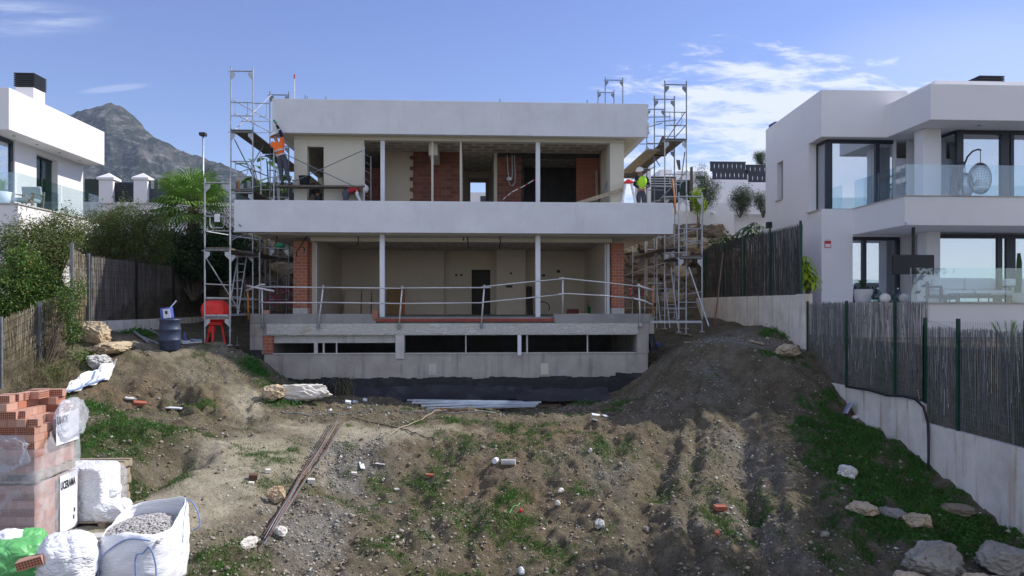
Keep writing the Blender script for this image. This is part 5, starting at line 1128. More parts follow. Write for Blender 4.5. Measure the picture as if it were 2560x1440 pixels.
def person(feet_pt, J, label, top, sleeve, legs, hat=None, vest=None, gloves=None, bands=False, hair=None, face=(-1, 0, 0)):
    """J: joint name -> offset (x, y, z) in metres from feet_pt"""
    B = Vector(feet_pt); r = empty('person', B, label, 'person'); j = {k: B + Vector(v) for k, v in J.items()}
    V = []; E = []; idx = {}
    def v(n, p, rad, link=None):
        V.append((p, rad)); idx[n] = len(V) - 1
        if link: E.append((idx[link], idx[n]))
    v('pelvis', j['pelvis'], .11); v('waist', j['pelvis'].lerp(j['chest'], .5), .10, 'pelvis'); v('chest', j['chest'], (.13, .10), 'waist'); v('neckb', j['chest'].lerp(j['neck'], .8), .06, 'chest'); v('neck', j['neck'], .048, 'neckb')
    hd = (j['head'] - j['neck']).normalized(); v('jaw', j['head'] - hd * .06, .066, 'neck'); v('skull', j['head'] + hd * .03, .088, 'jaw'); v('crown', j['head'] + hd * .085, .05, 'skull')
    fv = Vector(face); v('nose', j['head'] - hd * .012 + fv * .105, .012, 'jaw')
    for s_ in 'LR':
        v('sh' + s_, j['sh' + s_], .055, 'chest'); v('el' + s_, j['el' + s_], .038, 'sh' + s_); v('wr' + s_, j['wr' + s_], .027, 'el' + s_)
        d = (j['wr' + s_] - j['el' + s_]).normalized(); v('pa' + s_, j['wr' + s_] + d * .06, (.04, .02), 'wr' + s_); a = d.orthogonal().normalized()
        for k, (off, ln) in enumerate(((-.030, .065), (-.010, .078), (.010, .074), (.029, .058))):
            b0 = j['wr' + s_] + d * .085 + a * off; v('f%d%s' % (k, s_), b0 + d * ln * .5, .009, 'pa' + s_); v('g%d%s' % (k, s_), b0 + d * ln + d.cross(a) * .02, .008, 'f%d%s' % (k, s_))
        v('th' + s_, j['wr' + s_] + d * .05 + a * .05, .011, 'pa' + s_); v('ti' + s_, j['wr' + s_] + d * .085 + a * .065, .009, 'th' + s_)
        v('hip' + s_, j['hip' + s_], .085, 'pelvis'); v('kn' + s_, j['kn' + s_], .055, 'hip' + s_); v('an' + s_, j['an' + s_], .04, 'kn' + s_); v('to' + s_, j['an' + s_] + Vector((fv.x * .14, fv.y * .14, -.03)), .035, 'an' + s_)
    skinned('body', V, E, skin, r, 0, 1)
    p = j['pelvis']; w_ = p.lerp(j['chest'], .5)
    def seg(names, mat, nm, root=0, sub=2): return skinned(nm, [(a, b) for a, b in names[0]], names[1], mat, r, root, sub)
    seg(([(p, .145), (j['hipL'], .112), (j['hipL'].lerp(j['knL'], .5), .095), (j['knL'], .08), (j['knL'].lerp(j['anL'], .5), .07), (j['anL'] + (j['knL'] - j['anL']) * .06, .066), (j['hipR'], .112), (j['hipR'].lerp(j['knR'], .5), .095), (j['knR'], .08), (j['knR'].lerp(j['anR'], .5), .07), (j['anR'] + (j['knR'] - j['anR']) * .06, .066), (p.lerp(w_, .6), .13)],
         [(0, 1), (1, 2), (2, 3), (3, 4), (4, 5), (0, 6), (6, 7), (7, 8), (8, 9), (9, 10), (0, 11)]), legs, 'trousers')
    seg(([(w_.lerp(j['chest'], -.6), .145), (w_, .15), (j['chest'], (.18, .14)), (j['chest'].lerp(j['neck'], .6), .09), (j['shL'], .085), (j['shL'].lerp(j['elL'], .55), .066), (j['shR'], .085), (j['shR'].lerp(j['elR'], .55), .066)],
         [(0, 1), (1, 2), (2, 3), (2, 4), (4, 5), (2, 6), (6, 7)]), top, 'jacket')
    for s_ in 'LR':
        a, b, c = j['sh' + s_], j['el' + s_], j['wr' + s_]
        seg(([(a.lerp(b, .5), .062), (b, .058), (b.lerp(c, .5), .05), (c, .044)], [(0, 1), (1, 2), (2, 3)]), sleeve, 'sleeve')
        f0 = j['an' + s_]; seg(([(f0 + Vector((0, 0, .06)), .05), (f0 + Vector((0, 0, -.01)), .05), (f0 + Vector((fv.x * .1, fv.y * .1, -.03)), .042), (f0 + Vector((fv.x * .18, fv.y * .18, -.035)), .035)], [(0, 1), (1, 2), (2, 3)]), dark_board, 'boot', 0, 1)
        if gloves:
            d = (c - b).normalized(); a_ = d.orthogonal().normalized(); gv = [(c, .036), (c + d * .06, (.05, .028))]; ge = [(0, 1)]
            for off, ln in ((-.033, .1), (-.011, .12), (.011, .115), (.033, .09)): gv.append((c + d * (.07 + ln * .5) + a_ * off, .012)); ge.append((1, len(gv) - 1)); gv.append((c + d * (.07 + ln) + a_ * off * 1.2, .011)); ge.append((len(gv) - 2, len(gv) - 1))
            gv.append((c + d * .08 + a_ * .07, .013)); ge.append((1, len(gv) - 1)); seg((gv, ge), gloves, 'glove', 0, 1)
    if bands:
        for t, rr in ((.15, .165), (.55, .165)):
            c0 = p.lerp(j['chest'], t + .1); d = (j['chest'] - p).normalized(); a = d.orthogonal().normalized(); b = d.cross(a)
            m = MB(); n = 18; vs = []
            for zz_ in (-.025, .025):
                for k in range(n): th = 2 * math.pi * k / n; vs.append(c0 + d * zz_ + (a * math.cos(th) + b * math.sin(th)) * rr)
            m.add(vs, [(k, (k + 1) % n, n + (k + 1) % n, n + k) for k in range(n)]); m.build('reflective_band', reflect_cloth, r)
        for s_ in 'LR':
            a0, b0 = j['el' + s_].lerp(j['wr' + s_], .25), j['el' + s_].lerp(j['wr' + s_], .4); MB().tube(a0, b0, .066, 12, .062, cap=False).build('reflective_band', reflect_cloth, r)
    if vest:
        seg(([(w_.lerp(j['chest'], -.7), .155), (w_, .165), (j['chest'], (.225, .185)), (j['chest'].lerp(j['neck'], .5), .125), (j['shL'], .10), (j['shR'], .10)], [(0, 1), (1, 2), (2, 3), (2, 4), (2, 5)]), vest, 'hi_vis_vest')
    up = hd; c0 = j['head'] + up * .03
    if hat:
        m = MB(); a = Vector(face) - up * Vector(face).dot(up); a.normalize(); b = up.cross(a); n = 20; vs = []; prof = [(.155, 0), (.125, .012), (.122, .05), (.10, .095), (.055, .125), (.01, .135)]
        for rr, z in prof:
            for k in range(n):
                th = 2 * math.pi * k / n; kx = 1.12 + (.18 if rr > .15 and math.cos(th) > 0 else 0); vs.append(c0 + up * z + a * math.cos(th) * rr * kx + b * math.sin(th) * rr)
        m.add(vs, [(i * n + k, i * n + (k + 1) % n, (i + 1) * n + (k + 1) % n, (i + 1) * n + k) for i in range(len(prof) - 1) for k in range(n)]); m.build('helmet' if hat is helmet_m else 'cap', hat, r, smooth=True)
    if hair:
        MB().rock(c0 + up * .03 - Vector(face) * .02, .098, .098, .095, 3, 3, .03).build('hair', hair, r, smooth=True)
    for s_ in (-1, 1):
        b = Vector((0, 0, 1)).cross(Vector(face)).normalized(); MB().rock(j['head'] + b * .088 * s_ - hd * .01, .018, .018, .03, 1, 1, 0).build('ear', skin, r, smooth=True)
        MB().rock(j['head'] + fv * .083 + b * .034 * s_ + hd * .008, .011, .011, .008, 1, 1, 0).build('eye', dark_board, r, smooth=True)
    MB().rock(j['head'] + fv * .078 - hd * .052, .02, .02, .006, 1, 1, 0).build('mouth', red_cloth, r, smooth=True)
    return r
fp = P(714, 463, 24.53); fp.z = zp + .06
person(fp, dict(pelvis=(-.12, 0, .92), chest=(-.24, -.03, 1.28), neck=(-.30, 0, 1.48), head=(-.355, .0, 1.62), shL=(-.42, 0, 1.40), shR=(-.10, 0, 1.44), elL=(-.50, .16, 1.18), wrL=(-.52, .34, 1.02), elR=(-.12, -.16, 1.74), wrR=(-.25, -.20, 1.98),
     hipL=(-.21, 0, .88), hipR=(-.03, 0, .88), knL=(-.15, -.03, .48), knR=(.04, -.03, .48), anL=(-.11, 0, .08), anR=(.13, 0, .08)),
     'worker in orange and navy jacket and white helmet reaching up to the roof edge', orange_cloth, navy, grey_cloth, helmet_m, None, glove_m, True, face=(-.45, .89, 0))
fp2 = P(1602, 500, 25.2); fp2.z = 3.12
person(fp2, dict(pelvis=(.02, 0, .90), chest=(.0, 0, 1.24), neck=(-.03, 0, 1.45), head=(-.05, -.05, 1.60), shL=(.21, .02, 1.38), shR=(-.17, -.08, 1.37), elL=(.30, -.04, 1.10), wrL=(.10, -.26, 1.00), elR=(-.26, -.10, 1.12), wrR=(-.12, -.30, .98),
     hipL=(.10, 0, .86), hipR=(-.07, 0, .86), knL=(.12, -.03, .47), knR=(-.10, -.05, .47), anL=(.13, 0, .08), anR=(-.10, .02, .08)),
     'worker in yellow hi vis vest and white helmet behind the stepladder', navy, navy, grey_cloth, helmet_m, yellow_cloth, None, False, face=(-.62, -.78, 0))
tag(MB().box(fp2.x - .55, fp2.x + .55, 25.0, 25.5, 3.05, 3.115).box(fp2.x - .5, fp2.x - .46, 25.0, 25.5, 2.652, 3.05).box(fp2.x + .46, fp2.x + .5, 25.0, 25.5, 2.652, 3.05).build('low_trestle', plank_m, None), 'low plank trestle under the yellow vested worker', 'trestle')
fp3 = P(862, 505, 24.64); fp3.z = 2.86
person(fp3, dict(pelvis=(.02, 0, .98), chest=(.36, -.02, 1.10), neck=(.52, -.02, 1.10), head=(.64, -.04, 1.08), shL=(.42, .12, 1.12), shR=(.42, -.12, 1.10), elL=(.40, .14, .86), wrL=(.50, .10, .64), elR=(.44, -.16, .84), wrR=(.56, -.14, .62),
     hipL=(.03, .09, .95), hipR=(.03, -.08, .95), knL=(.0, .10, .5), knR=(.06, -.09, .5), anL=(-.02, .1, .08), anR=(.1, -.1, .08)),
     'worker bent double in red shirt and pale striped sleeves beside the plastered wall', red_cloth, white_cloth, grey_cloth, white_cloth, None, None, False, face=(.5, 0, -.86))
fp4 = P(792, 505, 25.6); fp4.z = 2.66
person(fp4, dict(pelvis=(.06, 0, 1.15), chest=(-.08, -.1, 1.48), neck=(-.20, -.14, 1.60), head=(-.29, -.18, 1.66), shL=(-.1, .05, 1.52), shR=(-.08, -.3, 1.50), elL=(-.22, 0, 1.26), wrL=(-.3, -.1, 1.05), elR=(-.15, -.36, 1.24), wrR=(-.24, -.36, 1.02),
     hipL=(.07, .08, 1.1), hipR=(.07, -.1, 1.1), knL=(.08, .08, .72), knR=(.04, -.12, .72), anL=(.1, .08, .34), anR=(.1, -.12, .34)),
     'worker in dark clothes and grey cap stooping behind the narrow upper opening', dark_board, dark_board, grey_cloth, room_grey, None, glove_m, False, face=(-.9, -.2, -.35))
tag(MB().box(fp4.x - .4, fp4.x + .4, 25.3, 25.9, 2.93, 2.98).tube((fp4.x - .35, 25.4, 2.65), (fp4.x - .35, 25.4, 2.95), .03).tube((fp4.x + .35, 25.4, 2.65), (fp4.x + .35, 25.4, 2.95), .03).tube((fp4.x - .35, 25.8, 2.65), (fp4.x - .35, 25.8, 2.95), .03).tube((fp4.x + .35, 25.8, 2.65), (fp4.x + .35, 25.8, 2.95), .03).build('work_bench', dark_board, None), 'low dark bench inside the narrow upper opening', 'bench')
# buckets
def bucket(p, r0, h, mat, label, name='bucket', rim=True):
    o = MB().lathe(p, [(r0 * .78, 0), (r0, h), (r0 * 1.08, h), (r0 * 1.08, h - .02), (r0 * .95, h - .02), (r0 * .74, .02)], 18).build(name, mat, None, smooth=True); return tag(o, label, 'bucket')
c = P(761, 464, 24.62); bucket((c.x, 24.64, zp + .06), .19, .33, simple('dark_bucket', (.03, .04, .055), .6, .2, 10, .1), 'large black mortar bucket on the balcony plank')
c = P(793, 470, 25.0); bucket((c.x, 25.05, 2.99), .17, .42, simple('smeared_bucket', (.16, .15, .15), .8, .6, 10, .1), 'mortar smeared grey bucket behind the narrow opening')
# stepladder and leaning plank on the balcony
s = empty('stepladder', (XP(1576, 24.7), 24.7, 2.65), 'white stepladder with red top standing on the balcony', 'ladder'); t0 = P(1571, 462, 24.75)
for px in (1548, 1605):
    q_ = P(px, 512, 24.65); q_.z = 2.66; q_ += (q_ - t0) * .0
    d = 1 if px > 1570 else -1
    for yy in (-.02, .14):
        MB().beam((t0.x + d * .10, 24.7 + yy * .6, t0.z + .05), (t0.x + d * .42, 24.62 + yy, 2.66), .045, .05).build('leg', white_paint, s)
    for k in range(1, 5):
        t = k / 5; x = t0.x + d * (.10 + .32 * t); z = t0.z + (2.66 - t0.z) * t; MB().box(x - .03, x + .03, 24.62, 24.78, z - .012, z + .012).build('step', white_paint, s)
MB().box(t0.x - .15, t0.x + .15, 24.62, 24.82, t0.z + .04, t0.z + .12).build('top_cap', red_paint, s, bevel=.02); MB().rock((t0.x, 24.75, t0.z + .15), .08, .08, .05, 4, 2, .1).build('top_cap', red_paint, s)
tag(MB().beam(P(1440, 510, 24.6), P(1556, 474, 24.75), .04, .13).build('leaning_plank', wood_m, None, bevel=.004), 'long grey plank propped up beside the stepladder', 'plank')
# things inside the upper rooms
tag(MB().path([P(1258, 498, 25.3), P(1280, 480, 25.3), P(1310, 465, 25.3), P(1343, 445, 25.1)], .02, 5).build('barrier_tape', white_cloth, None), 'red and white barrier tape tied to the upper post', 'tape')
m = MB()
for t in (.1, .3, .5, .7, .9):
    pts = [P(1258, 498, 25.28), P(1280, 480, 25.28), P(1310, 465, 25.28), P(1343, 445, 25.08)]; k = t * 3; i_ = int(k); a_ = pts[i_].lerp(pts[i_ + 1], k - i_); b_ = pts[i_].lerp(pts[i_ + 1], min(k - i_ + .2, 1)); m.tube(a_, b_, .023, 5)
o_ = bpy.data.objects['barrier_tape']; m.build('red_stripes', red_cloth, o_)
m = MB(); c = P(1300, 503, 26.0); zc_ = 3.18
sk = empty('material_pile', (c.x, 26.0, 2.65), 'pile of sacks and sheets on the upper floor before the dark doorway', 'pile')
MB().box(c.x - .8, c.x + .7, 25.7, 26.4, 2.65, 3.26).build('stack', simple('teal_sheet', (.10, .28, .22), .7, .1, 5, 0), sk); MB().rock((c.x - .1, 25.95, 3.3), .5, .3, .07, 4, 2, .2).build('yellow_sack', simple('yellow_sack', (.45, .40, .06), .8, .1, 5, 0), sk); MB().rock((c.x + .45, 25.95, 3.32), .34, .3, .1, 5, 2, .2).build('grey_sack', conc_light, sk)
for px, lab in ((1493, 'tall pale board leaning beside the orange brick panel'), (1487, 'shorter brown board leaning beside the tall pale board')):
    tag(MB().beam((XP(px, 26.9), 26.85, 2.66), (XP(px, 26.9), 27.1, 5.1 if px == 1493 else 4.1), .09, .03, up=(0, 1, 0)).build('leaning_board', wood_m, None), lab, 'board')
tag(MB().tube(P(1500, 508, 25.3), P(1526, 430, 25.5), .03, 6).build('prop_tube', galv_dark, None), 'grey prop slanting against the right upper column', 'prop')
tag(MB().beam((XP(1350, 25.2), 25.1, 2.66), (XP(1346, 25.2), 25.15, 3.9), .05, .03).build('timber_offcut', white_paint, None), 'short pale timber leaning on the right upper post', 'board')
# things in the ground floor room
def board(px0, py0, px1, py1, Y, mat, label, lean=.25, name='leaning_board'):
    a_, b_ = XP(px0, Y), XP(px1, Y); z1 = zz(py0, a_, Y); m = MB(); m.hexa([(a_, Y - lean, -.395), (b_, Y - lean, -.395), (b_, Y - lean + .03, -.395), (a_, Y - lean + .03, -.395), (a_, Y - .03, z1), (b_, Y - .03, z1), (b_, Y, z1), (a_, Y, z1)])
    tag(m.build(name, mat, None), label, 'board')
board(863, 728, 903, 780, 30.8, plaster_room, 'plain pale sheet leaning left of the row by the back wall', name='wall_sheet'); board(906, 728, 928, 780, 30.8, plaster_room, 'narrow pale sheet in the middle of the row by the back wall', name='wall_sheet'); board(931, 728, 952, 780, 30.8, plaster_room, 'pale sheet just left of the left white post', name='wall_sheet')
board(969, 722, 1003, 780, 30.8, simple('ochre_board', (.35, .22, .10), .8, .1, 4, 0), 'ochre board right of the left white post', name='wall_sheet'); board(1316, 716, 1330, 780, 30.9, dark_board, 'black board leaning beside the right white post', lean=.6); 
tag(MB().beam((XP(843, 30), 29.8, -.39), (XP(838, 30.5), 30.7, .65), .22, .04).build('leaning_plank', wood_m, None), 'brown plank leaning against the back wall of the lower room', 'plank')
tag(MB().beam((XP(806, 29.5), 29.0, -.39), (XP(795, 30), 29.9, .9), .09, .05).build('leaning_plank', dark_board, None), 'black bar leaning near the left inner wall', 'plank')
tag(MB().beam((XP(1008, 29.5), 29.2, -.39), (XP(1003, 30), 30.3, .72), .08, .04).beam((XP(1012, 29.5), 29.2, -.39), (XP(1009, 30), 30.3, .72), .05, .04).build('timber_trestle', rust_orange, None), 'narrow orange timber trestle near the back wall', 'trestle')
c = P(1480, 780, 29.6); bucket((c.x, 29.6, -.39), .2, .34, simple('green_plastic_tub', (.01, .30, .08), .5, .1, 5, 0), 'green bucket near the right inner wall'); c = P(1433, 780, 29.6); tag(MB().prism([(c.x - .28, 29.5), (c.x + .22, 29.5), (c.x + .26, 29.9), (c.x - .22, 29.9)], -.39, -.16).build('tool_tray', simple('brown_red_tray', (.25, .06, .05), .7, .1, 5, 0), None, bevel=.02), 'low brownish red tray on the lower floor', 'tray')
tag(MB().rock(P(1483, 757, 29.9), .2, .12, .26, 8, 2, .2).build('orange_jacket', orange_cloth, None, smooth=True), 'orange garment hanging over the green bucket', 'jacket')
tag(MB().beam((XP(1466, 29.7), 29.6, -.39), (XP(1477, 30), 30.3, .7), .05, .05).build('shovel_handle', wood_m, None), 'dark wooden handle leaning beside the green bucket', 'tool handle')
m = MB(); c = P(1358, 772, 30); m.path([(c.x + .26 * math.cos(t), 30.0, c.z + .05 + .24 * math.sin(t)) for t in np.linspace(-.6, 4.2, 16)], .02, 6); tag(m.build('coiled_pipe', rubber, None), 'loop of black pipe behind the right white post', 'pipe')
# red vase-like plant stands / flowers beside the terrace
def flowers(px0, px1, py0, py1, Y, label, n, seed):
    r = empty('flowering_shrub', (XP((px0 + px1) / 2, Y), Y, -.4), label, 'shrub'); rg = random.Random(seed); mf, ms = MB(), MB()
    for k in range(n):
        c = P(rg.uniform(px0, px1), rg.uniform(py0, py1), Y + rg.uniform(-.3, .3)); mf.rock(c, .05, .05, .04, k, 1, .4)
        if k % 2 == 0: ms.tube((c.x + rg.uniform(-.1, .1), c.y, -.6), c, .008, 4)
    mf.build('flowers', flower_m, r); ms.build('stems', bark, r)
flowers(668, 735, 722, 765, 27.5, 'magenta flowering shrub beyond the left end of the terrace', 46, 3); flowers(1573, 1612, 706, 748, 27.5, 'red flowering shrub beyond the right end of the terrace', 26, 4)
tag(MB().rock(P(701, 616, 30), .2, .2, .2, 4, 2, .1).build('green_ball', simple('green_ball', (.03, .3, .12), .6, .1, 5, 0), None, smooth=True), 'bright green round tub lid hanging behind the left brick column', 'ball')
m = MB(); c = P(667, 780, YF + .1); m.box(c.x - .10, c.x + .08, YF + .02, YF + .14, -.284, -.16); tag(m.build('hollow_brick', clay, None), 'single orange brick left on the terrace kerb near its left end', 'brick')
m = MB(); c = P(938, 790, YF - .04); m.box(c.x - .08, c.x + .08, YF - .10, YF + .04, -.44, -.17); tag(m.build('hollow_brick', clay_holes, None), 'single perforated brick standing where the red course starts', 'brick')
# ------------------------------------------------------------------ vegetation
def leaf_mesh(name, pos, nrm_rng, L, W, mat, parent, droop=0.0, up=0.0):
    """pos (n,3) leaf centres; one folded rhombus per leaf"""
    n = len(pos); rg = nrm_rng
    d = rg.normal(size=(n, 3)); d[:, 2] = d[:, 2] * (1 - abs(droop)) + up - droop; d /= np.linalg.norm(d, axis=1)[:, None]
    s = np.cross(d, rg.normal(size=(n, 3))); s /= np.linalg.norm(s, axis=1)[:, None]
    l = L * rg.uniform(.6, 1.25, (n, 1)); w_ = W * rg.uniform(.7, 1.2, (n, 1))
    off = np.zeros(3)
    q = parent
    while q is not None: off = off + np.array(q.location); q = q.parent
    p = pos - off; nn = np.cross(d, s) * w_ * .35
    v = np.stack([p - d * l * .5, p + s * w_ * .5 + nn, p + d * l * .5, p - s * w_ * .5 + nn], 1).reshape(-1, 3)
    me = bpy.data.meshes.new(name); me.vertices.add(4 * n); me.vertices.foreach_set('co', v.ravel())
    f = np.arange(4 * n, dtype=np.int32); me.loops.add(4 * n); me.loops.foreach_set('vertex_index', f); me.polygons.add(n)
    me.polygons.foreach_set('loop_start', np.arange(0, 4 * n, 4, dtype=np.int32)); me.polygons.foreach_set('loop_total', np.full(n, 4, np.int32)); me.update(calc_edges=True)
    o = bpy.data.objects.new(name, me); COL.objects.link(o); me.materials.append(mat)
    if parent: o.parent = parent
    return o
def blobs_pts(blobs, n, rg, clump=.12, cl=14):
    """points gathered in leaf clumps near the surface of ellipsoids"""
    vol = np.array([b[3] * b[4] * b[5] for b in blobs]) ** .75; k = rg.choice(len(blobs), n // cl + 1, p=vol / vol.sum()); out = []
    for i in k:
        x, y, z, a, b, c = blobs[i]; u = rg.normal(size=3); u /= np.linalg.norm(u); r = rg.uniform(.35, 1) ** .45 * rg.uniform(.85, 1.12)
        ctr = np.array([x + u[0] * a * r, y + u[1] * b * r, z + u[2] * c * r]); out.append(ctr + rg.normal(size=(cl, 3)) * clump)
    return np.concatenate(out)[:n]
def bush(name, base, blobs, n, L, W, mat, label, cat, seed, clump=.12, trunk=.05, twigs=10, droop=0.0, cl=14, woodm=bark, spikes=0):
    rg = np.random.default_rng(seed); r = empty(name, base, label, cat)
    pts = blobs_pts(blobs, n, rg, clump, cl)
    if spikes:
        ex = []
        for k in range(spikes):
            x, y, z, a, b, c = blobs[rg.integers(len(blobs))]; x0 = x + rg.uniform(-a, a); y0 = y + rg.uniform(-b, b) * .7; h_ = rg.uniform(.3, .9) * c * 1.3; dx = rg.normal() * .12
            t = rg.uniform(0, 1, 16); ex.append(np.stack([x0 + dx * t + rg.normal(size=16) * .03, y0 + rg.normal(size=16) * .03, z + c * .6 + h_ * t], 1))
        pts = np.concatenate([pts] + ex)
    leaf_mesh('foliage', pts, rg, L, W, mat, r, droop)
    m = MB(); B = Vector(base); rr = random.Random(seed)
    for k in range(twigs):
        b = blobs[rr.randrange(len(blobs))]; tip = Vector((b[0] + rr.uniform(-.7, .7) * b[3], b[1] + rr.uniform(-.7, .7) * b[4], b[2] + rr.uniform(-.2, .9) * b[5])); mid = B.lerp(tip, .5) + Vector((rr.uniform(-.1, .1), rr.uniform(-.1, .1), rr.uniform(0, .15)))
        m.path([B + Vector((rr.uniform(-trunk, trunk), rr.uniform(-trunk, trunk), 0)), mid, tip], trunk, 5, [trunk, trunk * .55, trunk * .15])
    m.build('trunk', woodm, r); return r
def pb(px, py, Y, rxpx, rypx, ry=None):
    c = P(px, py, Y); k = ZC(c.x, Y) / F; return (c.x, Y, c.z, rxpx * k, ry if ry else rxpx * k * .8, rypx * k)
# left side
c = P(60, 800, 20.2); bush('green_hedge', (c.x - .4, 20.2, -1.0), [pb(30, 740, 20.0, 80, 60, .6), pb(100, 720, 20.4, 60, 52, .5), pb(55, 690, 20.4, 55, 45, .6), pb(130, 755, 20.6, 36, 40, .4), pb(20, 770, 19.8, 45, 36, .5), pb(55, 645, 20.6, 34, 34, .4), pb(80, 780, 20.0, 60, 25, .4)], 17000, .075, .045, leaf_mid, 'bright green and orange tipped bush over the sunlit near left fence', 'bush', 1, .10, .06, 16)
bush('creeper', (-10.9, 18.8, -1.9), [pb(165, 760, 19.3, 24, 34, .3), pb(178, 820, 19.6, 20, 34, .3), pb(190, 720, 19.7, 12, 30, .2), pb(140, 940, 18.6, 24, 26, .3), pb(200, 900, 19.4, 22, 24, .25)], 3600, .065, .04, leaf_mid, 'straggling creeper hanging over the left fence end by the tan boulders', 'creeper', 2, .10, .02, 22)
c = P(120, 640, 22.4); bush('sparse_shrub', (c.x, 22.4, 0.0), [pb(60, 600, 22, 55, 45, .8), pb(100, 620, 22, 80, 40, .8), pb(160, 570, 23, 40, 40, .6), pb(130, 590, 22.6, 60, 45, .8), pb(180, 620, 22.6, 45, 50, .6), pb(30, 640, 21.6, 45, 40, .6), pb(110, 650, 22.0, 60, 30, .6)], 15000, .09, .028, leaf_shrub, 'sparse brownish shrub with thin twigs in front of the left villa terrace', 'shrub', 3, .12, .05, 60, droop=.3, spikes=40)
c = P(300, 640, 25.0); bush('dense_shrub', (c.x, 25.0, .3), [pb(250, 580, 24.6, 50, 55, .8), pb(320, 570, 25, 55, 60, .9), pb(375, 580, 25.4, 45, 50, .8), pb(300, 620, 25, 80, 35, .8), pb(220, 630, 24.2, 40, 35, .6), pb(290, 590, 25.4, 60, 60, .5), pb(380, 620, 25.6, 50, 45, .5)], 30000, .085, .026, leaf_shrub, 'dense dark olive shrub rising above the brown brushwood fence', 'shrub', 4, .12, .06, 40, droop=.3, spikes=45)
c = P(480, 640, 28.5); bush('dark_hedge', (c.x, 28.5, .2), [pb(430, 620, 28, 40, 45, .7), pb(500, 620, 28.5, 50, 50, .8), pb(560, 630, 29, 50, 60, .8), pb(470, 660, 28, 70, 35, .8), pb(610, 640, 31.5, 40, 50, .5), pb(540, 670, 29.5, 50, 40, .5), pb(400, 670, 28, 60, 40, .5)], 22000, .10, .06, leaf_dark, 'dark evergreen hedge under the fan palm behind the fence', 'hedge', 5, .14, .08, 16)
# fan palm
def fan_palm(px, py, Y, zb, n, R_, label, seed, nm='fan_palm'):
    c = P(px, py, Y); r = empty(nm, (c.x, Y, zb), label, 'palm'); rg = random.Random(seed); m = MB(); n_ = 14; tr = []
    for i in range(n_ + 1): t = i / n_; tr.append((.20 + .05 * (1 - t) + (.03 if i % 2 else 0), (c.z - zb) * t))
    m.lathe((c.x, Y, zb), tr, 12); m.build('trunk', bark, r, smooth=False)
    mb_, mp = MB(), MB()
    for k in range(n):
        a = 2.399 * k; el = math.radians(78 - 110 * (k / n) ** .8 + rg.uniform(-8, 8)); d = Vector((math.cos(a) * math.cos(el), math.sin(a) * math.cos(el), math.sin(el))); L = R_ * rg.uniform(.42, .58)
        top = Vector((c.x, Y, c.z)); hub = top + d * L - Vector((0, 0, .06)); mp.path([top, top + d * L * .5 + Vector((0, 0, .04)), hub], .014, 4)
        side = d.cross(Vector((0, 0, 1))).normalized(); nrm = side.cross(d).normalized(); fr = R_ * rg.uniform(.46, .58)
        for b in range(26):
            th = math.radians(-125 + 250 * b / 25); dd = (d * math.cos(th) + side * math.sin(th)); w_ = dd.cross(nrm).normalized() * .030; ln = fr * (1 - .25 * abs(th) / 2.2) * rg.uniform(.92, 1.05)
            p1 = hub + dd * ln * .6 + nrm * .02; tip = hub + dd * ln - Vector((0, 0, fr * (.16 + .12 * rg.random()))); mb_.add([hub, p1 + w_, tip, p1 - w_ + nrm * .008], [(0, 1, 2, 3)])
    mp.build('leaf_stalks', leaf_shrub, r); mb_.build('fronds', leaf_palm, r); return r
fan_palm(484, 518, 29.5, .4, 52, 1.95, 'bushy fan palm behind the left fence beside the scaffold', 6)
# big leaved plants
def big_leaf_plant(base, tips, lw, mat, label, name, cat, seed, sub=1, drop=.25):
    r = empty(name, base, label, cat); rg = random.Random(seed); ml, ms = MB(), MB(); B = Vector(base)
    for (tp, L) in tips:
        tp = Vector(tp); ms.path([B + Vector((rg.uniform(-.1, .1), rg.uniform(-.1, .1), 0)), B.lerp(tp, .55) + Vector((0, 0, .1)), tp], .02, 5)
        for s_ in range(sub):
            a = rg.uniform(0, 6.28) if sub == 1 else 2 * math.pi * s_ / sub; d = Vector((math.cos(a), math.sin(a), rg.uniform(-drop, .5) if sub == 1 else -drop)).normalized(); sd_ = d.cross(Vector((0, 0, 1))).normalized(); up_ = sd_.cross(d)
            prev = None; vs = []; n = 6
            for i in range(n + 1):
                t = i / n; w_ = lw * L * math.sin(math.pi * min(.98, t * .9 + .08)) ** .8; c = tp + d * L * t - Vector((0, 0, L * .35 * t * t)); vs += [c - sd_ * w_ + up_ * w_ * .25, c, c + sd_ * w_ + up_ * w_ * .25]
            ml.add(vs, [q for i in range(n) for q in ((3 * i, 3 * i + 1, 3 * i + 4, 3 * i + 3), (3 * i + 1, 3 * i + 2, 3 * i + 5, 3 * i + 4))])
    ml.build('leaves', mat, r); ms.build('stems', bark, r); return r
rg_ = random.Random(8)
big_leaf_plant((XP(680, 32.9), 32.9, 2.6), [(P(rg_.uniform(625, 735), rg_.uniform(385, 500), 32.9 + rg_.uniform(-.4, .2)), rg_.uniform(.5, .8)) for _ in range(34)], .22, leaf_mat('banana_leaves', (.06, .16, .02), (.14, .30, .04)), 'broad bright green leaves of a banana plant behind the left scaffold', 'banana_plant', 'plant', 9)
big_leaf_plant((XP(1878, 31), 30.6, .5), [(P(a, b, 30.6 + rg_.uniform(-.5, .5)), rg_.uniform(.42, .55)) for a, b in ((1850, 580), (1868, 566), (1885, 556), (1900, 564), (1915, 575), (1890, 580), (1870, 585), (1905, 590), (1855, 592), (1878, 570), (1920, 590), (1840, 595))], .13, leaf_dark, 'dark fingered tropical plant above the upper right fence', 'tropical_plant', 'plant', 10, sub=8, drop=.3)
c_ = P(1810, 615, 31.5); bush('climbing_plant', (c_.x, 31.5, .4), [pb(1800, 618, 31.8, 22, 12, .3), pb(1830, 606, 31, 20, 12, .3)], 700, .16, .07, leaf_dark, 'low dark leaves spilling over the far end of the upper right fence', 'plant', 11, .12, .03, 6)
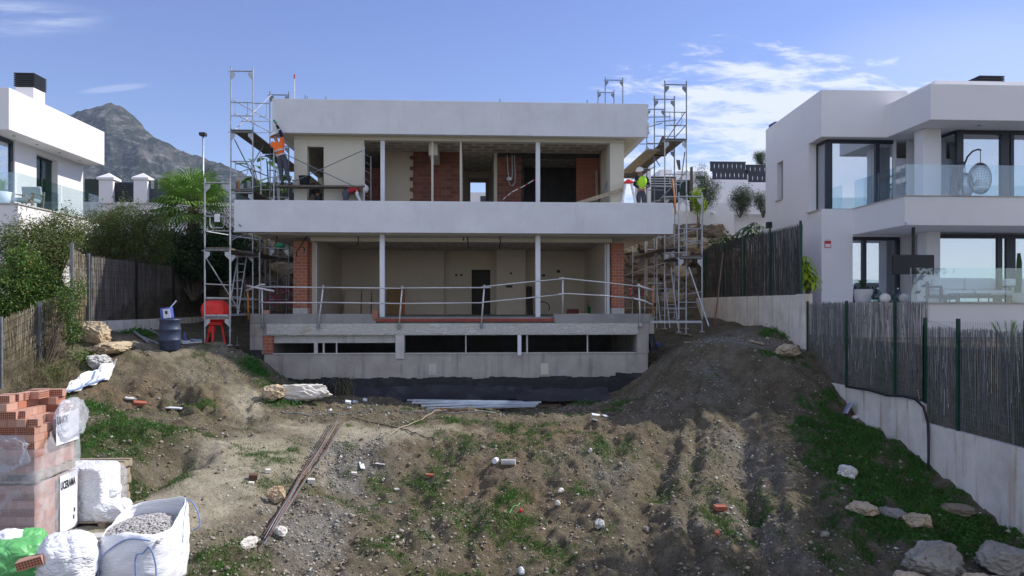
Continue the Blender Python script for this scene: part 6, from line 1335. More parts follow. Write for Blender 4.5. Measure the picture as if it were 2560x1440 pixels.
big_leaf_plant((XP(2012, 22.6), 22.4, .05), [(P(a, b, 22.3 + rg_.uniform(-.15, .15)), rg_.uniform(.28, .36)) for a, b in ((2012, 640), (2018, 655), (2008, 660), (2024, 668), (2013, 675), (2030, 682), (2038, 690), (2010, 690), (2022, 700), (2034, 706), (2014, 710), (2005, 650), (2026, 690), (2018, 682))], .17, leaf_yellow, 'sunlit yellow green broad leaved plant at the end of the upper right fence', 'leafy_plant', 'plant', 12, sub=6, drop=.55)
# trees behind on the right
def olive(px, py, Y, rx, ry, zb, label, seed, n=7000, mat=leaf_olive, nm='olive_tree'):
    c = P(px, py, Y); bl = []; rg = random.Random(seed)
    for k in range(9):
        a = rg.uniform(0, 6.28); q = rg.uniform(.25, .75); bl.append(pb(px + math.cos(a) * rx * q, py + math.sin(a) * ry * q, Y + rg.uniform(-.3, .3), rx * rg.uniform(.35, .6), ry * rg.uniform(.35, .55)))
    bl += [pb(px + rg.uniform(-.4, .4) * rx, py + ry * .75, Y, rx * .5, ry * .35) for _ in range(2)]; zb = max(zb, zz(py + ry * 1.35, c.x, Y))
    r = bush(nm, (c.x, Y, zb), bl, n, .085, .022, mat, label, 'tree', seed, .10, .035, 9, cl=10)
    return r
olive(1758, 470, 33.6, 52, 50, 2.2, 'larger round olive tree behind the right scaffold', 31, 8000); olive(1850, 498, 34.2, 36, 34, 2.2, 'smaller open olive tree between the white rear walls', 32); olive(1908, 506, 34.2, 20, 28, 2.2, 'olive tree partly hidden by the white villa wall', 33, 3000)
olive(1906, 393, 44, 22, 18, 3, 'dark pine crown above the panel fence beside the villa', 34, 3500, leaf_dark, 'pine_tree')
c = P(1745, 530, 32.6); bush('yellow_shrub', (c.x, 32.5, 2.6), [pb(1742, 500, 32.6, 10, 30, .3), pb(1752, 518, 32.6, 12, 16, .3)], 900, .12, .05, leaf_yellow, 'narrow yellowing shrub beside the dark timber post', 'shrub', 35, .1, .03, 8)
# garden trees of the villa beyond the right edge of the picture; their loose crowns throw the dappled shade on the slope
for k, (x_, y_, z0_, z1_, r_, lab) in enumerate(((14.7, 15.0, 1.6, 7.8, 1.55, 'garden tree of the villa beyond the picture edge, farther from the camera'), (14.0, 12.4, 1.0, 7.8, 1.75, 'garden tree of the villa nearest the camera in its row'))):
    bush('garden_tree', (x_, y_, -.9), [(x_ + .45 * r_ * math.cos(a_ * 2.4), y_ + .5 * r_ * math.sin(a_ * 2.4), z0_ + (z1_ - z0_) * (a_ + .5) / 9, r_ * .6, r_ * .65, (z1_ - z0_) * .13) for a_ in range(9)], 7000, .22, .12, leaf_dark, lab, 'tree', 90 + k, .3, .08, 8)
# plant poking over the near fence
m = MB(); B = P(2475, 845, 13.6); r = empty('cycad_plant', (10.5, 13.6, -.9), 'small spiky palm poking over the lowest dip of the near right fence', 'plant')
for k in range(13):
    a = -1.1 + 2.2 * k / 12; tip = Vector((10.42 + .1 * math.cos(k), 13.55 - math.sin(a) * .5, -.95 + .62 * math.cos(a * .7))); base = Vector((10.45, 13.55, -.95))
    for j in range(9):
        t = .35 + .65 * j / 8; c = base.lerp(tip, t); 
        for s_ in (-1, 1): m.add([c, c + Vector((.03 * s_, -.07 * math.sin(a + s_ * .8), .07)), c + Vector((.01, .01, .015))], [(0, 1, 2)])
    m.tube(base, tip, .006, 4)
m.build('fronds', leaf_palm, r)
# loose greenery on the plot: weeds and grass nobody could count
def scatter(n, x0, x1, y0, y1, arr, seed, lo, pw=1.0, dens=None):
    rg = np.random.default_rng(seed); x = rg.uniform(x0, x1, n * 6); y = y0 + (y1 - y0) * rg.uniform(0, 1, n * 6) ** 1.25; w_ = np.clip(sample_mask(arr, x, y) - lo, 0, 1) ** pw
    keep = rg.uniform(0, 1, len(x)) < w_; x, y = x[keep][:n], y[keep][:n]; return x, y, H(x, y), rg
def blades(name, n, arr, lo, hmin, hmax, wd, mat, seed, lean, box_, label):
    x, y, z, rg = scatter(n, *box_, arr, seed, lo, .8); n = len(x); h_ = rg.uniform(hmin, hmax, n) * (.5 + .7 * np.clip(sample_mask(arr, x, y), 0, 1)); a = rg.uniform(0, 6.283, n); ln = rg.uniform(.2, 1, n) * lean * h_
    b = rg.uniform(0, 6.283, n); wx, wy = np.cos(b) * wd / 2, np.sin(b) * wd / 2
    v = np.stack([np.stack([x - wx, y - wy, z - .01], -1), np.stack([x + wx, y + wy, z - .01], -1), np.stack([x + np.cos(a) * ln, y + np.sin(a) * ln, z + h_], -1)], 1).reshape(-1, 3)
    me = bpy.data.meshes.new(name); me.vertices.add(3 * n); me.vertices.foreach_set('co', v.ravel()); me.loops.add(3 * n); me.loops.foreach_set('vertex_index', np.arange(3 * n, dtype=np.int32)); me.polygons.add(n)
    me.polygons.foreach_set('loop_start', np.arange(0, 3 * n, 3, dtype=np.int32)); me.polygons.foreach_set('loop_total', np.full(n, 3, np.int32)); me.update(calc_edges=True); me.materials.append(mat)
    o = bpy.data.objects.new(name, me); COL.objects.link(o); tag(o, label, 'grass', kind='stuff'); return o
PLOT = (-10.9, 9.9, 8.0, 23.0)
blades('grass', 110000, grass, .08, .03, .10, .013, leaf_grass, 51, .9, PLOT, 'short green grass growing in patches on the plot')
drymask = np.clip(.35 + .8 * fbm(GX * .8, GY * .8, 4, 77) + .3 * grass - dust * .5, 0, 1) * .6
blades('dry_grass', 26000, drymask, .12, .03, .10, .007, leaf_dry, 52, 1.4, PLOT, 'dry straw coloured grass scattered over the soil')
x, y, z, rg = scatter(52000, 6.8, 9.95, 9, 21.5, grass, 53, .30, 1.0); o = leaf_mesh('weeds', np.stack([x, y, z + rg.uniform(0, .10, len(x)) ** 1.3], -1), rg, .05, .022, leaf_weed, None); tag(o, 'dense low bright green weeds on the bank below the right wall', 'weeds', kind='stuff')
x, y, z, rg = scatter(60000, -10.5, 6.5, 8.5, 22.5, grass, 54, .28, 1.1); o = leaf_mesh('weeds', np.stack([x, y, z + rg.uniform(0, .055, len(x))], -1), rg, .042, .018, leaf_weed, None); tag(o, 'green leafy weeds in patches on the left slope and centre', 'weeds', kind='stuff')
# tall dry stalks at the left fence foot and the basement wall
def stalks(name, base_pts, n, hmin, hmax, spread, mat, label, seed, r0=.006, leafy=0):
    r = empty(name, base_pts[0], label, 'weeds'); rg = random.Random(seed); m = MB(); lv = []
    for k in range(n):
        b = Vector(base_pts[rg.randrange(len(base_pts))]) + Vector((rg.gauss(0, .12), rg.gauss(0, .1), 0)); h_ = rg.uniform(hmin, hmax); d = Vector((rg.gauss(0, spread), rg.gauss(0, spread), 1))
        mid = b + d * h_ * .55; tip = b + Vector((d.x * 1.8, d.y * 1.8, 1)) * h_; m.path([b, mid, tip], r0, 4, [r0, r0 * .7, r0 * .3])
        for q_ in range(leafy): t = rg.uniform(.3, 1); lv.append(tuple(b.lerp(tip, t) + Vector((rg.gauss(0, .02),) * 3)))
    m.build('stems', mat, r)
    if lv: leaf_mesh('leaves', np.array(lv), np.random.default_rng(seed), .07, .02, leaf_shrub, r)
    return r
B_ = []
for px, py in ((40, 985), (90, 980), (130, 970), (165, 955), (110, 940), (60, 960), (190, 960), (150, 985)):
    q_ = ray_ground(px, py, 14, 22); B_.append((min(max(q_.x, -10.8), -9.8), q_.y, h1(max(q_.x, -10.8), q_.y)))
stalks('dry_weeds', B_, 120, .3, .9, .22, leaf_dry, 'tangle of dry stems at the foot of the sunlit left fence', 61, .005, 2)
for pts, n, lab, sd_ in ((((770, 950), (800, 948)), 16, 'dry bending stalks before the left end of the basement wall', 62), (((850, 975), (880, 980), (870, 990)), 40, 'clump of dry green stalks right of the white slab boulder', 63)):
    stalks('tall_weeds', [tuple(ray_ground(a, b, 16, 23.7)) for a, b in pts], n, .3, .8, .2, leaf_dry, lab, sd_, .007, 3)
for (pts, n, lab, sd_, Lf) in ((((615, 915), (635, 925), (655, 935), (640, 910)), 1300, 'dark green weeds at the left corner of the basement', 64, .07), (((320, 835), (345, 828), (370, 838)), 900, 'dark weeds against the plinth left of the blue drum', 65, .07), (((1450, 1012), (1480, 1010)), 500, 'green weeds near the right end of the steel studs', 66, .05), (((260, 1300),), 0, '', 0, .05),
                                (((190, 1020), (215, 1012), (240, 1020)), 1400, 'bright green weeds beside the crumpled tarp', 67, .05), (((700, 1008), (670, 1010), (735, 1012)), 900, 'grass fringe under the white slab boulder', 68, .05), (((2420, 1330), (2435, 1345)), 700, 'bright weed tuft between the two big rocks at the lower right', 69, .06), (((1340, 1305), (1325, 1310)), 300, 'small green weed in the middle of the slope', 70, .04), (((2060, 1030), (2010, 1010)), 900, 'green clump below the end of the near right wall', 71, .05), (((1935, 830), (1915, 835), (1960, 842)), 900, 'dark weeds at the foot of the upper right plinth', 72, .07)):
    if not n: continue
    hits = [ray_ground(a, b, 8, 26) for a, b in pts]; rg = np.random.default_rng(sd_); k = rg.integers(len(hits), size=n); P_ = np.array([tuple(h) for h in hits])[k] + rg.normal(size=(n, 3)) * np.array([.13, .13, 0]); P_[:, 2] = H(P_[:, 0], P_[:, 1]) + np.abs(rg.normal(size=n)) * .05 * (Lf / .05)
    tag(leaf_mesh('weed_clump', P_, rg, Lf, Lf * .4, leaf_weed, None), lab, 'weeds', kind='stuff')
# ------------------------------------------------------------------ gravel and rubble
g = G('gravel_stones'); i = g.island(); col = g.mix(g.mr(i, 0, .55), (.13, .10, .066), (.28, .24, .185)); col = g.mix(g.mr(i, .6, .85), col, (.36, .33, .28)); col = g.mix(g.mr(i, .95, .97), col, (.58, .56, .52)); g.set('Base Color', col).set('Roughness', .95); gravel_m = g.m
def stones(name, n, arr, lo, smin, smax, seed, mat, label, box_=PLOT, flat=.6):
    x, y, z, rg = scatter(n, *box_, arr, seed, lo, .8); n = len(x); s = smin * (smax / smin) ** (rg.uniform(0, 1, n) ** 2.2)
    base = np.array([(1, 0, 0), (0, 1, 0), (-1, 0, 0), (0, -1, 0), (.15, .1, 1), (0, 0, -1), (.7, .7, .45), (-.65, -.7, .5)]); tri = [(0, 6, 4), (6, 1, 4), (1, 2, 4), (2, 7, 4), (7, 3, 4), (3, 0, 4), (1, 6, 0), (3, 7, 2), (0, 1, 5), (1, 2, 5), (2, 3, 5), (3, 0, 5)][:8] + [(0, 5, 1), (1, 5, 2), (2, 5, 3), (3, 5, 0)]
    vv = base[None] * rg.uniform(.55, 1.15, (n, 8, 3)) * s[:, None, None]; vv[:, :, 2] *= flat; th = rg.uniform(0, 6.28, n); c, sn = np.cos(th)[:, None], np.sin(th)[:, None]
    X_, Y_ = vv[..., 0] * c - vv[..., 1] * sn * rg.uniform(.5, 1, (n, 1)), vv[..., 0] * sn + vv[..., 1] * c; v = np.stack([X_ + x[:, None], Y_ + y[:, None], vv[..., 2] + (z + s * .15)[:, None]], -1).reshape(-1, 3)
    t = (np.array(tri, np.int32)[None] + (np.arange(n, dtype=np.int32) * 8)[:, None, None]).reshape(-1, 3)
    me = bpy.data.meshes.new(name); me.vertices.add(len(v)); me.vertices.foreach_set('co', v.ravel()); me.loops.add(t.size); me.loops.foreach_set('vertex_index', t.ravel()); me.polygons.add(len(t))
    me.polygons.foreach_set('loop_start', np.arange(0, t.size, 3, dtype=np.int32)); me.polygons.foreach_set('loop_total', np.full(len(t), 3, np.int32)); me.update(calc_edges=True); me.materials.append(mat)
    o = bpy.data.objects.new(name, me); COL.objects.link(o); tag(o, label, 'gravel', kind='stuff'); return o
gm_ = np.clip(.28 + .5 * fbm(GX * .9, GY * .9, 4, 91) + .55 * grey + .1 * red - .5 * dust - .25 * grass * (GX > 7), 0.02, 1)
stones('gravel', 42000, gm_, .0, .008, .045, 81, gravel_m, 'loose stones and clods strewn over the whole plot')
stones('rubble', 4200, np.clip(gm_ + .2 * (GY < 17), 0, 1), .1, .025, .075, 82, gravel_m, 'fist sized grey and brown rubble among the gravel', flat=.7)
stones('grey_rubble', 9000, grey, .25, .012, .05, 83, simple('grey_aggregate', (.33, .325, .31), .95, .35, 30, .3, 60), 'heaps of grey mortar rubble beside the rusty bars and tyre ruts')
stones('white_chips', 3800, np.clip(gm_ + .25, 0, 1), .2, .005, .017, 84, white_stone, 'small white stone chips scattered on the slope')

# ------------------------------------------------------------------ boulders and single stones
def boulder(px, py, w, d, h, mat, label, seed, Yr=(7, 24), name='boulder', rot=None, sub=4, sink=.25, rough=.3, cat='rock'):
    q_ = ray_ground(px, py, *Yr); o = MB().rock((q_.x, q_.y + d * .4, q_.z + h * (1 - sink)), w * 1.12, d * 1.12, h * 1.12, seed, max(sub, 4) if w > .15 else sub, rough, rot, (.66, .80)).build(name, mat, None); return tag(o, label, cat)
boulder(745, 1006, .92, .4, .27, white_stone, 'long white slab boulder with a brown left face before the basement', 3, rot=Matrix.Rotation(.05, 3, 'Z'), sink=.1)
boulder(680, 1006, .33, .34, .25, tan_stone, 'brown block at the left end of the white slab boulder', 11, sink=.15)
boulder(232, 862, .45, .35, .34, tan_stone, 'orange brown square boulder beside the end of the left fence', 13, (19, 24), sink=.1); boulder(272, 888, .80, .45, .19, tan_stone, 'flat brown boulder below the square orange one', 14, (17, 24), sink=.1); boulder(245, 925, .34, .25, .22, conc_light, 'pale concrete lump under the flat brown boulder', 15, (16, 24))
boulder(688, 1262, .17, .16, .17, tan_stone, 'small upright tan rock left of the rusty bars', 17, sink=.15, sub=3)
boulder(2124, 1200, .22, .2, .17, white_stone, 'round white rock on the green bank', 19, sub=3); boulder(2165, 1290, .32, .25, .13, tan_stone, 'low tan rock above the lower right boulders', 20); boulder(2240, 1300, .30, .22, .10, grey_rock, 'flat grey rock right of the low tan rock', 21); boulder(2300, 1325, .28, .22, .16, tan_stone, 'small brown rock behind the biggest boulder', 22)
boulder(2352, 1452, .50, .4, .30, grey_rock, 'biggest grey white mottled boulder at the lower right', 23, (6, 16), sink=.15, rough=.3, rot=Matrix.Rotation(.3, 3, 'Z')); boulder(2520, 1440, .42, .4, .28, grey_rock, 'pale grey boulder cut by the lower right corner', 24, (6, 16), rough=.2); boulder(2290, 1490, .4, .3, .2, tan_stone, 'brown rock at the foot of the biggest boulder', 25, (5, 16)); boulder(2400, 1290, .35, .25, .12, dark_stone, 'dark half buried rock behind the pale grey boulder', 26)
boulder(2470, 1500, .35, .3, .2, tan_stone, 'small tan rock between the two big lower right boulders', 27, (5, 16))
for k, (px, py, s_, lab) in enumerate(((1238, 1160, .07, 'white cut pipe end in the middle of the slope'), )):
    q_ = ray_ground(px, py); tag(MB().tube(q_ + Vector((-.02, -.06, .05)), q_ + Vector((.03, .06, .055)), .06, 14).build('pipe_offcut', white_paint, None), lab, 'pipe')
q_ = ray_ground(1272, 1163); o = MB().tube(q_ + Vector((-.16, 0, .05)), q_ + Vector((.14, -.06, .06)), .065, 12).build('log_offcut', conc_light, None); tag(o, 'pale round log piece beside the white pipe end', 'log')
def chip(px, py, a, b, c, mat, label, name, cat, rz=0.0, rx=.15, Yr=(7, 24), lift=.0):
    q_ = ray_ground(px, py, *Yr); M = Matrix.Rotation(rz, 3, 'Z') @ Matrix.Rotation(rx, 3, 'X') @ Matrix.Rotation(rx * .6, 3, 'Y'); return tag(MB().obox(q_ + Vector((0, 0, c / 2 + lift)), a / 2, b / 2, c / 2, M).build(name, mat, None, bevel=min(.004, c * .2)), label, cat)
red_clay = simple('terracotta', (.33, .10, .06), .9, .2, 10, .2, 40)
chip(633, 1199, .15, .12, .10, simple('dark_brick', (.13, .07, .05), .9, .2, 8), 'dark brick lying on the dusty path', 'brick', 'brick', .3); chip(778, 1211, .14, .1, .09, white_stone, 'white block beside the rusty bars', 'stone_block', 'block', .2); chip(669, 1183, .11, .09, .07, white_stone, 'white cube of stone on the grey rubble', 'stone_block', 'block', .6)
chip(628, 1213, .1, .07, .05, white_stone, 'small white stone below the dark brick', 'stone_block', 'block', .1)
chip(350, 1018, .30, .16, .09, red_clay, 'reddish hollow brick on the left slope', 'brick', 'brick', .6, .3); chip(328, 1000, .28, .12, .04, conc_light, 'grey tile propped above the reddish brick', 'tile', 'tile', .5, .3); chip(420, 1030, .75, .13, .03, white_paint, 'long white board lying on the grassy slope', 'board', 'board', -.18, .06)
chip(905, 1165, .10, .28, .02, white_paint, 'bent white plastic scrap on the slope', 'plastic_scrap', 'scrap', .3, .3); chip(950, 1163, .22, .06, .015, conc_light, 'thin grey strip right of the white plastic scrap', 'plastic_scrap', 'scrap', -.3, .1); chip(885, 1187, .12, .08, .05, white_stone, 'pale stone chip below the white plastic scrap', 'stone_block', 'block', .1)
chip(993, 1225, .13, .08, .03, conc_light, 'grey flat chip on the bare middle slope', 'stone_block', 'block', .5); chip(1080, 1192, .28, .09, .05, red_clay, 'dark red broken brick on the middle slope', 'brick', 'brick', -.1)
chip(1800, 1279, .26, .12, .09, red_clay, 'orange brick half among the stones of the right rut', 'brick', 'brick', .2); boulder(1793, 1343, .07, .07, .06, red_clay, 'round red lump below the orange brick half', 41, sub=2); boulder(1302, 1282, .035, .035, .04, red_paint, 'tiny bright red scrap on the centre slope', 42, sub=2, name='scrap', cat='scrap')
boulder(1500, 1322, .15, .10, .09, conc_light, 'bluish white crumpled lump low on the centre slope', 43, sub=3); boulder(1616, 1333, .09, .08, .07, grey_rock, 'rounded grey stone right of the crumpled lump', 44, sub=3); boulder(1476, 1133, .06, .05, .06, white_stone, 'egg shaped white stone on the upper centre slope', 45, sub=3); boulder(1395, 1265, .07, .06, .06, white_stone, 'white stone beside a dark hollow in the centre', 46, sub=2)
boulder(1403, 1235, .09, .07, .05, white_stone, 'flat white stone above the dark hollow', 47, sub=2); boulder(2065, 1345, .1, .08, .07, grey_rock, 'grey stone at the foot of the green bank', 48, sub=2)
boulder(700, 1352, .12, .1, .09, white_stone, 'white lump beside the lower end of the rusty bars', 49, sub=3); boulder(620, 1372, .22, .08, .10, white_stone, 'ragged white stone left of the lower bar ends', 50, sub=3); boulder(1303, 1440, .08, .06, .08, white_paint, 'white shard at the bottom centre', 51, sub=2)
for k, (px, py, w_, lab) in enumerate(((870, 1010, .16, 'white foam block nearest the slab boulder'), (888, 1008, .14, 'tilted white foam block second from the slab boulder'), (912, 1003, .16, 'white foam block third from the slab boulder'), (873, 1022, .10, 'small white foam block in front of the others'), (1035, 1012, .12, 'white foam block left of the steel studs'), (825, 1028, .10, 'lone white foam scrap on the bare ground'))):
    chip(px, py, w_, w_ * .7, w_ * .5, white_paint, lab, 'foam_block', 'foam block', k * .9, .35)
for k, (px, py, lab) in enumerate(((1490, 1040, 'white plastic scrap beside the right mound'), (1515, 1043, 'pale scrap right of the white plastic scrap'), (1485, 1052, 'lower white scrap at the foot of the mound'))): chip(px, py, .24, .12, .03, white_paint, lab, 'plastic_scrap', 'scrap', k * .8, .3)
chip(995, 985, .55, .3, .10, simple('blue_white_panel', (.5, .58, .75), .6, .1, 5, 0), 'pale blue foam panel lying at the left end of the steel studs', 'foam_board', 'foam board', .1, .05, lift=.12); chip(985, 992, .4, .25, .10, navy, 'dark blue object under the pale blue foam panel', 'tool_case', 'case', .1, .05)
chip(2118, 1040, .42, .05, .34, simple('lilac_tile', (.36, .38, .50), .6, .1, 4, 0), 'bluish slab leaning against the near right wall', 'leaning_slab', 'slab', 1.2, .5); boulder(2140, 1048, .12, .1, .06, white_stone, 'white stone beside the bluish slab', 52, sub=2)
chip(1710, 838, .12, .7, .05, wood_m, 'short brown board on the ground by the right scaffold', 'board', 'board', .5, .05, (20, 27)); chip(1725, 858, .5, .07, .05, wood_m, 'thin stick right of the short brown board', 'stick', 'stick', .5, .05, (18, 27)); chip(1892, 858, .12, .5, .06, wood_m, 'pale timber end on the top of the right mound', 'board', 'board', .7, .2, (18, 27)); chip(1640, 866, .3, .25, .12, light_blue, 'crumpled blue bag beside the right basement corner', 'plastic_bag', 'bag', .3, .2, (20, 26))
# long cables and sticks on the bench
def ground_path(pts, r0, mat, name, label, cat, lift=.02, Yr=(7, 24), n=6):
    P_ = []; hs = [ray_ground(a, b, *Yr) for a, b in pts]
    for a, b in zip(hs[:-1], hs[1:]):
        for k in range(n): c = a.lerp(b, k / n); P_.append(Vector((c.x, c.y, h1(c.x, c.y) + lift)))
    P_.append(hs[-1] + Vector((0, 0, lift))); return tag(MB().path(P_, r0, 6).build(name, mat, None, smooth=True), label, cat)
ground_path([(700, 1032), (740, 1036), (830, 1033), (920, 1028), (1020, 1031), (1120, 1034), (1240, 1034)], .014, galv_dark, 'ground_cable', 'long grey cable lying across the flat ground before the studs', 'cable')
ground_path([(880, 1046), (960, 1064), (1030, 1085), (1090, 1104)], .011, rubber, 'ground_cable', 'thin dark cable trailing down from the grey cable', 'cable'); ground_path([(965, 1088), (1030, 1062), (1100, 1030)], .016, wood_m, 'straight_rod', 'straight pale rod lying from the studs down the slope', 'rod', .04)
ground_path([(1262, 1283), (1280, 1275), (1300, 1262)], .008, green_plastic, 'green_string', 'piece of green string near the tiny red scrap', 'string')
# rusty reinforcing bars
A_, B_ = ray_ground(846, 1062), ray_ground(650, 1382); r = empty('rebar_bundle', B_, 'bundle of long rusty reinforcing bars lying down the slope', 'steel bars'); rr = random.Random(2)
for k in range(10):
    o1, o2 = rr.uniform(-.20, .20), rr.uniform(-.05, .06); a = A_ + Vector((o1, rr.uniform(-.25, .15), .10 + rr.uniform(0, .06))); b = B_ + Vector((o2, rr.uniform(-.1, .5), .09 + rr.uniform(0, .06)))
    pts = []
    for t in np.linspace(0, 1, 9): c = a.lerp(b, float(t)); c.z = max(c.z, h1(c.x, c.y) + .03); c.z = c.z * .5 + .5 * (h1(c.x, c.y) + .10 + .02 * (k % 3)); pts.append(c)
    MB().path(pts, .011, 6).build('bar', rust if k % 4 else galv_dark, r, smooth=True)
# steel studs, rusty angle, bitumen sheets in front of the basement
r = empty('steel_studs', ray_ground(1180, 1010), 'pile of bluish galvanised studs lying before the basement wall', 'steel studs'); q0 = Vector(r.location); g0 = -2.98
for k in range(14):
    yL = 22.2 - k * .15 + rr.uniform(-.05, .05); yR = 21.3 - k * .035 + rr.uniform(-.05, .05); x0 = XP(1020 + k * 3.5, yL) + rr.uniform(-.05, .1); x1 = XP(1290 + k * 5, yR) + rr.uniform(-.2, .2); z = g0 + .05 + .02 * (k % 4)
    z = max(z, h1((x0 + x1) / 2, (yL + yR) / 2) + .04); MB().beam((x0, yL, z + .02), (x1, yR, z + .02 * (k % 3)), .06, .045).build('stud', grey_metal_sheet, r)
a = ray_ground(1090, 1028); b = ray_ground(1400, 1018); tag(MB().beam(a + Vector((0, 0, .04)), b + Vector((0, 0, .05)), .05, .05).build('steel_angle', rust, None), 'long rusty steel bar in front of the studs', 'steel bar'); a = ray_ground(1100, 1033); b = ray_ground(1170, 1030); tag(MB().beam(a + Vector((0, 0, .03)), b + Vector((0, 0, .03)), .04, .04).build('steel_angle', rust, None), 'short rusty bar below the long one', 'steel bar')
a = ray_ground(1308, 1014); tag(MB().add([a + Vector((-.3, .1, .12)), a + Vector((.28, .1, .12)), a + Vector((.0, -.14, .02)), a + Vector((-.3, .12, .10)), a + Vector((.28, .12, .10)), a + Vector((0, -.12, 0))], [(0, 2, 1), (3, 4, 5), (0, 3, 5, 2), (2, 5, 4, 1), (1, 4, 3, 0)]).build('rusty_plate', rust, None), 'triangular rusty plate at the right end of the studs', 'plate')
def sheet(name, px0, px1, Y, z0, z1, mat, label, cat, seed, wob=.12):
    n, mm = 26, 6; vs = []; x0, x1 = XP(px0, Y), XP(px1, Y)
    for j in range(mm + 1):
        for i in range(n + 1): t = i / n; s_ = j / mm; xx = x0 + (x1 - x0) * t; vs.append((xx, Y - .55 * (1 - s_) + wob * float(fbm(np.array([xx * 1.4]), np.array([s_ * 2.]), 3, seed)[0]), z0 + (z1 - z0) * s_ ** 1.6 + .10 * float(fbm(np.array([xx * 2.2]), np.array([s_ * 2.]), 3, seed + 5)[0])))
    k = len(vs); vs += [(a, b + .02, c - .01) for a, b, c in vs]; fs = []
    for j in range(mm):
        for i in range(n): a = j * (n + 1) + i; fs.append((a, a + 1, a + n + 2, a + n + 1)); fs.append((k + a + n + 1, k + a + n + 2, k + a + 1, k + a))
    tag(MB().add(vs, fs).build(name, mat, None, smooth=True), label, cat)
sheet('bitumen_sheet', 880, 1330, 23.55, -3.05, -2.62, bitumen_m, 'black waterproof sheet slumped along the middle of the basement foot', 'sheet', 3); sheet('bitumen_sheet', 1290, 1520, 23.4, -3.05, -2.72, simple('grey_black_sheet', (.028, .028, .034), .6, .2, 4, .2, 20), 'greyish sheet slumped at the right end of the basement foot', 'sheet', 7)
# side flap of black membrane at both podium corners
tag(MB().hexa([(xf(1625), YF - .3, -1.5), (xf(1645), YF - .1, -1.5), (xf(1650), YF + 1.0, -1.5), (xf(1632), YF + 1, -1.5), (xf(1622), YF + .02, -.97), (xf(1634), YF + .02, -.97), (xf(1640), YF + 1, -.97), (xf(1632), YF + 1, -.97)]).build('membrane_flap', bitumen_m, None), 'black membrane flap at the right podium corner', 'membrane')

boulder(1975, 893, .55, .3, .22, tan_stone, 'brown rock ledge under the end of the upper right plinth', 28, (18, 24))
def crumple(name, c, s, mat, label, cat, seed, boxy=.55, amp=.10, fr=3.0, rz=0.0, parent=None, rx=0.0, sub=5):
    bm = bmesh.new(); bmesh.ops.create_icosphere(bm, subdivisions=sub, radius=1); co = np.array([tuple(v.co) for v in bm.verts]); fs = [tuple(v.index for v in f.verts) for f in bm.faces]; bm.free()
    q = np.sign(co) * np.abs(co) ** boxy; n1 = fbm(q[:, 0] * fr * .6 + q[:, 2] * 1.1 + seed, q[:, 1] * fr * .6 - q[:, 2] * 1.3, 3, seed, .5); rd = -np.abs(fbm(q[:, 0] * fr * 1.1 - q[:, 2] * 2.3, q[:, 1] * fr * 1.2 + q[:, 2] * fr, 2, seed + 9, .5))
    fold = np.abs(np.sin(q[:, 0] * 7.3 + q[:, 2] * 2.6 + n1 * 3 + seed)) ** .6 + np.abs(np.sin(q[:, 1] * 5.1 - q[:, 2] * 6.1 + n1 * 2.5)) ** .6 - 1.2
    q = q * (1 + amp * (n1 * .55 + rd * .35 + fold * .16 + .15))[:, None]; q = q * np.array(s); M = np.array(Matrix.Rotation(rz, 3, 'Z') @ Matrix.Rotation(rx, 3, 'X')); q = q @ M.T + np.array(c)
    o = MB().add(q.tolist(), fs).build(name, mat, parent, smooth=True)
    if label: tag(o, label, cat)
    return o
# ------------------------------------------------------------------ blue drum, mixer, tools on the left yard
q_ = ray_ground(425, 863, 18, 25); q_ = Vector((XP(425, 21.3), 21.3, h1(XP(425, 21.3), 21.3) - .02)); hh = 80 * ZC(q_.x, 21.3) / F
r = empty('plastic_drum', q_, 'dark blue plastic drum in the left yard before the fence', 'drum')
MB().lathe(q_, [(.22, 0), (.27, .04), (.285, hh * .3), (.30, hh * .32), (.30, hh * .35), (.285, hh * .37), (.285, hh * .63), (.30, hh * .65), (.30, hh * .68), (.285, hh * .70), (.27, hh * .92), (.29, hh * .94), (.29, hh * .985), (.25, hh), (.23, hh * .97)], 28).build('barrel', blue_drum, r, smooth=True)
r2 = empty('tool_box', q_ + Vector((-.08, 0, hh)), 'blue and white plastic container standing on the dark blue drum', 'container')
M_ = Matrix.Rotation(-.12, 3, 'Y'); MB().obox(q_ + Vector((-.08, 0, hh + .16)), .15, .12, .155, M_).build('body', light_blue, r2, bevel=.02); MB().obox(q_ + Vector((-.04, -.125, hh + .15)), .10, .006, .13, M_).build('label_panel', white_paint, r2)
MB().obox(q_ + Vector((-.05, -.135, hh + .18)), .035, .004, .045, M_).build('dark_window', black_m, r2); tag(MB().tube(q_ + Vector((-.02, .05, hh + .3)), q_ + Vector((.14, .1, hh + .52)), .02, 6).build('brush_handle', white_paint, None), 'white stick rising out of the blue container', 'stick')
r = empty('cement_mixer', (XP(540, 22.8), 22.8, -1.2), 'red cement mixer under the left scaffold bay', 'cement mixer'); x = XP(540, 22.8)
MB().lathe((x, 22.8, -.55), [(.20, 0), (.33, .08), (.40, .28), (.39, .48), (.30, .64), (.20, .70), (.16, .70)], 20).build('drum', red_paint, r, smooth=True)
crumple('canvas_cover', (x, 22.62, -.18), (.35, .26, .33), red_paint, None, None, 71, .7, .16, 2.0, parent=r)
MB().box(x - .26, x + .26, 22.5, 22.6, -.62, -.50).box(x - .14, x + .02, 22.55, 22.75, -.85, -.62).build('motor_housing', red_paint, r, bevel=.02)
for a in (-.28, .28): MB().beam((x + a, 22.8, -1.22), (x + a * .5, 22.8, -.4), .05, .05).build('leg', red_paint, r)
MB().beam((x, 22.5, -1.2), (x, 22.6, -.6), .06, .06).build('leg', red_paint, r)
for s_ in (-1, 1): MB().tube((x + .22 * s_, 22.95, -1.12), (x + .26 * s_, 22.95, -1.12), .13, 14).build('wheel', rubber, r)
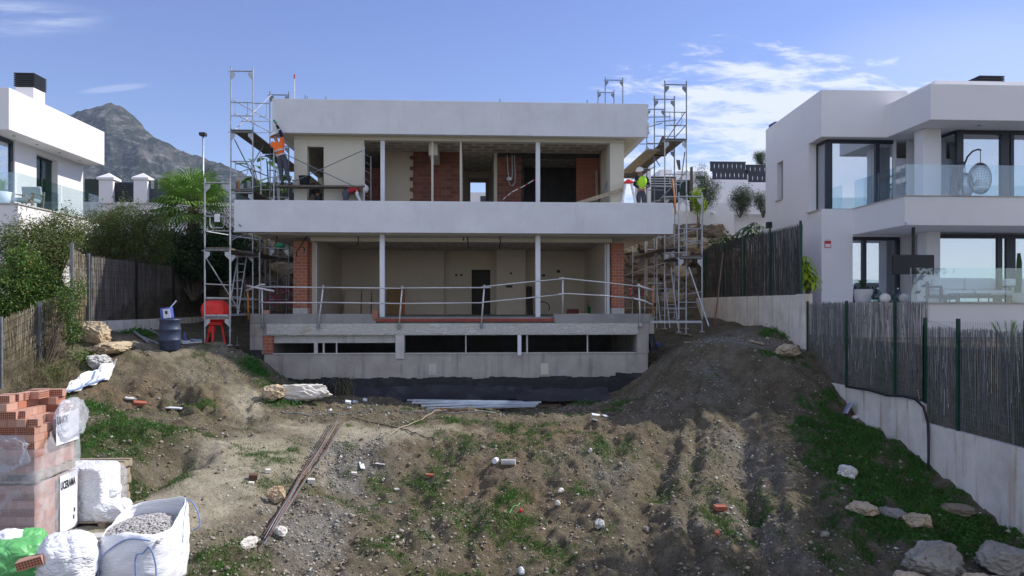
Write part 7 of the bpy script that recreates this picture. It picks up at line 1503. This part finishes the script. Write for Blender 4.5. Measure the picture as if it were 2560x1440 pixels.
for k, (a, b, lab) in enumerate((((335, 838), (372, 860), 'bent aluminium angle nearest the left plinth'), ((350, 850), (395, 862), 'aluminium angle lying before the blue drum'), ((372, 833), (405, 845), 'thin metal strip behind the other angles'), ((455, 868), (505, 858), 'pale strip right of the blue drum'))):
    p0, p1 = ray_ground(*a, 18, 25), ray_ground(*b, 18, 25); tag(MB().beam(p0 + Vector((0, 0, .10)), p1 + Vector((0, 0, .04)), .06, .04).build('metal_strip', galv, None), lab, 'metal strip')
chip(462, 858, .3, .2, .06, white_paint, 'white paper scrap right of the blue drum', 'paper_scrap', 'scrap', .2, .05, (18, 25)); chip(490, 852, .35, .2, .04, simple('pale_blue_film', (.4, .5, .65), .5, .1, 5, 0), 'pale blue plastic by the scaffold foot', 'plastic_scrap', 'scrap', .2, .1, (18, 25)); tag(MB().tube(ray_ground(466, 862, 18, 25), ray_ground(466, 862, 18, 25) + Vector((-.10, .1, .35)), .03, 6).build('blue_tool', light_blue, None), 'blue handled tool leaning on the drum', 'tool')

# ------------------------------------------------------------------ sacks, tarp and bulk bag
# crumpled tarp on the slope
cn = [ray_ground(a, b, 14, 23) + Vector((0, 0, .10)) for a, b in ((150, 1004), (272, 962), (292, 926), (225, 925))]; cn[0].z += .0; cn[2].z += .12; cn[3].z += .16; n_, m_ = 34, 16; vs = []
for sgn in (0, 1):
    for j_ in range(m_ + 1):
        for i_ in range(n_ + 1):
            u, v = i_ / n_, j_ / m_; c = (cn[0] * (1 - u) + cn[1] * u) * (1 - v) + (cn[0].lerp(cn[3], .55) * (1 - u) + cn[2] * u) * v if False else (cn[0].lerp(cn[1], u)).lerp(cn[0].lerp(cn[3], .35).lerp(cn[3], u) if u < 1 else cn[3], v)
            c = cn[0].lerp(cn[1], u).lerp(cn[3].lerp(cn[2], u), v * (.35 + .65 * u)); w_ = float(fbm(np.array([c.x * 3.1 + u]), np.array([c.y * 2.3]), 4, 17, .55)[0]); w2 = abs(math.sin(u * 9 + v * 5 + w_ * 4)) * .05
            vs.append((c.x + .03 * w_, c.y, max(c.z + .16 * w_ + w2, h1(c.x, c.y) + .03) - .015 * sgn))
k_ = (n_ + 1) * (m_ + 1); fs = [(j_ * (n_ + 1) + i_, j_ * (n_ + 1) + i_ + 1, (j_ + 1) * (n_ + 1) + i_ + 1, (j_ + 1) * (n_ + 1) + i_) for j_ in range(m_) for i_ in range(n_)]; fs += [tuple(k_ + q for q in f[::-1]) for f in fs]
o = MB().add(vs, fs).build('crumpled_tarp', white_plastic, None, smooth=True); tag(o, 'crumpled white sack cloth with blue straps spread on the left slope', 'tarp')
def tp(u, v): return Vector(vs[int(round(v * m_)) * (n_ + 1) + int(round(u * n_))]) + Vector((0, -.01, .02))
MB().path([tp(.05, .05), tp(.3, .02), tp(.6, .0), tp(.9, .02)], .022, 5).build('strap', blue_strap, o); MB().path([tp(.5, 0), tp(.55, .4), tp(.5, .8)], .02, 5).build('strap', blue_strap, o)
q_ = ray_ground(145, 1020, 12, 20); crumple('plastic_sheet', (q_.x, q_.y, q_.z + .08), (.25, .2, .10), white_plastic, 'small bunched white plastic behind the brick pallets', 'plastic sheet', 8, .8, .3, 2.5, .3)
# bulk bag of gravel
bx0, bx1 = XP(230, 8.6), XP(402, 8.6); bz0 = -3.42; bz1 = P(340, 1352, 8.6).z; bc = ((bx0 + bx1) / 2, 9.1); hw = (bx1 - bx0) / 2; by0, by1 = 8.6, 9.62
r = empty('bulk_bag', (bc[0], bc[1], bz0), 'big open white woven bulk bag of gravel with blue lifting straps', 'bulk bag'); vs = []; nu, nv = 72, 22; hd_ = (by1 - by0) / 2
for j in range(nv + 1):
    t = j / nv
    for i in range(nu):
        th = 2 * math.pi * i / nu; ct, st = math.cos(th), math.sin(th); k = 1 / max(abs(ct) ** 4 + abs(st) ** 4, 1e-6) ** .25; bulge = 1 + .05 * math.sin(math.pi * t) - .05 * (t > .9) * (t - .9) * 10
        wr = .05 * float(fbm(np.array([th * 4.]), np.array([t * 7.]), 4, 3)[0]) + (.02 * float(fbm(np.array([th * 12.]), np.array([t * 22.]), 3, 6)[0]))
        top = bz1 + .08 + .10 * float(fbm(np.array([math.cos(th) * 1.3 + 3]), np.array([math.sin(th) * 1.3]), 2, 9)[0]) + .13 * float(sm(-.3, .6, np.array(st)))
        vs.append((bc[0] + ct * k * hw * (bulge + wr) * (.985 if t < .95 else 1), bc[1] + st * k * hd_ * (bulge + wr), bz0 + (top - bz0) * t))
fs = [(j * nu + i, j * nu + (i + 1) % nu, (j + 1) * nu + (i + 1) % nu, (j + 1) * nu + i) for j in range(nv) for i in range(nu)]; o = MB().add(vs, fs).build('bag', bag_m, r, smooth=True); so_ = o.modifiers.new('solid', 'SOLIDIFY'); so_.thickness = .008
rg = np.random.default_rng(4); n = 1500; gx_ = bc[0] + rg.uniform(-1, 1, n) * hw * .9; gy_ = bc[1] + rg.uniform(-1, 1, n) * hd_ * .9; m = MB()
MB().prism([(bc[0] + math.cos(t) * hw * .97 / max(abs(math.cos(t)) ** 4 + abs(math.sin(t)) ** 4, 1e-6) ** .25, bc[1] + math.sin(t) * hd_ * .97 / max(abs(math.cos(t)) ** 4 + abs(math.sin(t)) ** 4, 1e-6) ** .25) for t in np.linspace(0, 6.283, 24, endpoint=False)], bz1 - .09, bz1 + .01).build('gravel_bed', conc_light, r)
for a, b in zip(gx_, gy_): m.rock((a, b, bz1 + .01 + .09 * (1 - ((a - bc[0]) / hw) ** 2 - ((b - bc[1]) / hd_) ** 2) + rg.uniform(-.01, .015)), rg.uniform(.016, .032), rg.uniform(.012, .024), rg.uniform(.010, .018), int(a * 999 + b * 777) % 9999, 1, .3)
og = m.build('gravel', simple('bag_gravel', (.44, .42, .40), .9, .3, 20, 0), r); og['kind'] = 'stuff'
def spl(pts, n=6):
    P_ = [Vector(p_) for p_ in pts]; out = []
    for i in range(len(P_) - 1):
        a, b, c, d = P_[max(i - 1, 0)], P_[i], P_[i + 1], P_[min(i + 2, len(P_) - 1)]
        for k in range(n): t = k / n; out.append(.5 * ((2 * b) + (c - a) * t + (2 * a - 5 * b + 4 * c - d) * t * t + (3 * b - a - 3 * c + d) * t ** 3))
    return out + [P_[-1]]
def strap_path(pts): return MB().path(spl(pts), .010, 5).build('lifting_strap', blue_strap, r, smooth=True)
yf_ = by0 - .05
strap_path([(bx0 + .10, yf_, bz0 + .1), (bx0 + .11, yf_ - .02, bz0 + .45), (bx0 + .20, yf_, bz1 - .10), (bx0 + .42, yf_ + .02, bz1 + .03), (bx0 + .68, yf_ + .01, bz1 + .01)]); strap_path([(bx1 - .24, yf_ - .01, bz0 + .05), (bx1 - .25, yf_ - .03, bz0 + .5), (bx1 - .17, yf_ - .01, bz1 - .12), (bx1 - .10, yf_ - .01, bz1 - .06), (bx1 - .04, yf_, bz1 - .25), (bx1 - .02, yf_ - .02, bz1 - .5)])
strap_path([(bx1 - .12, by1 - .1, bz1 + .10), (bx1 - .05, by1 - .15, bz1 + .24), (bx1 + .12, by1 - .3, bz1 + .2), (bx1 + .2, by1 - .35, bz1 - .02), (bx1 + .12, by1 - .38, bz1 - .08)])
# strap knots and dark bag at the lower left of the bulk bag
crumple('black_sack', (XP(235, 8.2), 8.3, -3.42), (.16, .14, .10), rubber, 'black plastic lump with blue ties left of the bulk bag', 'sack', 14, .8, .3, 2.5)
q_ = ray_ground(386, 1290, 8, 13); tag(MB().tube((XP(388, 10.3), 10.3, -3.5), (XP(388, 10.3), 10.3, P(388, 1258, 10.3).z), .055, 14).build('pipe_stub', galv_dark, None, smooth=True), 'dark pipe stub standing up behind the bulk bag', 'pipe')

# ------------------------------------------------------------------ brick pallets
def brick_rows(x0, x1, y0, y1, z0, rows, height_fn, seed, hb=.104, gap=.004):
    ma, mh = MB(), MB(); rg = random.Random(seed)
    for k in range(rows):
        z = z0 + k * hb; holes = k % 2 == 1; wx = .24 if holes else .12; wy = .12 if holes else .24
        x = x0
        while x < x1 - .05:
            y = y0
            while y < y1 - .05:
                a, b = min(x + wx, x1), min(y + wy, y1)
                if k < height_fn((x + a) / 2, (y + b) / 2) and (x - x0 < .25 or x1 - a < .25 or y - y0 < .25 or y1 - b < .25 or k > rows - 5):
                    j = rg.uniform(-.003, .003); ma.box(x + gap / 2, a - gap / 2, y + gap / 2 + j, b - gap / 2 + j, z, z + hb - gap)
                    if holes and y == y0:
                        mh.box(x + gap, a - gap, y + j - .0005, y + j + .02, z + .002, z + hb - gap - .002) if False else None
                    if (not holes): pass
                    if holes: mh.add([(x + .006, y + gap / 2 + j - .002, z + .004), (a - .006, y + gap / 2 + j - .002, z + .004), (a - .006, y + gap / 2 + j - .002, z + hb - .008), (x + .006, y + gap / 2 + j - .002, z + hb - .008)], [(0, 1, 2, 3)])
                    elif b > y1 - .01 or True: mh.add([(a - gap / 2 + .002, y + .006, z + .004), (a - gap / 2 + .002, b - .006, z + .004), (a - gap / 2 + .002, b - .006, z + hb - .008), (a - gap / 2 + .002, y + .006, z + hb - .008)], [(0, 1, 2, 3)]) if (int((y - y0) / .24) + k // 2) % 2 else None
                y += wy
            x += wx
    return ma, mh
px_x1 = XP(90, 10.0); px_x0 = px_x1 - .98; zl0 = -3.36; zl1 = -2.40
r = empty('brick_pallet', (px_x0, 10, zl0 - .14), 'lower shrink wrapped pallet of perforated clay bricks at the left edge', 'brick pallet', 'stacked brick pallets')
ma, mh = brick_rows(px_x0, px_x1, 10.0, 10.96, zl0, 9, lambda x, y: 99, 1); ma.build('brick_block', clay, r); mh.build('perforated_faces', clay_holes, r)
def wooden_base(r, x0, x1, y0, y1, z1, h=.13):
    for k in range(6):
        y = y0 + k * (y1 - y0 - .1) / 5; MB().box(x0, x1, y, y + .1, z1 - .02, z1 - .002).build('top_board', wood_m, r)
    for x in (x0, (x0 + x1) / 2 - .05, x1 - .1): MB().box(x, x + .1, y0, y1, z1 - h + .02, z1 - .022).build('bearer', wood_m, r)
    for y in (y0, y1 - .1): MB().box(x0, x1, y, y + .1, z1 - h, z1 - h + .018).build('bottom_board', wood_m, r)
wooden_base(r, px_x0, px_x1, 10, 10.96, zl0)
def film(r, name, pts, nseg, seed, amp=.02):
    """film wrapped round vertical faces given by polyline pts [(x,y)], z range fn of param"""
    tot = [0]
    for a, b in zip(pts[:-1], pts[1:]): tot.append(tot[-1] + math.hypot(b[0] - a[0], b[1] - a[1]))
    vs = []; nv = 18
    for i in range(nseg + 1):
        s_ = tot[-1] * i / nseg; k = max(j for j in range(len(pts) - 1) if tot[j] <= s_ + 1e-9); t = (s_ - tot[k]) / (tot[k + 1] - tot[k]); a, b = pts[k], pts[k + 1]; x, y = a[0] + (b[0] - a[0]) * t, a[1] + (b[1] - a[1]) * t
        z0, z1 = a[2] + (b[2] - a[2]) * t, a[3] + (b[3] - a[3]) * t; dx, dy = b[0] - a[0], b[1] - a[1]; L = math.hypot(dx, dy); nx_, ny_ = dy / L, -dx / L
        for j in range(nv + 1):
            z = z0 + (z1 - z0) * j / nv; o_ = .012 + amp * (.5 + float(fbm(np.array([s_ * 3.]), np.array([z * 3. + s_]), 5, seed, .6)[0])) * (1 + 1.5 * (j / nv) ** 3); vs.append((x + nx_ * o_, y + ny_ * o_, z))
    fs = [(i * (nv + 1) + j, (i + 1) * (nv + 1) + j, (i + 1) * (nv + 1) + j + 1, i * (nv + 1) + j + 1) for i in range(nseg) for j in range(nv)]
    return MB().add(vs, fs).build(name, film_m, r, smooth=True)
film(r, 'plastic_wrap', [(px_x0, 10.0, zl0, zl1 + .02), (px_x1, 10.0, zl0, zl1 + .02), (px_x1, 10.96, zl0, zl1 + .02)], 60, 4)
# printed label on the right face
MB().box(px_x1 + .03, px_x1 + .034, 10.50, 10.95, zl0 + .12, zl1 - .02).build('printed_label', white_paint, r)
def text_mesh(txt, size, mat, name, parent, M):
    cu = bpy.data.curves.new(name, 'FONT'); cu.body = txt; cu.size = size; cu.extrude = .001; cu.offset = .004; to = bpy.data.objects.new(name + '_tmp', cu); COL.objects.link(to)
    dg = bpy.context.evaluated_depsgraph_get(); me_ = bpy.data.meshes.new_from_object(to.evaluated_get(dg)); bpy.data.objects.remove(to); me_.materials.clear(); me_.materials.append(mat)
    off = Matrix.Translation(-Vector(parent.location)); me_.transform(off @ M); o = bpy.data.objects.new(name, me_); COL.objects.link(o); o.parent = parent; return o
Mt = Matrix(((0, 0, 1, px_x1 + .037), (1, 0, 0, 10.515), (0, 1, 0, zl1 - .22), (0, 0, 0, 1)))
ink = simple('dark_print', (.03, .03, .03), .6, 0, 5, 0); Mt2 = Mt @ Matrix.Diagonal((.72, 1.35, 1, 1)); text_mesh('UCERAMA', .112, ink, 'printed_name', r, Mt2)
for y, z in ((10.85, zl0 + .34), (10.83, zl0 + .24)): MB().box(px_x1 + .034, px_x1 + .036, y, y + .035, z, z + .06).build('printed_mark', ink, r)
# upper, opened pallet
zu = zl1 + .14
def hfn(x, y):
    u = (x - px_x0) / .98; v_ = (y - 10) / .96
    return 9.2 if (u < .62 or v_ > .70 and u < .9) else (7.2 if u < .80 else (5.3 if v_ < .5 else 6.2))
r = empty('brick_pallet', (px_x0, 10, zl1), 'upper opened brick pallet with torn plastic film at the left edge', 'brick pallet', 'stacked brick pallets')
ma, mh = brick_rows(px_x0, px_x1, 10.0, 10.96, zu, 9, hfn, 2); ma.build('brick_block', clay, r); mh.build('perforated_faces', clay_holes, r); wooden_base(r, px_x0, px_x1, 10.0, 10.96, zu)
film(r, 'plastic_wrap', [(px_x0, 10.0, zu - .1, zu + .86), (px_x1 - .30, 9.99, zu - .12, zu + .36), (px_x1 + .01, 9.99, zu - .12, zu + .34), (px_x1 + .02, 10.5, zu - .1, zu + .62), (px_x1 + .01, 10.98, zu - .1, zu + .86)], 70, 7, .05)
Mt = Matrix(((0, 0, 1, px_x1 + .085), (1, 0, 0, 10.35), (0, 1, 0, zu + .60), (0, 0, 0, 1))); MB().box(px_x1 + .075, px_x1 + .079, 10.33, 10.90, zu + .30, zu + .74).build('printed_label', white_paint, r); text_mesh('UNCE', .12, ink, 'printed_name', r, Mt @ Matrix.Diagonal((.8, 1.2, 1, 1)))
crumple('plastic_wrap', (px_x1 + .07, 10.72, zu + .62), (.09, .34, .26), film_m, None, None, 78, .7, .45, 2.4, parent=r); crumple('plastic_wrap', (px_x1 - .55, 9.96, zu + .28), (.40, .05, .22), film_m, None, None, 79, .6, .45, 2.4, parent=r)
zt_ = zu + 9 * .104; k = 0
lb = MB(); lb.box(-.12, .12, -.06, .06, 0, .10)
proto = lb.build('loose_brick', clay, None); tag(proto, 'loose orange brick laid on top of the opened brick pallet', 'brick', 'loose bricks on the opened pallet'); hf = MB().add([(-.114, -.0615, .008), (.114, -.0615, .008), (.114, -.0615, .092), (-.114, -.0615, .092)], [(0, 1, 2, 3)]).build('perforated_face', clay_holes, proto)
for k, (x, y, z, rz) in enumerate(((px_x1 - .50, 10.12, zt_, .0), (px_x1 - .50, 10.30, zt_, .1), (px_x1 - .42, 10.50, zt_, 1.5), (px_x1 - .30, 10.60, zt_, 1.55), (px_x1 - .22, 10.84, zt_, .1), (px_x1 - .45, 10.86, zt_, 0), (px_x1 - .30, 10.12, zu + 7 * .104, .05), (px_x1 - .12, 10.1, zu + 5.0 * .104 + .1, .0))):
    o = proto if k == 0 else copy_tree(proto); o.location = (x, y, z + .002); o.rotation_euler = (0, 0, rz); o['label'] = 'loose orange brick on the opened pallet, ' + ('at the near left of the top', 'second row behind the near left brick', 'turned crosswise near the middle of the top', 'turned crosswise beside the middle one', 'at the far right corner', 'at the far left of the top', 'on the first lower step at the front', 'on the lowest front step beside the film')[k]
for k, (px, py, Y, rz, lab) in enumerate(((160, 1352, 9.75, 1.4, 'loose brick at the lower right corner of the lower pallet'), (140, 1372, 9.55, 1.2, 'brick with holes facing out under the corner brick'), (120, 1395, 9.3, 1.3, 'lowest loose brick against the white bag'))):
    c = P(px, py, Y); o = proto.copy(); COL.objects.link(o); o.location = c; o.rotation_euler = (.1, .1, rz); o['label'] = lab; o['group'] = 'loose bricks beside the lower pallet'; h_ = hf.copy(); COL.objects.link(h_); h_.parent = o
# wooden pallets behind
def pallet(x0, y0, z0, label, seed, w_=1.0, d=1.0):
    r = empty('wooden_pallet', (x0 + w_ / 2, y0 + d / 2, z0), label, 'pallet', 'empty wooden pallets'); m = MB()
    for k in range(6): y = y0 + k * (d - .1) / 5; MB().box(x0, x0 + w_, y, y + .09, z0 + .11, z0 + .13).build('top_board', wood_m, r)
    for x in (x0, x0 + w_ / 2 - .05, x0 + w_ - .1): MB().box(x, x + .1, y0, y0 + d, z0 + .02, z0 + .108).build('bearer', wood_m, r)
    for y in (y0, y0 + d - .1): MB().box(x0, x0 + w_, y, y + .1, z0, z0 + .018).build('bottom_board', wood_m, r)
    r.location = r.location; return r
xr = XP(252, 12.0); zp0 = P(200, 1192, 12.0).z - .62
for k, lab in enumerate(('lowest wooden pallet of the stack behind the bricks', 'second wooden pallet from the bottom of the stack', 'third wooden pallet from the bottom of the stack', 'fourth wooden pallet, just under the top one', 'topmost wooden pallet of the stack behind the bricks')): pallet(xr - 1.0 - .03 * (k % 2), 12.0 + .02 * k, zp0 + .142 * k, lab, k)
xw = XP(238, 10.9); zw = P(200, 1325, 10.9).z; pallet(xw - .9, 10.98, zw - .04, 'low wooden pallet under the white square sack', 9, 1.0, .9)
crumple('building_sack', (xw - .33, 11.35, zw + .46), (.36, .32, .42), white_plastic, 'upright white square sack between the bricks and the wooden pallets', 'sack', 31, .22, .035, 2.5)
crumple('white_sack', (xw + .10, 11.2, zw + .20), (.26, .26, .16), white_plastic, 'slumped white sack beside the upright square sack', 'sack', 32, .7, .25, 2.5, .4); crumple('white_sack', (xw - .02, 11.4, zw + .46), (.14, .16, .10), white_plastic, 'small white bag resting on top of the slumped sack', 'sack', 33, .8, .2, 2.5)
crumple('plastic_film', (xr + .02, 12.3, zp0 + .35), (.10, .45, .34), film_m, 'torn clear film hanging from the wooden pallet stack', 'plastic film', 34, .6, .3, 2.0); chip(262, 1345, .35, .18, .03, conc_light, 'grey board end sticking out under the white sacks', 'board', 'board', .3, .1, (8, 13))
# front left sacks
crumple('green_sack', (XP(40, 8.7), 8.75, P(40, 1405, 8.7).z), (.30, .26, .24), green_plastic, 'crumpled green sack in front of the brick pallets', 'sack', 41, .6, .28, 2.2, .5); crumple('green_sack_flap', (XP(62, 9.1), 9.2, P(60, 1358, 9.1).z), (.16, .16, .13), green_plastic, 'second green sack standing up behind the first', 'sack', 42, .6, .3, 2.0)
crumple('white_sack', (XP(12, 9.0), 9.05, P(10, 1372, 9.0).z), (.18, .2, .20), white_plastic, 'white sack at the very left edge above the green sack', 'sack', 43, .6, .22, 2.2)
crumple('white_sack', (XP(150, 8.3), 8.45, P(150, 1420, 8.3).z), (.29, .30, .33), white_plastic, 'big creased white sack between the green sack and the bulk bag', 'sack', 44, .72, .26, 1.9, .3)
c = P(75, 1412, 8.1); o = proto.copy(); COL.objects.link(o); o.location = (c.x, 8.15, c.z - .03); o.rotation_euler = (.1, -.25, .15); o.scale = (1.1, 1, 1); o['label'] = 'plain brick lying between the green and white sacks'; o['group'] = 'loose bricks beside the lower pallet'; h_ = hf.copy(); COL.objects.link(h_); h_.parent = o
print('OBJECTS', len(bpy.data.objects))
